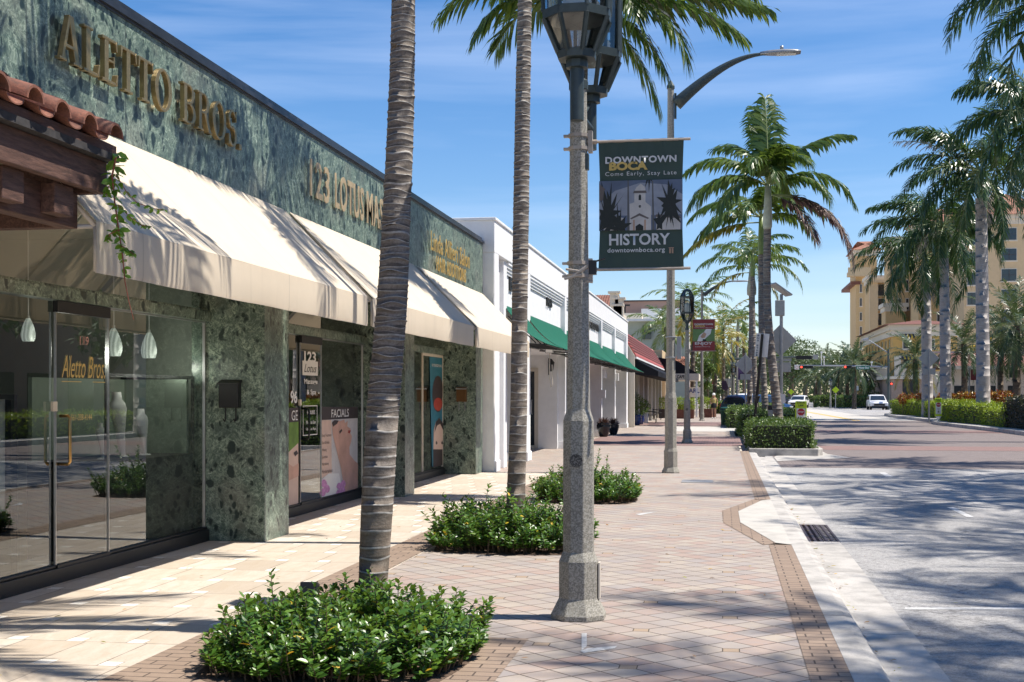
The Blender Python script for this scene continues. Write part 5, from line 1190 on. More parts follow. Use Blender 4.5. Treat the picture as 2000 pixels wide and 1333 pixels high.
for r in range(6):
    for i in range(5):
        x = X0+(X1-X0)*(i+.5)/5+.02*r; mb.tube([(x, 103-.0+.3*r-.1, z_(724, 104)+.17*r), (x-.04, 103.4+.3*r, z_(724, 104)+.17*r+.22)], [.11, .09], 7)
mb.build('roof_tiles', M['clayorange'], orf); mb = MB(); mb.prism([(X0, 103.2, z_(727, 104)), (X1, 103.2, z_(727, 104)), (X1, 105, z_(700, 104)), (X0, 105, z_(700, 104))], (0, 0, -.3)); mb.build('roof_deck', M['clayorange'], orf)
# low tower and pinkish block behind the roofs
tw_ = thing('tiled_tower', 'low pale tower with dark clay tile roof and chimneys behind the white parapet', 'building', (-8, 78, 0))
d = 78; xa, xb = XD(1120, d), XD(1205, d); yy = YD(-8, d)
mb = MB(); mb.box(xa, xb, yy, yy+8, 0, z_(603, d)); mb.build('wall', M['trim'], tw_)
mb = MB(); z0 = z_(603, d); n = 17
for i in range(n):
    x = xa+(xb-xa)*(i+.5)/n
    for r in range(4): mb.tube([(x, yy-.3+.5*r, z0+.2*r), (x, yy+.3+.5*r, z0+.2*r+.26)], [.15, .12], 7)
mb.prism([(xa, yy-.35, z0-.1), (xb, yy-.35, z0-.1), (xb, yy+2.2, z0+.9), (xa, yy+2.2, z0+.9)], (0, 0, -.15)); mb.build('roof_tiles', M['clay'], tw_)
for px, py in ((1200, 570), (1210, 582), (1207, 595)):
    x = XD(px, d-2); z = z_(py, d-2); mb = MB(); mb.box(x-.25, x+.25, yy-2, yy-1.5, 3, z-.12); mb.box(x-.36, x+.36, yy-2.1, yy-1.4, z-.12, z); mb.build('chimney', M['trim'], tw_)
pk = thing('pink_block', 'pinkish brown and white office block behind the low roofs', 'building', (-10, 130, 0)); d = 130; Yb = 128
def fbox(pxa, pya, pxb, pyb, d, m, parent, nm, dep=8, off=0):
    xa, xb = XD(pxa, d), XD(pxb, d); Y = YD((xa+xb)/2, d)+off; mb = MB(); mb.box(xa, xb, Y, Y+dep, z_(pyb, d), z_(pya, d)); return mb.build(nm, M[m], parent)
fbox(1208, 588, 1345, 790, 134, 'pinkwall', pk, 'upper_wall'); fbox(1208, 586.5, 1345, 589, 134, 'posterdark', pk, 'parapet', 8.1, -.15); fbox(1200, 612, 1254, 790, 128, 'trim', pk, 'terrace_wall', 5); fbox(1252, 603, 1345, 790, 129, 'tilewhite', pk, 'terrace_wall', 4); fbox(1190, 623, 1345, 627, 125, 'tilewhite', pk, 'cornice', 4); fbox(1190, 627, 1345, 790, 126, 'interior', pk, 'lower_wall', 3)
w0 = fbox(1255, 636, 1272, 663, 125.9, 'winglass', pk, 'window', .3, -.1); fbox(1254, 650, 1273, 652, 125.6, 'black', pk, 'balcony_rail', .1, -.3)
fbox(1213, 595, 1230, 598, 131, 'black', pk, 'vent', .5, 0); fbox(1219, 598, 1222, 612, 131, 'black', pk, 'vent_pipe', .3, 0)
# ---------------------------------------------------------------- foliage helpers for hedges and trees
def leafbox(mb, c, rot, size, n, L, W, rs, jit=.06, faces=(1, 1, 1, 1, 1)):
    hx, hy, hz = size[0]/2, size[1]/2, size[2]
    areas = np.array([hy*hz*2*faces[0], hy*hz*2*faces[1], hx*hz*2*faces[2], hx*hz*2*faces[3], 4*hx*hy*faces[4]*.8]); k = rs.choice(5, n, p=areas/areas.sum())
    u, v = rs.uniform(-1, 1, n), rs.uniform(0, 1, n); P = np.zeros((n, 3)); N = np.zeros((n, 3))
    for q, (sx, sy) in enumerate(((-1, 0), (1, 0), (0, -1), (0, 1))):
        m = k == q; P[m] = np.stack([np.where(sx, sx*hx, u[m]*hx), np.where(sy, sy*hy, u[m]*hy), v[m]*hz], 1) if m.any() else 0; N[m] = (sx, sy, .2)
    m = k == 4; P[m] = np.stack([u[m]*hx, rs.uniform(-1, 1, m.sum())*hy, np.full(m.sum(), hz)], 1); N[m] = (0, 0, 1)
    bump_ = np.sin(P[:, 0]*5+P[:, 1]*3)*np.sin(P[:, 2]*6+P[:, 1]*4)*.045
    P += N*(rs.normal(0, jit, n)[:, None]-.02+bump_[:, None])
    c_, s_ = math.cos(rot), math.sin(rot); Rm = np.array([[c_, -s_, 0], [s_, c_, 0], [0, 0, 1]])
    P = P@Rm.T+np.array(c); N = N@Rm.T; D = N*.6+rs.normal(0, .8, (n, 3)); put_leaves(mb, P, D, N+rs.normal(0, .4, (n, 3)), L*rs.uniform(.7, 1.3, n), W*rs.uniform(.7, 1.3, n), DI, DIF)
def hedge(label, c, rot, size, mat='hedge', dens=420, L=.06, seed=1, group='clipped box hedges', core=True, z0=0.0):
    rs = np.random.default_rng(seed); h = thing('hedge', label, 'hedge', (c[0], c[1], z0), group); A_ = 2*(size[0]+size[1])*size[2]+size[0]*size[1]
    mb = MB(); leafbox(mb, (c[0], c[1], z0), rot, size, int(A_*dens), L, L*.6, rs); mb.build('leaves', M[mat], h)
    mb = MB(); mb.rbox((c[0], c[1], z0+size[2]*.5-.03), (size[0]-.16, size[1]-.16, size[2]-.12), Euler((0, 0, rot)).to_matrix()); mb.build('shade_core', M['hedgeshade'], h)  # solid dark box: the shade between the leaves is in its colour
    return h
M['hedgeshade'] = plain('hedge_inner_shade', (.03, .035, .018), .9, var=.4, scale=9)
def clumps(mb, cs, n, L, W, rs, tpl=DI, tf=DIF, fill=.35):
    "cs: (centre, radii) lumps; leaves through the outer volume of each"
    for c, r in cs:
        d = nrm(rs.normal(0, 1, (n, 3))); rad = rs.uniform(fill, 1, n)**.4; lump = 1+.18*np.sin(d[:, 0]*7+c[0])*np.sin(d[:, 2]*6+c[2])
        P = np.array(c)+d*np.array(r)*rad[:, None]*lump[:, None]; D = d*.5+rs.normal(0, .7, (n, 3)); put_leaves(mb, P, D, d+rs.normal(0, .5, (n, 3))+np.array([0, 0, .4]), L*rs.uniform(.6, 1.3, n), W*rs.uniform(.6, 1.3, n), tpl, tf)
def tree(label, c, h, rad, seed, n=2200, mat='oak', L=.35, group='broadleaf trees far down the street', lumps=11, z0=0):
    rs = np.random.default_rng(seed); t = thing('tree', label, 'tree', (c[0], c[1], z0), group); cs = []
    mb = MB(); mb.tube([(c[0], c[1], z0), (c[0]+.1, c[1], z0+h*.3), (c[0], c[1], z0+h*.55)], [rad*.07, rad*.05, rad*.03], 8)
    for i in range(lumps):
        a = rs.uniform(0, 6.28); q = rs.uniform(.1, .75)*rad; zz = z0+h*rs.uniform(.42, .86); rr = rad*rs.uniform(.26, .46)
        cc = (c[0]+q*math.cos(a), c[1]+q*math.sin(a), zz); cs.append((cc, (rr, rr, rr*.75))); mb.tube([(c[0], c[1], z0+h*.35), tuple(.5*(np.array([c[0], c[1], z0+h*.5])+np.array(cc))), cc], [rad*.03, rad*.02, .02], 5, caps=False)
    mb.build('trunk', M['datebark'], t); mb = MB(); clumps(mb, cs, n//lumps, L, L*.5, rs); mb.build('crown', M[mat], t); return t
# planters at the shopfronts
def pot(prof, mat, c, nm='pot', parent=None, n=20): mb = MB(); mb.lathe(prof, (c[0], c[1], 0), n); return mb.build(nm, mat, parent, smooth=True)
M['glazeblack'] = plain('dark_glaze', (.012, .016, .022), .15); M['glazeblue'] = plain('blue_glaze', (.012, .04, .16), .12)
for px, lab, s in ((1179, 'black glazed pot of dead grass, left of the pair', 1.0), (1198, 'black glazed pot of dead grass, right of the pair', .85)):
    d = 48.0 if px < 1190 else 50.5; X = XD(px, d); Y = YD(X, d); o = thing('planter', lab, 'planter', (X, Y, 0), 'black pots outside the white building')
    pot([(.13*s, 0), (.17*s, .05), (.26*s, .34*s), (.27*s, .42*s), (.24*s, .5*s), (.27*s, .53*s), (.23*s, .52*s)], M['glazeblack'], (X, Y), parent=o)
    rs = np.random.default_rng(px); n = 260; a = rs.uniform(0, 6.28, n); e = rs.uniform(-.1, 1.2, n); D = np.stack([np.cos(a)*np.cos(e), np.sin(a)*np.cos(e), np.sin(e)], 1); C = np.tile(np.array([X, Y, .5*s]), (n, 1))+D*rs.uniform(0, .14, n)[:, None]
    mb = MB(); put_leaves(mb, C, D+np.array([0, 0, .1]), rs.normal(0, 1, (n, 3)), .17, .018); mb.build('dead_grass', M['frondbrown'], o)
for px, d, s, lab in ((1242, 66.5, 1.0, 'large blue glazed pot with a bushy green shrub'), (1250, 69, .85, 'smaller blue glazed pot behind the large one')):
    X = XD(px, d); Y = YD(X, d); o = thing('planter', lab, 'planter', (X, Y, 0), 'blue pots with shrubs'); pot([(.2*s, 0), (.27*s, .15), (.30*s, .35*s), (.27*s, .52*s), (.30*s, .56*s), (.24*s, .55*s)], M['glazeblue'], (X, Y), parent=o)
    rs = np.random.default_rng(px); mb = MB(); clumps(mb, [((X+rs.normal(0, .12), Y, s*(.75+.16*i)), (.32*s, .32*s, .22*s)) for i in range(5)], 160, .12, .03, rs); mb.build('shrub', M['pine'], o)
X = XD(1260, 72); Y = YD(X, 72); o = thing('planter', 'tall white square planter with a yellow green shrub', 'planter', (X, Y, 0)); mb = MB(); mb.box(X-.16, X+.16, Y-.16, Y+.16, 0, .62); mb.build('pot', M['signwhite'], o, bevel=.02); rs = np.random.default_rng(3); mb = MB(); clumps(mb, [((X, Y, .9), (.3, .3, .35))], 300, .1, .05, rs); mb.build('shrub', M['pine'], o)
def bench(px, d, lab):
    X = XD(px, d); Y = YD(X, d); o = thing('bench', lab, 'bench', (X, Y, 0), 'black iron benches outside the mansard building')
    for nm, y0, z0, y1, z1 in (('seat', 0, .45, 0, .45),):
        mb = MB()
        for k in range(6): mb.box(X-.25+.09*k, X-.19+.09*k, Y-.7, Y+.7, .43, .46)
        mb.build('seat', M['black'], o)
    mb = MB()
    for k in range(5): mb.box(X-.30-.02*k, X-.27-.02*k, Y-.7, Y+.7, .52+.09*k, .57+.09*k)
    mb.build('backrest', M['black'], o)
    for s in (-.62, .62):
        mb = MB(); mb.tube([(X+.25, Y+s, 0), (X+.2, Y+s, .42), (X+.24, Y+s, .62), (X-.28, Y+s, .66)], .02, 6); mb.tube([(X-.3, Y+s, 0), (X-.22, Y+s, .45), (X-.4, Y+s, 1.0)], .02, 6); mb.build('bench_side', M['black'], o)
bench(1273, 73, 'nearer black iron bench beside the white planter'); bench(1283, 82, 'farther black iron bench under the black awning')
# cafe hedge boxes, sign
for i, (px, d) in enumerate(((1300, 88), (1338, 86), (1382, 90))):
    X = XD(px, d); Y = YD(X, d); o = thing('planter_box', ('terracotta box hedge at the left of the cafe seating', 'terracotta box hedge behind the second lamp post', 'terracotta box hedge with pink flowers near the walking woman')[i], 'planter', (X, Y, 0), 'cafe planter boxes')
    mb = MB(); mb.box(X-.6, X+.6, Y-.25, Y+.25, 0, .62); mb.build('box', M['claydark'] if i else M['posterdark'], o, bevel=.02)
    rs = np.random.default_rng(i); mb = MB(); leafbox(mb, (X, Y, .6), 0, (1.2, .5, .75), 1500, .07, .045, rs); mb.build('hedge_plants', M['hedgelime'], o)
X = XD(1357, 97); mb = MB(); o = thing('shop_notice', 'white notice board with blue lettering behind the second lamp post', 'sign', (X, 96.5, 0)); mb.box(X-.5, X+.6, 96.5, 96.53, z_(776, 97)-.0, z_(757, 97)); mb.box(X-.45, X-.4, 96.5, 96.53, 0, z_(776, 97)); mb.build('board', M['signwhite'], o)
text('ARL', (X-.42, 96.49, z_(768, 97)), (1, 0, 0), (0, 0, 1), .8, .34, plain('blue_letters', (.03, .06, .25), .6), 'letters', o, 0, .03)
# tall shrubs and bike rack area beyond cafe
tree('narrow cypress like green column behind the second street light', pd_(1381, 104), 5.4, .8, 31, 1500, 'hedge', .22, None, 9)
tree('round dark green bush beside the walking woman', pd_(1388, 108), 2.6, 1.2, 32, 1500, 'oak', .2, None, 9)
# ---------------------------------------------------------------- litter bin
c = pd_(1419, 64); o = thing('litter_bin', 'dark green slatted steel litter bin with a lid on the sidewalk', 'litter bin', (*c, 0))
M['bingreen'] = plain('green_steel', (.012, .07, .045), .4, .2); k = 28; 
mb = MB()
for i in range(k):
    g = 2*math.pi*i/k; r = .29; mb.tube([(c[0]+r*.86*math.cos(g), c[1]+r*.86*math.sin(g), .08), (c[0]+r*math.cos(g), c[1]+r*math.sin(g), .75), (c[0]+r*1.08*math.cos(g), c[1]+r*1.08*math.sin(g), .84)], .017, 5)
mb.build('slats', M['bingreen'], o)
mb = MB(); mb.lathe([(.24, .06), (.27, .1), (.27, .12)], (*c, 0), 24); mb.lathe([(.30, .76), (.32, .78), (.32, .81)], (*c, 0), 24); mb.build('hoops', M['bingreen'], o)
mb = MB(); mb.lathe([(.30, .88), (.33, .89), (.31, .94), (.16, .98)], (*c, 0), 24); [mb.tube([(c[0]+.28*math.cos(g), c[1]+.28*math.sin(g), .8), (c[0]+.28*math.cos(g), c[1]+.28*math.sin(g), .9)], .015, 5) for g in (0, 1.57, 3.14, 4.71)]; mb.build('lid', M['bingreen'], o)
mb = MB(); mb.lathe([(.22, .07), (.25, .82)], (*c, 0), 20); mb.build('liner', M['black'], o, smooth=True)
# ---------------------------------------------------------------- kerbed planting island on the left
YI = 36.3
isl = [(.72, YI), (2.6, YI), (2.75, YI+.4), (2.75, 46), (2.0, 52), (2.0, 74), (.72, 74)]
def kerb_ring(pts, wd, name, z0, z1, mat, inner):
    cx = sum(p[0] for p in pts)/len(pts); cy = sum(p[1] for p in pts)/len(pts)
    mb = MB(); mb.prism([(x, y, z0) for x, y in ccw(pts)], (0, 0, z1-z0)); mb.build(name, M[mat], kind='structure', bevel=.02)
    q = []
    n = len(pts); P = ccw(pts)
    for i in range(n):
        a, b, c = Vector(P[i-1]), Vector(P[i]), Vector(P[(i+1) % n]); d1 = (b-a).normalized(); d2 = (c-b).normalized(); n1 = Vector((-d1.y, d1.x)); n2 = Vector((-d2.y, d2.x)); m_ = (n1+n2).normalized(); q.append(b+m_*wd/max(.4, m_.dot(n1)))
    mb = MB(); mb.poly([(x, y, z1+.004) for x, y in q]); mb.build('planting_soil', M[inner], kind='structure')
kerb_ring(isl, .17, 'island_kerb', -.2, .075, 'kerb', 'soil')
sheet('gutter', [(1.36, 33.2), (3.4, 35.3), (2.95, 37.5), (2.8, 46), (1.36, 35.4)], ZR+.012, M['kerb'])
hedge('low square hedge on the corner of the planted island nearest the crossing', (1.63, 38.55), 0, (1.75, 4.0, .78), dens=430, L=.07, seed=4)
hedge('second low hedge directly behind the island corner hedge', (1.75, 52.8), 0, (2.2, 8.5, .92), dens=260, L=.085, seed=5)
hedge('third low hedge farther back on the planted island', (.95, 66), 0, (1.4, 9, .92), dens=230, L=.085, seed=6)
hedge('yellowish low hedge beyond the litter bin', (pd_(1425, 112)), 0, (2.6, 8, .95), 'pine', 200, .1, 7); hedge('yellow green hedge beside the parked blue car', (pd_(1492, 78)), 0, (2.0, 4, 1.0), 'pine', 230, .09, 8)
# island palms
def ipalm(label, pxs, d, rads, seed, ck, shaft, sm, **k):
    pts = pal(pxs, d); pts[0] = (pts[0][0], pts[0][1], 0); return palm(label, pts, rads, seed, ck, .13, shaft, sm, 'feathery palms planted on the kerb island', nseg=14, amp=.07, **k)
FK = dict(ll=.75, lw=.085, nl=34, hang=.95, plume=.35, gap=.02, rr=.03, vee=.1)
pA, tA = ipalm('tallest island palm with pale crownshaft and a brown dead frond', [(1524, 870), (1516, 780), (1505, 680), (1499, 600), (1498, 520), (1499, 447)], 42, [.17, .15, .14, .125, .12, .12], 21, None, (1.45, .155, .09), 'shaftpale')
def cfronds(par, top, spec, seed, ll=.85, lw=.108, nl=48, mats='frond', hang=.95, plume=.3, nm='crown', rr=.03, seg=3, vee=.1):
    rs = random.Random(seed); mb = MB(); rb = MB()
    for a, e, L, dr in spec: frond(mb, rb, tuple(top), R(a)+TH, R(e), L, dr, nl, ll, lw, hang, plume, rr, rs=rs, vee=vee, gapp=.02, seg=seg)
    c = mb.build(nm, M[mats], par); rb.build('frond_stems', M['rachis'], c)
cfronds(pA, tA, [(5, 58, 3.4, 1.0), (-12, 30, 3.3, 1.7), (178, 50, 3.1, 1.55), (188, 25, 3.2, 1.6), (100, 84, 3.2, .7), (85, 86, 3.3, .5), (140, 75, 2.8, 1.5), (40, 78, 2.6, 1.6), (-60, 62, 2.4, 1.9), (-120, 60, 2.4, 2.0), (-95, 45, 2.2, 1.9), (60, 40, 2.8, 1.6), (-35, 25, 2.6, 1.7), (215, 12, 2.8, 1.5), (150, 35, 2.9, 1.7), (-80, 80, 2.2, 1.8)], 22)
cfronds(pA, (tA[0]+.1, tA[1]-.1, tA[2]-.3), [(-14, -8, 3.9, 1.35), (-16, -2, 3.6, 1.5), (-40, -20, 2.4, 1.0)], 23, mats='frondbrown', nm='dead_fronds', hang=.7)
pB, tB = ipalm('slimmer island palm just left of the tallest one', [(1500, 860), (1495, 800), (1489, 700), (1487, 600), (1487, 560), (1487, 497)], 50, [.14, .13, .125, .12, .12, .12], 24, None, (1.5, .14, .09), 'shaft')
cfronds(pB, tB, [(180, 38, 3.1, 1.5), (170, 12, 3.1, 1.3), (205, 20, 3.0, 1.4), (-10, 40, 2.7, 1.5), (10, 20, 2.6, 1.5), (-60, 50, 2.4, 1.8), (-120, 35, 2.6, 1.7), (90, 60, 2.5, 1.6), (60, 75, 2.5, 1.4), (130, 60, 2.7, 1.6), (-90, 70, 2.2, 1.7)], 25)
cfronds(pB, (tB[0], tB[1], tB[2]-.2), [(184, -2, 3.4, .8)], 26, mats='frondyel', nm='yellow_frond')
pC, tC = ipalm('palm with a swollen pale crownshaft behind the island hedge', [(1463, 850), (1464, 780), (1466, 700), (1468, 640), (1468, 578)], 72, [.16, .15, .15, .15, .15], 27, None, (1.55, .27, .12), 'shaftpale')
cfronds(pC, tC, [(178, 40, 3.4, 1.5), (186, 18, 3.2, 1.5), (2, 42, 3.6, 1.6), (-12, 22, 3.6, 1.8), (-8, 62, 3.0, 1.4), (150, 70, 2.9, 1.4), (60, 74, 2.8, 1.5), (-60, 55, 2.7, 1.8), (-120, 50, 2.7, 1.8), (90, 86, 2.8, .8), (-90, 20, 2.5, 1.6), (30, 50, 3.1, 1.5)], 28, nl=28, lw=.1)
cfronds(pC, (tC[0], tC[1], tC[2]-.2), [(192, 0, 3.0, 1.2), (-20, -20, 2.2, 1.0)], 29, mats='frondyel', nm='yellow_fronds', nl=26)
ipalm('thin bare palm trunk beside the black torches', [(1478, 850), (1475, 760), (1471, 640), (1470, 590), (1470, 540)], 66, [.13, .13, .12, .12, .11], 30, dict(nfr=9, length=2.6, ll=.7, lw=.1, nl=24, hang=.9, plume=.3, el=(70, 0)), (1.2, .13, .08), 'shaft')
ipalm('small distant palm left of the island group', [(1441, 800), (1441, 740), (1440, 690), (1441, 650)], 118, [.14, .13, .13, .13], 33, dict(nfr=13, length=2.7, ll=.8, lw=.13, nl=22, hang=.7, plume=.3, el=(75, -5)), (1.2, .16, .1), 'shaftpale')
# palms and trees beyond the cafe (left side)
def generic_palm(label, px, d, ytop, L, seed, mats, lw=.13, r=.16, group='palms beyond the sidewalk cafe', ll=.9, nfr=16, el=(75, -30), nl=24, hang=.6, bark=('datebark', 'barkdark', 'barkdark'), name='palm_tree', plume=.35, droop=(.9, 1.6), seg=2):
    c = pd_(px, d); zt = z_(ytop, d); pts = [(c[0], c[1], ZR), (c[0]+.05, c[1], zt*.5), (c[0], c[1], zt)]
    return palm(label, pts, [r*1.15, r, r*.95], seed, dict(nfr=nfr, length=L, ll=ll, lw=lw, nl=nl, hang=hang, plume=plume, mats=mats, el=el, droop=droop, seg=seg), .3, None, group=group, nseg=10, bark=bark, name=name)
generic_palm('broad palm crown right of the nearest street light pole', 1352, 100, 590, 4.0, 41, ('frond', 'frondyel'))
generic_palm('palm crown showing left of the nearest street light pole', 1300, 112, 640, 3.9, 42, ('frond',)); generic_palm('yellowing palm low behind the red banner', 1395, 108, 668, 3.8, 43, ('frondyel', 'frond'), el=(70, -40)); generic_palm('yellow green palm behind the third street light', 1412, 125, 640, 3.9, 44, ('frondyel', 'frond')); generic_palm('small palm crown left of the bus stop sign', 1452, 150, 665, 3.6, 45, ('frond',), nfr=12)
tree('dark tree mass at the left behind the palms', pd_(1330, 140), 8.5, 5.5, 46, 2600, 'oak', .4)
tree('broadleaf tree left of the far signal mast', pd_(1420, 190), 9, 6, 47, 2600, 'oak', .45)
tree('broadleaf tree behind the bus stop sign', pd_(1478, 170), 9.5, 6, 49, 2400, 'oak', .45)
for i, (px, d, h, r, lab) in enumerate(((1545, 235, 13.5, 9, 'big olive tree where the street ends'), (1572, 260, 13, 8, 'rounded tree left of the distant white car'), (1600, 300, 11, 9, 'low distant tree between the two signal heads'), (1520, 210, 11, 7, 'dark tree behind the solar sign pole'))): tree(lab, pd_(px, d), h, r, 50+i, 2600, 'oak', .5)
generic_palm('bushy palm low in front of the distant olive trees', 1592, 190, 735, 4.2, 58, ('date',), r=.25, nfr=22, el=(70, -35), ll=.6)
# poles and signs on the island
def pole(o, x, y, z0, z1, r=.03, m='greymetal', nm='pole'): mb = MB(); mb.tube([(x, y, z0), (x, y, z1)], r, 8); return mb.build(nm, M[m], o)
d = 43; c = pd_(1526, d); o = thing('solar_sign_pole', 'white pole with a tilted solar panel, grey cabinet and a diamond sign seen from behind', 'sign pole', (*c, 0))
pole(o, *c, 0, z_(575, d), .055); Mx = Euler((0, R(33), R(20))).to_matrix(); mb = MB(); mb.rbox((c[0]-.02, c[1], z_(566, d)), (.72, .55, .05), Mx); mb.build('solar_panel', M['greymetal'], o)
mb = MB(); mb.box(c[0]-.21, c[0]+.10, c[1]-.30, c[1]-.06, z_(618, d), z_(588, d)); mb.build('cabinet', M['steelgrey'] if 'steelgrey' in M else plain('grey_cabinet', (.42, .43, .40), .5, .2), o, bevel=.012)
M['signback'] = plain('sign_back', (.42, .41, .38), .55, .3, var=.1, scale=5)
def diamond(o, x, y, z, h, m='signback', nm='sign_plate', t=.012): mb = MB(); mb.prism([(x-h, y, z), (x, y, z-h), (x+h, y, z), (x, y, z+h)], (0, t, 0)); return mb.build(nm, M[m], o, bevel=.01)
diamond(o, c[0]-.03, c[1]+.07, z_(665, d), .54)
mb = MB(); mb.box(c[0]-.3, c[0]+.3, c[1]+.05, c[1]+.069, z_(668, d), z_(665, d)); mb.box(c[0]-.21, c[0]+.32, c[1]+.07, c[1]+.082, z_(727, d), z_(708, d)); mb.box(c[0]-.3, c[0]+.34, c[1]+.07, c[1]+.082, z_(706, d), z_(701, d)); mb.build('small_plate', M['signback'], o)
mb = MB(); mb.box(c[0]-.06, c[0]+.13, c[1]-.08, c[1]-.068, z_(788, d), z_(770, d)); mb.build('notice_plate', M['signwhite'], o)
d = 70; c = pd_(1456, d); o = thing('road_sign', 'grey back of a diamond road sign on a thin post beyond the torches', 'road sign', (*c, 0)); pole(o, *c, 0, z_(690, d), .035); diamond(o, c[0], c[1]+.05, z_(712, d), .56); mb = MB(); mb.box(c[0]-.28, c[0]+.28, c[1]+.05, c[1]+.06, z_(742, d), z_(731, d)); mb.build('small_plate', M['signback'], o)
# small dark awning-like banner & signs further
d = 105; c = pd_(1422, d); o = thing('road_sign', 'small grey back of a sign beside the dark pennant', 'road sign', (*c, 0)); pole(o, *c, 0, z_(740, d), .035); mb = MB(); mb.box(c[0]-.28, c[0]+.2, c[1]+.04, c[1]+.05, z_(756, d), z_(740, d)); mb.build('sign_plate', M['signback'], o)
d = 104; c = pd_(1416, d); mb = MB(); mb.prism([(c[0]-.28, c[1], z_(745, d)), (c[0]-.26, c[1], z_(760, d)), (c[0]+.1, c[1], z_(764, d)), (c[0]+.28, c[1], z_(759, d)), (c[0]+.1, c[1], z_(744, d))], (0, .3, 0)); mb.tube([(c[0]+.0, c[1]+.1, 0), (c[0], c[1]+.1, z_(760, d))], .03, 6); tag(mb.build('folded_umbrella', plain('dark_plum', (.03, .015, .04), .8), origin=(*c, 0)), 'dark folded umbrella on a pole beyond the litter bin', 'umbrella')
d = 90; c = pd_(1445, d); o = thing('banner', 'colourful blue and red banner behind the diamond sign back', 'banner', (*c, 0)); pole(o, c[0]-.2, c[1], 0, z_(705, d), .06, 'aggregate'); mb = MB(); mb.box(c[0]-.12, c[0]+.5, c[1], c[1]+.01, z_(742, d), z_(716, d)); mb.build('banner_cloth', plain('banner_multicolour', (.12, .07, .16), .7, var=.9, scale=4), o)
# leaning bus stop sign
d = 42; a = pd_(1470, d); b = pd_(1489, d-.4); o = thing('bus_stop_sign', 'tilted white BUS STOP sign on a leaning black post', 'bus stop sign', (*a, 0))
mb = MB(); mb.tube([(a[0], a[1], 0), (b[0], b[1], z_(654, d))], .05, 6); mb.build('post', M['black'], o)
ux = Vector((b[0]-a[0], b[1]-a[1], z_(654, d))).normalized(); rx = Vector((1, 0, -ux.x/ux.z)).normalized()
c0 = Vector((b[0], b[1]+.1, z_(654, d)))-ux*.36+rx*.02
mb = MB(); h, wd = .38, .21; mb.prism([tuple(c0-ux*h-rx*wd), tuple(c0-ux*h+rx*wd), tuple(c0+ux*h+rx*wd), tuple(c0+ux*h-rx*wd)], (0, -.012, 0)); mb.build('sign_plate', M['signwhite'], o)
M['signblue'] = plain('sign_blue_ink', (.02, .07, .14), .6)
for i, ch in enumerate('BUS STOP'):
    if ch != ' ':
        q = c0+ux*(h-.10-.082*i)-rx*.17; text(ch, (q.x, q.y-.017, q.z), rx, ux, .06, .055, M['signblue'], 'sign_lettering', o, 0, .03)
q = c0-ux*(h-.02)-rx*.165; mb = MB(); mb.prism([tuple(q+Vector((0, -.014, 0))), tuple(q+rx*.05+Vector((0, -.014, 0))), tuple(q+rx*.05+ux*.05+Vector((0, -.014, 0))), tuple(q+ux*.05+Vector((0, -.014, 0)))], (0, -.002, 0)); mb.build('sign_symbol', M['signblue'], o)
for px, lab in ((1463, 'left black garden torch by the island hedge'), (1479.5, 'right black garden torch by the island hedge')):
    d = 37.5; c = pd_(px, d); zt = z_(775, d); o = thing('garden_torch', lab, 'torch', (*c, 0), 'black garden torches')
    mb = MB(); [mb.tube([(c[0]+.018*q, c[1], 0), (c[0]+.018*q, c[1], zt-.12)], .008, 5) for q in (-1, 1)]; mb.build('stake', M['black'], o)
    mb = MB(); mb.lathe([(.02, -.2), (.045, -.1), (.075, 0), (.085, .01), (.07, .02), (.06, .005)], (c[0], c[1], zt), 12); mb.build('torch_head', M['black'], o)
d = 46; c = pd_(1506, d); o = thing('news_box', 'grey and black newspaper box behind the hedge left of the tallest palm', 'newspaper box', (*c, 0)); mb = MB(); mb.box(c[0]-.1, c[0]+.2, c[1], c[1]+.4, .3, z_(801, d)); mb.build('box_body', M['greymetal'], o, bevel=.02); mb = MB(); mb.box(c[0]-.11, c[0]+.21, c[1]-.01, c[1]+.41, z_(801, d), z_(792, d)); mb.build('box_top', M['black'], o, bevel=.02)
M['lime'] = plain('fluorescent_yellow', (.52, .72, .02), .5, var=.05); M['stopred'] = plain('stop_red', (.45, .02, .03), .5)
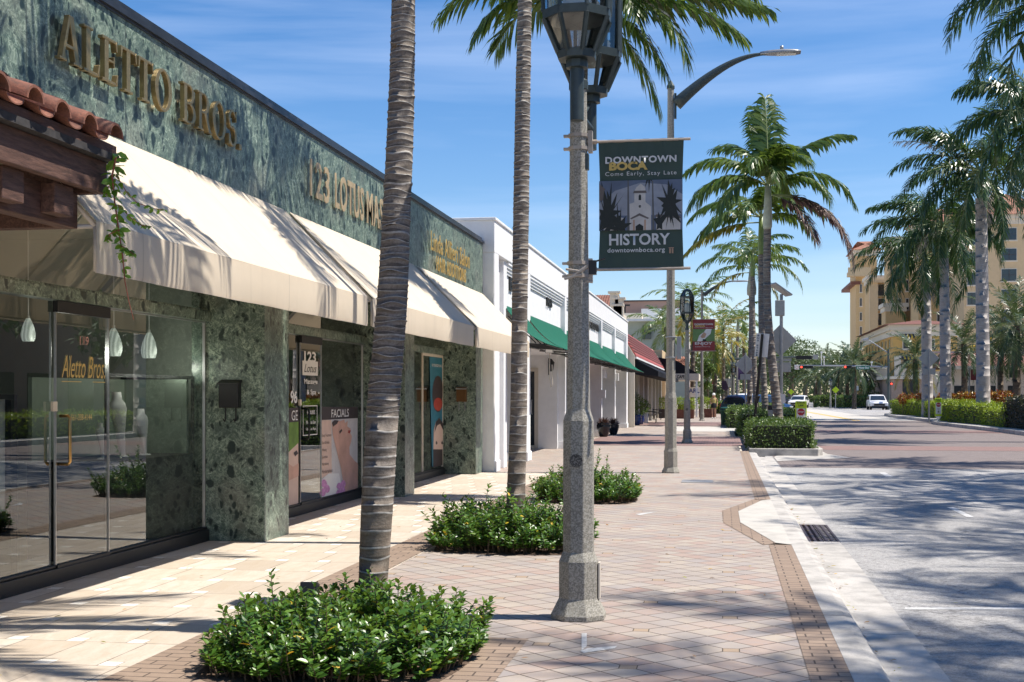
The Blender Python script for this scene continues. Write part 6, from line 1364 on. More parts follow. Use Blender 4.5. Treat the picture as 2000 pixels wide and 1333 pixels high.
def state_law(label, px, d, yt, wpx, rot=0.0, zb=.0):
    c = pd_(px, d); zt = z_(yt, d); w2 = wpx*d/F/2; o = thing('crossing_sign', label, 'crossing sign', (*c, ZR), 'yellow pedestrian crossing signs'); y = c[1]
    Hh = 1.02*(w2/.19); zb = zt-Hh*.98
    mb = MB(); mb.box(c[0]-w2, c[0]+w2, y, y+.06, zb, zt); mb.build('sign_panel', M['lime'], o, bevel=.025)
    mb = MB(); mb.box(c[0]-w2*.78, c[0]+w2*.78, y-.004, y-.001, zb+Hh*.12, zt-Hh*.24); mb.build('white_panel', M['signwhite'], o)
    for s, zz, hh, ww in (('STATE', .90, .07, 1.3), ('LAW', .80, .07, .9)): text(s, (c[0]-w2*ww/2, y-.005, zb+Hh*zz), (1, 0, 0), (0, 0, 1), w2*ww, Hh*hh, M['black'], 'sign_lettering', o, 0, .03)
    rr = w2*.66; zc = zb+Hh*.62; mb = MB(); mb.poly([(c[0]+rr*math.cos(g), y-.006, zc+rr*math.sin(g)) for g in [R(22.5+45*q) for q in range(8)]]); mb.build('stop_symbol', M['stopred'], o); text('STOP', (c[0]-rr*.72, y-.008, zc-rr*.22), (1, 0, 0), (0, 0, 1), rr*1.44, rr*.46, M['signwhite'], 'sign_lettering', o, 0, .03)
    text('FOR', (c[0]-w2*.3, y-.007, zb+Hh*.37), (1, 0, 0), (0, 0, 1), w2*.6, Hh*.05, M['black'], 'sign_lettering', o, 0, .03)
    zz = zb+Hh*.16; k = Hh*.17; mb = MB(); mb.tube([(c[0], y-.008, zz+k*.45), (c[0]+k*.02, y-.008, zz+k*.8)], k*.12, 6); mb.tube([(c[0]-k*.3, y-.008, zz), (c[0], y-.008, zz+k*.45), (c[0]+k*.3, y-.008, zz)], k*.07, 5); mb.tube([(c[0]-k*.3, y-.008, zz+k*.55), (c[0]+k*.02, y-.008, zz+k*.75), (c[0]+k*.3, y-.008, zz+k*.6)], k*.06, 5); mb.lathe([(.0, -k*.1), (k*.11, 0), (0, k*.1)], (c[0]+k*.03, y-.008, zz+k*1.0), 8); mb.build('walker_symbol', M['black'], o)
    mb = MB(); mb.prism([(c[0]-w2*.8, y, zb-.001), (c[0]+w2*.8, y, zb-.001), (c[0]+w2*.3, y, zb-.18), (c[0]-w2*.3, y, zb-.18)], (0, .05, 0)); mb.tube([(c[0], y+.02, ZR), (c[0], y+.02, zb)], .05, 8); mb.build('base', M['signwhite'], o)
state_law('yellow STATE LAW STOP sign behind the island corner hedge', 1564.5, 43.5, 784, 22); state_law('yellow STATE LAW sign among the lime hedges across the road', 1833, 74, 778, 13.5)
# ---------------------------------------------------------------- walking woman
def person():
    d = 86; c = pd_(1394, d); o = thing('person', 'woman in a white cap, yellow top and black skirt walking toward the lamp posts', 'person', (*c, 0))
    J = {'pel': (0, 0, .92), 'waist': (0, 0, 1.06), 'chest': (0, -.01, 1.26), 'neck': (0, 0, 1.42), 'head': (0, -.02, 1.52), 'top': (0, -.02, 1.64),
         'hl': (-.09, 0, .88), 'kl': (-.09, -.10, .50), 'al': (-.09, -.02, .09), 'tl': (-.09, -.16, .03), 'hr': (.09, 0, .88), 'kr': (.09, .02, .48), 'ar': (.09, .14, .10), 'tr': (.09, .02, .03),
         'sl': (-.17, 0, 1.36), 'el': (-.25, .02, 1.10), 'wl': (-.16, -.17, 1.02), 'fl': (-.10, -.22, 1.04), 'sr': (.17, 0, 1.36), 'er': (.24, .05, 1.10), 'wr': (.22, -.06, .88), 'fr': (.22, -.09, .80)}
    E = [('pel', 'waist'), ('waist', 'chest'), ('chest', 'neck'), ('neck', 'head'), ('head', 'top'), ('pel', 'hl'), ('hl', 'kl'), ('kl', 'al'), ('al', 'tl'), ('pel', 'hr'), ('hr', 'kr'), ('kr', 'ar'), ('ar', 'tr'), ('chest', 'sl'), ('sl', 'el'), ('el', 'wl'), ('wl', 'fl'), ('chest', 'sr'), ('sr', 'er'), ('er', 'wr'), ('wr', 'fr')]
    rad = dict(pel=.14, waist=.115, chest=.135, neck=.055, head=.095, top=.085, hl=.09, kl=.06, al=.04, tl=.035, hr=.09, kr=.06, ar=.04, tr=.035, sl=.055, el=.04, wl=.03, fl=.028, sr=.055, er=.04, wr=.03, fr=.028)
    K = list(J); me = bpy.data.meshes.new('body'); me.from_pydata([J[k] for k in K], [(K.index(a), K.index(b)) for a, b in E], []); me.materials.append(M['realskin'])
    b = link(bpy.data.objects.new('body', me)); b.parent = o; sk = b.modifiers.new('skin', 'SKIN'); 
    for i, k in enumerate(K): sv = me.skin_vertices[0].data[i]; sv.radius = (rad[k], rad[k]*.8 if k in ('pel', 'waist', 'chest') else rad[k]); sv.use_root = (k == 'pel')
    s = b.modifiers.new('sub', 'SUBSURF'); s.levels = 2; s.render_levels = 2
    x, y = c
    def ring(prof, nm, m, sy=.8, n=18):
        mb = MB(); V = []
        for r, z, dx, dy in prof:
            for q in range(n): g = 2*math.pi*q/n; V.append((x+dx+r*math.cos(g), y+dy+r*sy*math.sin(g), z))
        k = len(prof); mb.add(V, [(i*n+q, i*n+(q+1) % n, (i+1)*n+(q+1) % n, (i+1)*n+q) for i in range(k-1) for q in range(n)]); return mb.build(nm, m, o, smooth=True)
    ring([(.20, .72, 0, 0), (.19, .86, 0, 0), (.165, .98, 0, 0), (.135, 1.05, 0, 0)], 'skirt', M['black'], .85)
    ring([(.135, 1.04, 0, 0), (.13, 1.12, 0, 0), (.155, 1.25, 0, -.01), (.15, 1.33, 0, 0), (.13, 1.355, 0, 0)], 'top', plain('yellow_top', (.55, .45, .16), .8), .82)
    ring([(.10, 1.44, 0, .02), (.115, 1.52, 0, .02), (.11, 1.6, 0, .02), (.06, 1.66, 0, .02)], 'hair', plain('blond_hair', (.42, .27, .12), .6), 1)
    ring([(.112, 1.58, 0, 0), (.115, 1.62, 0, 0), (.095, 1.69, 0, 0), (.03, 1.725, 0, 0)], 'cap', M['signwhite'], 1); mb = MB(); mb.prism([(x-.08, y-.1, 1.59), (x+.08, y-.1, 1.59), (x+.06, y-.20, 1.575), (x-.06, y-.20, 1.575)], (0, 0, .012)); mb.build('cap_peak', M['signwhite'], o)
    for sx, yy, z in ((-.09, -.07, .0), (.09, .08, .0)): mb = MB(); mb.rbox((x+sx, y+yy, z+.045), (.095, .26, .09), Matrix.Identity(3)); mb.build('shoe', M['signwhite'], o, bevel=.03)
M['realskin'] = plain('skin', (.48, .26, .17), .6)
person()
# ---------------------------------------------------------------- cars
M['tyre'] = plain('tyre_rubber', (.02, .02, .02), .8); M['rim'] = plain('alloy_rim', (.35, .35, .36), .3, .8)
M['pwhite'] = plain('white_car_paint', (.72, .72, .73), .2, var=.02); M['pblue'] = plain('blue_car_paint', (.018, .05, .13), .2, .3, var=.05); M['pblack'] = plain('black_car_paint', (.02, .02, .025), .2)
M['tail'] = emit('tail_lamp', (1, .06, .04), 1.2); M['head'] = plain('headlamp', (.6, .62, .66), .1)
def car(label, c, rot, paint, W=1.95, L=4.7, Hc=1.75, lit=False):
    "nose toward local -Y"
    o = thing('parked_car' if not lit else 'car', label, 'car', (c[0], c[1], ZR)); Mx = Matrix.Rotation(rot, 3, 'Z'); w2 = W/2
    prof = [(-L/2, .42), (-L/2+.03, .78), (-L/2+.25, .95), (-L*.22, 1.06), (-L*.02, Hc*.93), (L*.12, Hc), (L*.36, Hc*.985), (L/2-.28, Hc*.86), (L/2-.06, 1.08), (L/2, .75), (L/2-.04, .38)]
    def wd(z): return w2*(1 - .0 if z < 1.05 else 1-.16*(z-1.05)/(Hc-1.05))
    mb = MB(); n = len(prof); V = []
    cols_ = [(-1, 1), (-.96, 1.0), (0, 1), (.96, 1), (1, 1)]
    for sx in (-1, -.9, 0, .9, 1):
        for (y, z) in prof:
            k = wd(z); zz = z-(.05 if abs(sx) == 1 and z > .9 else 0)+(.02 if sx == 0 and z > .9 else 0); yy = y*(1-.035*abs(sx)) ; V.append((sx*k, yy, zz))
    fs = [(i*n+j, (i+1)*n+j, (i+1)*n+j+1, i*n+j+1) for i in range(4) for j in range(n-1)]+[list(range(n)), [4*n+j for j in range(n)][::-1]]+[(i*n+n-1, (i+1)*n+n-1, (i+1)*n, i*n) for i in range(4)]
    V = [tuple(Mx @ Vector(v)+Vector((c[0], c[1], ZR))) for v in V]; mb.add(V, fs); body = mb.build('body', paint, o, smooth='auto', bevel=.03)
    def P(x, y, z): return tuple(Mx @ Vector((x, y, z))+Vector((c[0], c[1], ZR)))
    def quad(nm, pts, m, par=o, th=None): mb = MB(); mb.poly([P(*p) for p in pts]); return mb.build(nm, m, par)
    e = .012; k1 = wd(1.12); k2 = wd(Hc*.9)
    quad('windscreen', [(-w2*.86, -L*.20-e, 1.12+.03), (w2*.86, -L*.20-e, 1.15), (w2*.76, -L*.035-e, Hc*.92+.02), (-w2*.76, -L*.035-e, Hc*.92+.02)], M['winglass'])
    quad('rear_window', [(w2*.8, L/2-.05, 1.14), (-w2*.8, L/2-.05, 1.14), (-w2*.72, L/2-.25+.04, Hc*.86), (w2*.72, L/2-.25+.04, Hc*.86)], M['winglass'])
    for s in (-1, 1):
        q = [(s*(k1+e), -L*.15, 1.12), (s*(k1+e), L*.40, 1.12), (s*(k2+e), L*.36, Hc*.9), (s*(k2+e), -L*.0, Hc*.9)]; quad('side_window', q if s > 0 else q[::-1], M['winglass'])
        for yy in (-L*.31, L*.31):
            mb = MB(); mb.tube([P(s*(w2-.22), yy, .36), P(s*(w2+.012), yy, .36)], .36, 20); wh = mb.build('wheel', M['tyre'], o); mb = MB(); mb.tube([P(s*(w2+.013), yy, .36), P(s*(w2+.03), yy, .36)], .23, 14); mb.build('rim', M['rim'], wh)
        mb = MB(); mb.rbox(P(s*w2*.76, -L/2+.035, .76), (.36, .10, .13), Mx); mb.build('headlight', M['head'], o, bevel=.02)
        mb = MB(); mb.rbox(P(s*w2*.84, L/2-.06, .98), (.22, .12, .20), Mx); mb.build('tail_light', M['tail'] if lit else M['stopred'], o, bevel=.02)
        mb = MB(); mb.rbox(P(s*(w2+.10), -L*.13, 1.10), (.2, .1, .13), Mx); mb.build('mirror', paint, o, bevel=.03)
    mb = MB(); mb.rbox(P(0, -L/2+.0, .62), (W*.62, .05, .24), Mx); mb.build('grille', M['black'], o, bevel=.01)
    mb = MB(); mb.rbox(P(0, L/2-.005, .50), (W*.9, .06, .24), Mx); mb.build('bumper', M['black'], o, bevel=.02); mb = MB(); mb.rbox(P(0, -L/2+.01, .40), (W*.9, .06, .14), Mx); mb.build('bumper', M['black'], o, bevel=.02)
    mb = MB(); mb.rbox(P(0, L/2+.0, .86), (.5, .03, .14), Mx); mb.build('number_plate', M['signwhite'], o)
    return o
car('white estate car seen from behind waiting at the far right lane', pd_(1713, 152), R(0), M['pwhite'], 2.0, 4.8, 1.78, True)
car('white car approaching in the distance beside the yellow stop sign', pd_(1560, 172), R(-14), M['pwhite'], 2.0, 4.8, 1.7)
car('dark car behind the approaching white one', pd_(1540, 200), R(0), M['pblack'], 1.8, 4.4, 1.4)
car('dark blue car parked at an angle behind the island palms', pd_(1468, 88), R(38), M['pblue'], 1.95, 4.7, 1.72); car('white car parked beyond the blue one', pd_(1462, 112), R(30), M['pwhite'], 1.95, 4.8, 1.85); car('blue car parked behind the palm trunks farthest to the right', pd_(1497, 104), R(34), M['pblue'], 1.95, 4.7, 1.75)
# ---------------------------------------------------------------- traffic signals
def sig(o, x, y, z, n, red, dirx=1, k=1.0):
    mb = MB(); wd = .34*n*k; mb.box(x, x+wd, y-.15, y+.1, z-.2*k, z+.2*k); h = mb.build('signal_head', M['black'], o, bevel=.02)
    for i in range(n):
        cx = x+.17*k+.34*k*i; mb = MB(); mb.tube([(cx, y-.17, z), (cx, y-.155, z)], .12*k, 14)
        mb.build('signal_lamp', (M['redlamp'] if i == red else M['darklens']), h)
        mb = MB(); mb.tube([(cx, y-.34, z+.0), (cx, y-.16, z)], .14*k, 10, caps=False); mb.build('visor', M['black'], h)
M['redlamp'] = emit('lit_red_lamp', (1, .05, .03), 4.0); M['darklens'] = plain('unlit_lens', (.03, .05, .04), .3)
d = 150; c = pd_(1735, d); o = thing('traffic_signal', 'grey signal pole and long mast arm with red lights and a green street name sign', 'traffic light', (*c, ZR)); za = z_(715, d)
mb = MB(); mb.tube([(c[0], c[1], ZR), (c[0], c[1], z_(682, d))], [.17, .12], 10); mb.build('pole', M['poledark'], o)
xa = XD(1553, d); mb = MB(); mb.tube([(c[0], c[1], z_(717, d)), (XD(1640, d), c[1], za+.03), (xa, c[1], za+.1)], [.11, .09, .06], 8); mb.build('mast_arm', M['greymetal'], o)
mb = MB(); mb.tube([(c[0], c[1], z_(690, d)), (XD(1715, d), c[1], z_(676, d)), (XD(1700, d), c[1], z_(666, d)), (XD(1691, d), c[1], z_(664, d))], .06, 6); mb.tube([(XD(1686, d), c[1], z_(664, d)), (XD(1697, d), c[1], z_(663, d))], [.12, .2], 8); mb.build('street_lamp_arm', M['greymetal'], o)
sig(o, XD(1564, d), c[1]-.2, z_(717, d), 5, 0, k=.88); sig(o, XD(1649, d), c[1]-.2, z_(717, d), 3, 0, k=.88)
mb = MB(); mb.box(XD(1673, d), XD(1699, d), c[1]-.16, c[1]-.13, z_(722, d), z_(715, d)); s_ = mb.build('street_name_sign', plain('sign_green', (.01, .14, .09), .5), o, bevel=.01); text('E Mizner Blvd', (XD(1675, d), c[1]-.165, z_(720.5, d)), (1, 0, 0), (0, 0, 1), XD(1697, d)-XD(1675, d), .24, M['signwhite'], 'sign_lettering', s_, 0, .02)
mb = MB(); mb.box(XD(1553.5, d), XD(1562, d), c[1]-.16, c[1]-.13, z_(721.5, d), z_(713, d)); s_ = mb.build('turn_sign', M['signwhite'], o); mb = MB(); mb.lathe([(.17, -.01), (.17, .01), (.13, .01), (.13, -.01)], (0, 0, 0), 16, caps=False); 
mb.v = [(XD(1557.8, d)+v[0], c[1]-.17+v[2]*.3, z_(717.2, d)+v[1]) for v in mb.v]; mb.build('turn_symbol', M['stopred'], s_)
for px, py in ((1606, 688), (1611, 697), (1703, 708)):
    x = XD(px, d); mb = MB(); mb.tube([(x, c[1], za), (x, c[1], z_(py, d))], .05, 6); mb.rbox((x, c[1]-.1, z_(py, d)), (.22, .4, .2), Matrix.Identity(3)); mb.build('camera', M['signwhite'], o)
d = 149; x = XD(1740, d); sig(o, x, c[1]-.3, z_(750, d), 1, 0, k=.8)
d = 112; c = pd_(1432, d); o = thing('traffic_signal', 'nearer signal mast arm seen from behind across the left of the street', 'traffic light', (*c, ZR)); mb = MB(); mb.tube([(c[0], c[1], ZR), (c[0], c[1], z_(690, d))], [.17, .12], 10); mb.build('pole', M['poledark'], o)
mb = MB(); mb.tube([(XD(1381, d), c[1], z_(704, d)), (c[0], c[1], z_(702, d)), (XD(1530, d), c[1], z_(699, d)), (XD(1596, d), c[1], z_(698, d))], [.06, .11, .09, .06], 8); mb.build('mast_arm', M['poledark'], o)
mb = MB(); mb.box(XD(1553, d), XD(1584, d), c[1]-.15, c[1]+.15, z_(703, d), z_(696, d)); mb.build('signal_head', M['black'], o); mb = MB(); mb.box(XD(1586, d), XD(1596, d), c[1]-.1, c[1]-.05, z_(703, d), z_(694, d)); mb.build('sign_plate', M['signback'], o)
d = 72; c = pd_(1814.5, d); o = thing('road_sign', 'grey back of a diamond sign on a post in the right hand hedges', 'road sign', (*c, 0)); pole(o, *c, 0, z_(684, d), .05); diamond(o, c[0], c[1]+.07, z_(700, d), .57); mb = MB(); mb.box(c[0]-.32, c[0]+.36, c[1]+.06, c[1]+.075, z_(732, d), z_(720, d)); mb.build('small_plate', M['signback'], o)
d = 170; c = pd_(1673, d); o = thing('road_sign', 'small white road sign between the far palm trunks', 'road sign', (*c, 0)); pole(o, *c, 0, z_(757, d), .05); mb = MB(); mb.box(c[0]-.26, c[0]+.26, c[1]-.06, c[1]-.04, z_(763, d), z_(754, d)); mb.build('sign_plate', M['signwhite'], o)
for px, py, dd, lab in ((1632, 762, 165, 'yellow pedestrian warning sign beyond the junction, right one'), (1545, 766, 190, 'small yellow sign above the dark distant car')):
    c = pd_(px, dd); o = thing('road_sign', lab, 'road sign', (*c, 0)); pole(o, *c, ZR, z_(py, dd), .05); diamond(o, c[0], c[1]-.06, z_(py, dd), .45, 'lime')
d = 150; c = pd_(1622, 158); lamp_post('small dark globe lamp post among the far palm trunks', c, [(0, 0, z_(757, 158))], group=None, detail=False)
# ---------------------------------------------------------------- right hand median: kerb, hedges, crotons, royal palms
mA = [G(1728, 817, ZR), G(1745, 822, ZR), G(1826, 829, ZR)]
med1 = [pd_(1727, 106), pd_(1742, 98), pd_(1822, 80), pd_(1900, 80), pd_(1900, 125), pd_(1760, 125)]
med2 = [pd_(1819, 77), pd_(1826, 73.5), pd_(1880, 66), pd_(1960, 57.5), pd_(2040, 50), (11.9, 30), (11.9, -12), (17.5, -12), (17.5, 90), pd_(1850, 80)]
for q in (med1, med2):
    mb = MB(); mb.prism([(x, y, ZR-.05) for x, y in ccw([(a, b) for a, b in q])], (0, 0, .23)); mb.build('median_kerb', M['kerb'], kind='structure', bevel=.03)
def hedge_line(label, p, q, wd, h, mat, dens, L, seed, off=0): 
    a = Vector(p); b = Vector(q); m_ = (a+b)/2; v = b-a; rot = math.atan2(v.y, v.x); nrm_ = Vector((-v.y, v.x)).normalized(); nrm_ = nrm_ if nrm_.x > 0 else -nrm_; m_ = m_+nrm_*wd/2
    return hedge(label, (m_.x, m_.y), rot, (v.length, wd, h), mat, dens, L, seed, 'clipped lime hedges on the median', z0=.05)
hedge_line('lime green box hedge at the far left of the median', pd_(1740, 104), pd_(1800, 93), 2.2, 1.12, 'hedgelime', 190, .10, 61)
hedge_line('lime green hedge block just left of the yellow sign', pd_(1789, 92), pd_(1829, 84.5), 1.4, 1.05, 'hedgelime', 200, .10, 62)
hedge_line('lime green hedge block just right of the yellow sign', pd_(1833, 77), pd_(1856, 72.5), 2.4, 1.18, 'hedgelime', 200, .09, 63)
hedge_line('longest lime green hedge in the middle of the median', pd_(1850, 73), pd_(1925, 65), 1.5, 1.02, 'hedgelime', 200, .09, 64)
hedge_line('low lime green hedge at the right end of the median row', pd_(1915, 66), pd_(1960, 60), 1.8, .85, 'hedgelime', 200, .09, 65)
hedge_line('dark purplish hedge at the right edge of the photo', pd_(1962, 60.5), pd_(2030, 54), 1.8, 1.40, 'hedgedark', 230, .09, 66)
hedge_line('lime hedge along the median outside the frame', (13.2, 50), (13.2, -8), 1.2, .8, 'hedgelime', 60, .14, 67)
def croton(px, d, wd, h, lab, seed):
    c = pd_(px, d); rs = np.random.default_rng(seed); o = thing('croton_bush', lab, 'shrub', (*c, 0), 'red and yellow croton bushes'); mb = MB(); n = int(900*wd); cs = [((c[0]+wd*(u-.5), c[1]+rs.normal(0, .3), h*.72+rs.normal(0, .08)), (.35, .35, .38)) for u in np.linspace(0, 1, max(3, int(wd*2.4)))]
    clumps(mb, cs, n//len(cs), .2, .07, rs); mb.build('leaves', M['croton'], o); mb = MB()
    for cc, r in cs: mb.tube([(cc[0], cc[1], .05), cc], .03, 5)
    mb.build('stems', M['twig'], o)
croton(1790, 98, 2.0, 1.75, 'croton bush behind the left median hedge', 71); croton(1828, 92, 2.0, 1.75, 'croton bush at the foot of the middle royal palm', 72); croton(1862, 88, 1.6, 1.72, 'croton bush right of the middle royal palm', 73); croton(1925, 74, 2.6, 1.85, 'tall croton bush between the right royal palm and dark hedge', 74)
RB = ('royalbark', 'royalbark', 'royalbark')
RK = dict(ll=1.0, lw=.07, nl=46, hang=.75, plume=1.1, rr=.05, vee=0)
def royal(label, px, d, yb, rads, seed, spec, ysh, brown=None, nl=58):
    c = pd_(px, d); zt = z_(yb, d) if px < 2200 else 12.0; ysh = ysh if px < 2200 else 773-(13.3-H)*F/d; pts = [(c[0], c[1], 0), (c[0], c[1], zt*.25), (c[0]-.05, c[1], zt*.6), (c[0]-.1, c[1], zt)]
    p, top = palm(label, pts, rads, seed, None, .28, (z_(ysh, d)-zt, .24, .15), 'shaft', 'tall royal palms on the median', nseg=18, amp=.012, bark=RB, name='royal_palm')
    cfronds(p, top, spec, seed, 1.1, .105 if nl > 45 else .075, nl, 'frondroyal', .8, 1.1, rr=.05, vee=0); 
    if brown: cfronds(p, (top[0], top[1], top[2]-.3), brown, seed+1, .9, .06, 36, 'frondgrey', .8, .9, 'dry_fronds', rr=.05)
    return p
rsp = random.Random(77)
def rspec(n, L, el=(80, -45), dr=(1.0, 1.9)): return [(137.5*i+rsp.uniform(-15, 15), el[0]+(el[1]-el[0])*(i/n)**.9, L*rsp.uniform(.85, 1.1), rsp.uniform(*dr)) for i in range(n)]
r1 = royal('royal palm with the thickest pale trunk at the right of the median', 1920, 70, 388, [.40, .36, .34, .30], 81, rspec(25, 5.0)+[(180, 35, 5.3, 1.3), (195, 5, 5, 1.5), (170, 62, 5.2, 1.2)], 335, [(172, 48, 5.2, .9), (-100, -30, 3.5, 1.0)])
r2 = royal('middle royal palm with a bright green crownshaft', 1847, 81, 505, [.36, .35, .32, .27], 82, rspec(23, 4.9)+[(182, 22, 5.5, 1.0), (178, 42, 5.2, 1.1), (190, -5, 5, 1.3), (-15, 8, 5, 1.7)], 440, [(215, 0, 3.5, 1.3)])
r3 = royal('left royal palm in the median with drooping dark fronds', 1811, 89, 560, [.40, .38, .35, .33], 83, rspec(21, 4.9)+[(185, 30, 5.6, 1.2), (178, 10, 5.2, 1.5), (200, -12, 5, 1.2)], 500, [(-95, -30, 3.5, 1.0)])
r4 = royal('royal palm mostly outside the right edge, only fronds in view', 2085, 46, 60, [.38, .36, .33, .28], 84, rspec(25, 4.9)+[(180, 25, 4.8, 1.5), (178, 55, 4.7, 1.4)], -10, [(172, 70, 4.8, .9)])
r5 = royal('royal palm beyond the right edge with fronds in front of the hotel', 2040, 58, 285, [.38, .36, .33, .28], 85, rspec(23, 4.9)+[(180, 20, 4.8, 1.5), (190, 50, 4.8, 1.4)], 228)
r6 = royal('royal palm of the same row, out of frame beside the brick crossing', 2400, 28, 60, [.38, .36, .33, .28], 86, rspec(17, 4.3), -10, nl=40)
r6.location = (12.8, 33.5, 0); r6.scale = (1.1,)*3
for (x, y, rz, sc__, lab) in ((12.7, 22.3, 2.2, 1.22, 'royal palm out of frame shading the parking lane'), (13.2, 7.0, 1.4, 1.34, 'nearest royal palm out of frame shading the kerb'), (13.7, 9.6, 3.9, 1.34, 'royal palm out of frame shading the near parking line'), (14.4, 15.6, 0.4, 1.28, 'royal palm out of frame shading the gutter grate'), (13.4, 27.0, 5.2, 1.2, 'royal palm out of frame shading the edge of the brick crossing')): dup(r6, (x, y, 0), rz, sc__, lab)
# ---------------------------------------------------------------- date palms right and far
GP = 'date palms along the far side of the street'
def dpalm(label, px, d, yt, L, seed, r=.2, mats=('date',), nfr=34): return generic_palm(label, px, d, yt, L, seed, mats, lw=.06*d/70, r=r, group=GP, ll=.55, nfr=nfr, el=(85, -50), nl=34, hang=.25, name='date_palm', plume=.5, droop=(.7, 1.4))
dp, _ = dpalm('date palm left of the signal pole with a full round crown', 1668, 160, 712, 4.3, 91, .26)
for px, d, s, rz, lab in ((1640, 185, 1.0, 1, 'date palm left of the round crowned one'), (1655, 205, 1.15, 2, 'date palm seen between two nearer crowns'), (1625, 200, 1.05, 3, 'date palm farthest left of the distant row'), (1690, 178, .95, 4, 'date palm behind the signal pole'), (1612, 230, 1.2, 5, 'distant date palm next to the olive trees')): dup(dp, (*pd_(px, d), ZR), rz, s, lab)
dpalm('pale green date palm between the two left royal trunks', 1787, 105, 702, 3.3, 92, .2, ('date', 'frondyel'))
dq, _ = dpalm('date palm with a slanted rough trunk right of the middle royal palm', 1882, 92, 672, 3.4, 93, .2); 
for px, d, s, rz, lab in ((1985, 80, 1.12, 1, 'large date palm crown at the right edge'), (1955, 100, 1.1, 2.2, 'date palm behind the right royal trunk'), (2020, 95, 1.2, 3.3, 'date palm cut by the right edge of the photo')): dup(dq, (*pd_(px, d), 0), rz, s, lab)
tree('dark evergreen behind the date palms at the right edge', pd_(2000, 118), 8, 4.5, 95, 2600, 'oak', .35)
tree('clipped dome shaped bush left of the waiting white car', pd_(1693, 176), 3.6, 2.3, 96, 1500, 'hedge', .25, None, 9)
for i, (a, b, d_2, lab) in enumerate(((1595, 1650, 178, 'dark low hedge at the foot of the far date palms'), (1640, 1700, 168, 'dark low hedge left of the signal pole'), (1500, 1600, 300, 'low hedge closing the view down the street'))):
    p_, q_ = pd_(a, d_2), pd_(b, d_2); hedge(lab, ((p_[0]+q_[0])/2, (p_[1]+q_[1])/2), TH, (abs(q_[0]-p_[0]), 3, 1.4), 'hedge', 60, .25, 97+i)
# ---------------------------------------------------------------- hotel and corner building
def zz(py, d): return z_(py, d)
hb = thing('hotel_building', 'tall cream hotel building with tiled roofs behind the royal palms', 'building', (45, 240, 0))
def block(pa, pb, d, ytop, dep, m='cream_wall', par=hb, corn=True):
    xa, xb = XD(pa, d), XD(pb, d); Y = YD((xa+xb)/2, d); zt = zz(ytop, d); mb = MB(); mb.box(xa, xb, Y, Y+dep, 0, zt); w_ = mb.build('wall', M[m], par)
    if corn: mb = MB(); mb.box(xa-.5, xb+.5, Y-.5, Y+dep+.5, zt, zt+.7); mb.box(xa-.2, xb+.2, Y-.2, Y+dep+.2, zt-.8, zt-.001); mb.build('cornice', M['trim'], par)
    return xa, xb, Y, zt
def win(px0_, px1_, py0_, py1_, d, Y, par, frame_=True, bal=False, m='winglass'):
    x0, x1, z0, z1 = XD(px0_, d), XD(px1_, d), zz(py1_, d), zz(py0_, d); fr_ = MB(); fr_.box(x0-.18, x1+.18, Y-.12, Y-.002, z0-.22, z0-.001); fr_.box(x0-.1, x1+.1, Y-.08, Y-.001, z0, z1+.12); o_ = fr_.build('window', M['trim'], par)
    mb = MB(); mb.box(x0, x1, Y-.10, Y-.081, z0, z1); mb.build('pane', M[m], o_); mb = MB(); xm = (x0+x1)/2
    mb.box(xm-.04, xm+.04, Y-.13, Y-.105, z0, z1); mb.box(x0, x1, Y-.125, Y-.104, (z0+z1)/2-.03, (z0+z1)/2+.03); mb.build('mullion', M['posterdark'], o_)
    if bal: mb = MB(); mb.box(x0-.1, x1+.1, Y-.6, Y-.5, z0, z0+1.0); mb.build('balcony_rail', M['black'], o_)
def hiproof(xa, xb, ya, yb, z, h, ins, m='clayorange', par=hb, ov=1.0):
    mb = MB(); a = [(xa-ov, ya-ov, z), (xb+ov, ya-ov, z), (xb+ov, yb+ov, z), (xa-ov, yb+ov, z)]; b = [(xa+ins, ya+ins, z+h), (xb-ins, ya+ins, z+h), (xb-ins, yb-ins, z+h), (xa+ins, yb-ins, z+h)]
    mb.add(a+b, [(0, 1, 5, 4), (1, 2, 6, 5), (2, 3, 7, 6), (3, 0, 4, 7), (4, 5, 6, 7), (3, 2, 1, 0)]); mb.build('roof', M[m], par)
# farthest wing
xa, xb, Y, zt = block(1672, 1712, 300, 494, 14); hiproof(xa, xb, Y, Y+14, zt+.7, 2.4, 4)
for c_ in (1680, 1691): [win(c_, c_+3.2, y, y+15, 300, Y, hb) for y in (556, 583, 611, 639, 668)]
mb = MB(); mb.box(xa-2.0, xa+3.2, Y-2.2, Y+1, zz(541, 300), zz(533, 300)); mb.box(xa-2.0, xa+3.2, Y-2.2, Y-1.9, zz(533, 300), zz(524, 300)); mb.build('balcony', M['cream_light'], hb)
mb = MB(); mb.box(xa-1.2, xa+1, Y-.8, Y+24, zz(556, 300), zz(550, 300)); mb.build('roof_skirt', M['claydark'], hb)
xa, xb, Y, zt = block(1698, 1762, 262, 545, 8)
mb = MB(); mb.box(xa, XD(1714, 262), Y-1.0, Y-.001, 0, zz(553, 262)); mb.box(XD(1729, 262), XD(1733, 262), Y-1.0, Y-.001, 0, zz(553, 262)); mb.box(xa-.4, XD(1734, 262), Y-1.4, Y-.0005, zz(553, 262), zz(549, 262)); mb.build('pilaster', M['cream_light'], hb)
for y in (556, 584, 613, 642): win(1716, 1727, y, y+22, 262, Y, hb, bal=True)
for c_ in (1737, 1750): [win(c_, c_+4, y, y+15, 262, Y, hb) for y in (560, 590, 620)]
xa, xb, Y, zt = block(1738, 1800, 238, 470, 8); 
for c_ in (1740, ): [win(c_, c_+4, y, y+14, 238, Y, hb) for y in (580, 612)]
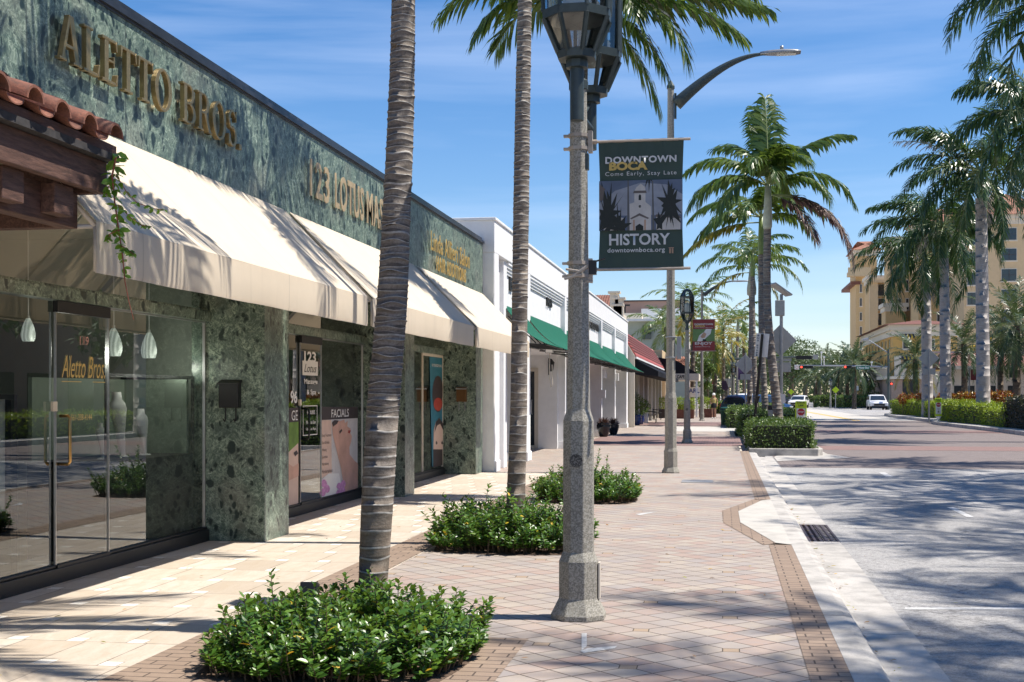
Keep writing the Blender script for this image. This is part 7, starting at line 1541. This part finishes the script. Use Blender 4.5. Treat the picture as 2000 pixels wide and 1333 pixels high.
for c_ in (1755, 1769.5, 1786): [win(c_, c_+4.5, y, y+21, 238, Y, hb) for y in (478, 512, 548, 584)]
mb = MB()
for a, b in ((1780, 1785), (1792, 1797)): mb.box(XD(a, 238), XD(b, 238), Y-1.2, Y-.001, 0, zt-1)
mb.build('pilaster', M['cream_light'], hb)
xa, xb, Y, zt = block(1730, 1768, 232, 600, 6, 'cream_wall'); 
xa, xb, Y, zt = block(1795, 1895, 215, 442, 9)
for y in (462, 498, 534, 572, 610): [win(c_, c_+6, y, y+22, 215, Y, hb) for c_ in (1803, 1831, 1856, 1886)]
mb = MB()
for a, b in ((1845, 1850), (1866, 1871), (1878, 1883)): mb.box(XD(a, 215), XD(b, 215), Y-1.0, Y-.001, 0, zt-1)
mb.build('pilaster', M['cream_light'], hb)
hiproof(xa, xb, Y, Y+9, zt+.7, 2.6, 3)
xa, xb, Y, zt = block(1886, 2080, 200, 428, 40, 'cream_light'); hiproof(xa, xb, Y, Y+40, zt+.7, 4.4, 8)
for y in (446, 486, 526, 566, 606): win(1957, 1985, y, y+23, 200, Y, hb)
for y in (453, 492, 532, 571): win(1892, 1909, y, y+24, 200, Y-.001, hb)
# ochre corner block
ob_ = thing('corner_building', 'ochre three storey corner building with red tile roof and striped awnings', 'building', (22, 165, 0)); d = 165
xa, xb, Y, zt = block(1745, 1868, d, 645, 34, 'ochre', ob_); hiproof(xa, xb, Y, Y+34, zt+.7, .75, 3.5, 'claydark', ob_, 1.2)
mb = MB(); mb.box(xa-.05, xb, Y-.12, Y-.001, zz(655, d), zz(653, d)); mb.box(xa-.9, xb+.3, Y-.9, Y+33, zz(741, d), zz(735, d)); mb.build('string_course', M['trim'], ob_)
mb = MB(); mb.box(xa-.25, xb, Y-.25, Y-.001, 0, zz(742, d)); mb.box(xa-.251, xa-.001, Y, Y+33, 0, zz(742, d)); mb.build('stone_base', plain('pink_stone_base', (.34, .25, .20), .85, var=.15, scale=4), ob_)
for y in (664, 702): win(1765, 1777, y, y+17, d, Y, ob_)
for y in (664, 702): win(1812, 1824, y, y+17, d, Y, ob_)
M['stripey'] = plain('striped_awning_yellow', (.62, .42, .04), .8); M['navy'] = plain('striped_awning_navy', (.015, .02, .06), .8)
for (a, b, y0_, y1_) in ((1761, 1785, 652, 661), (1761, 1785, 694, 703)):
    aw = thing('awning', 'upper yellow and navy striped awning on the ochre building' if y0_ == 652 else 'lower yellow and navy striped awning on the ochre building', 'awning', (XD(a, d), Y, zz(y1_, d)), 'striped awnings on the ochre building')
    for m_i, mm in enumerate(('navy', 'stripey')):
        mb = MB()
        for k in range(7):
            if k % 2 == m_i: x0 = XD(a+(b-a)*k/7, d); x1 = XD(a+(b-a)*(k+1)/7, d); mb.prism([(x0, Y-.13, zz(y0_, d)), (x0, Y-1.1, zz(y1_-3, d)), (x0, Y-1.1, zz(y1_, d)), (x0, Y-.13, zz(y1_, d))], (x1-x0, 0, 0))
        mb.build('awning_stripes', M[mm], aw)
mb = MB()
for k in range(26): x = XD(1762+k*2.2, d); mb.lathe([(.10, 0), (.14, .25), (.07, .5), (.12, .75)], (x, Y-.6, zz(735, d)), 6)
mb.box(XD(1760, d), XD(1822, d), Y-.72, Y-.48, zz(735, d)+.76, zz(735, d)+.95); mb.box(XD(1747, d), XD(1760, d), Y-.72, Y-.3, zz(735, d), zz(735, d)+2.6); mb.build('balustrade', M['trim'], ob_)
mb = MB(); pts = [(XD(1763+16*(1-math.cos(g)), d), Y-.262, zz(778+0, d)+ (2.0+1.3*math.sin(g))) for g in np.linspace(0, math.pi, 13)]; mb.poly([(XD(1763, d), Y-.262, 0)]+pts+[(XD(1795, d), Y-.262, 0)][::1]); mb.build('arched_opening', M['black'], ob_)
for k, yk in enumerate(np.linspace(Y+2, Y+29, 8)):
    for z0, z1 in ((zz(702+17, d), zz(700, d)), (zz(681, d), zz(662, d))):
        mb = MB(); mb.box(xa-.06, xa-.002, yk, yk+1.5, z0, z1); w_ = mb.build('window', M['winglass'], ob_); mb = MB(); mb.box(xa-.14, xa-.003, yk+1.501, yk+1.6, z0-.1, z1+.1); mb.box(xa-.08, xa-.003, yk-.1, yk-.001, z0-.2, z1+.3); mb.build('window_frame', M['ochre'], w_)
mb = MB()
for k in range(60): y = Y+.6+k*.55; mb.box(xa-.8, xa-.6, y, y+.18, zz(735, d), zz(735, d)+1.0)
mb.box(xa-.85, xa-.55, Y, Y+33, zz(735, d)+1.0, zz(735, d)+1.2); mb.build('balustrade', M['trim'], ob_)
# low pale building with terracotta roof at the right
lb = thing('low_building', 'low beige building with a terracotta roof behind the right royal palm', 'building', (22, 112, 0)); d = 112
xa, xb = XD(1862, d), XD(2060, d); Y = YD((xa+xb)/2, d); mb = MB(); mb.box(xa, xb, Y, Y+15, 0, zz(722, d)); mb.build('wall', M['beige'], lb)
mb = MB(); mb.prism([(xa-1, Y-1, zz(716, d)), (xa-1, Y+6, zz(683, d)), (xa-1, Y+14, zz(716, d))], (xb-xa+2, 0, 0)); mb.build('roof', M['claydark'], lb); mb = MB(); mb.box(xa-1, xb+1, Y-1.1, Y-.9, zz(722, d), zz(715, d)); mb.box(xa-.8, xb, Y+5.4, Y+6.4, zz(688, d), zz(682, d)); mb.build('eave_board', M['trim'], lb)
for a, b in ((1866, 1880), (1892, 1905), (1930, 1945), (1968, 1985)): mb = MB(); mb.box(XD(a, d), XD(b, d), Y-.04, Y-.002, 0, 2.4); mb.build('opening', M['winglass'], lb)
d = 100; c = pd_(1893, d); o = thing('banner', 'burgundy banner on a post right of the slanted date palm', 'banner', (*c, 0)); pole(o, *c, 0, z_(718, d), .06); mb = MB(); mb.box(c[0]+.1, c[0]+.65, c[1], c[1]+.01, z_(743, d), z_(722, d)); mb.build('banner_cloth', M['bred'], o)
d = 104; c = pd_(1971, d); o = thing('banner', 'green bottomed banner near the right edge', 'banner', (*c, 0)); pole(o, c[0]+.75, c[1], 0, z_(712, d), .06); mb = MB(); mb.box(c[0], c[0]+.65, c[1], c[1]+.01, z_(738, d), z_(718, d)); mb.build('banner_cloth', M['bgreen'], o)
d = 135; M['liftyel'] = plain('yellow_machine', (.62, .40, .02), .5); o = thing('lift_platform', 'yellow boom lift rising behind the low terracotta roof', 'boom lift', (XD(1900, d), 130, 0))
mb = MB(); P_ = lambda px, py: (XD(px, d), YD(XD(px, d), d), z_(py, d))
for a, b in (((1892, 686), (1912, 680)), ((1912, 680), (1975, 665)), ((1975, 665), (1992, 662)), ((1935, 672), (1935, 658)), ((1958, 667), (1958, 655)), ((1892, 686), (1892, 678)), ((1900, 684), (1900, 672)), ((1888, 682), (1912, 682)), ((1890, 678), (1910, 676)), ((1930, 640), (1930, 760))): mb.tube([P_(*a), P_(*b)], .09, 6)
mb.build('boom', M['liftyel'], o)
# block across the street outside the frame, reflected in the shop glass
ac = thing('opposite_building', 'plain pale building across the street outside the frame', 'building', (27, 10, 0)); mb = MB(); mb.box(27, 40, -30, 112, 0, 10); mb.build('wall', M['pinkwall'], ac); mb = MB()
for y in np.arange(-27, 108, 4.4): mb.box(26.95, 26.999, y, y+3, .4, 2.8)
mb.build('window', M['winglass'], ac)
car('dark car parked across the street outside the frame', (10.1, 8.0), R(0), M['pblack'], 1.9, 4.6, 1.5)

for i, (x, y) in enumerate(((20, 18), (20.5, 32), (20, 47), (20.5, 62), (21, 78))): tree(('broadleaf tree outside the frame nearest on the far pavement', 'second broadleaf tree outside the frame on the far pavement', 'third broadleaf tree outside the frame on the far pavement', 'fourth broadleaf tree outside the frame on the far pavement', 'fifth broadleaf tree outside the frame on the far pavement')[i], (x, y), 7.5, 4, 140+i, 1300, 'oak', .45, 'street trees opposite, outside the frame', 9)

rs_ = np.random.default_rng(200); mb = MB(); cs = []
for i in range(26):
    px = 1330+i*24; c = pd_(px, 430+rs_.uniform(-25, 25)); cs.append(((c[0], c[1], 5.5+rs_.uniform(-1.5, 1.5)), (8, 5, 6.5+rs_.uniform(-1, 2))))
clumps(mb, cs, 420, 1.1, .7, rs_, fill=.1); o = mb.build('far_wood', M['oak'], kind='stuff'); tag(o, 'mass of trees closing the far end of the street', 'trees')
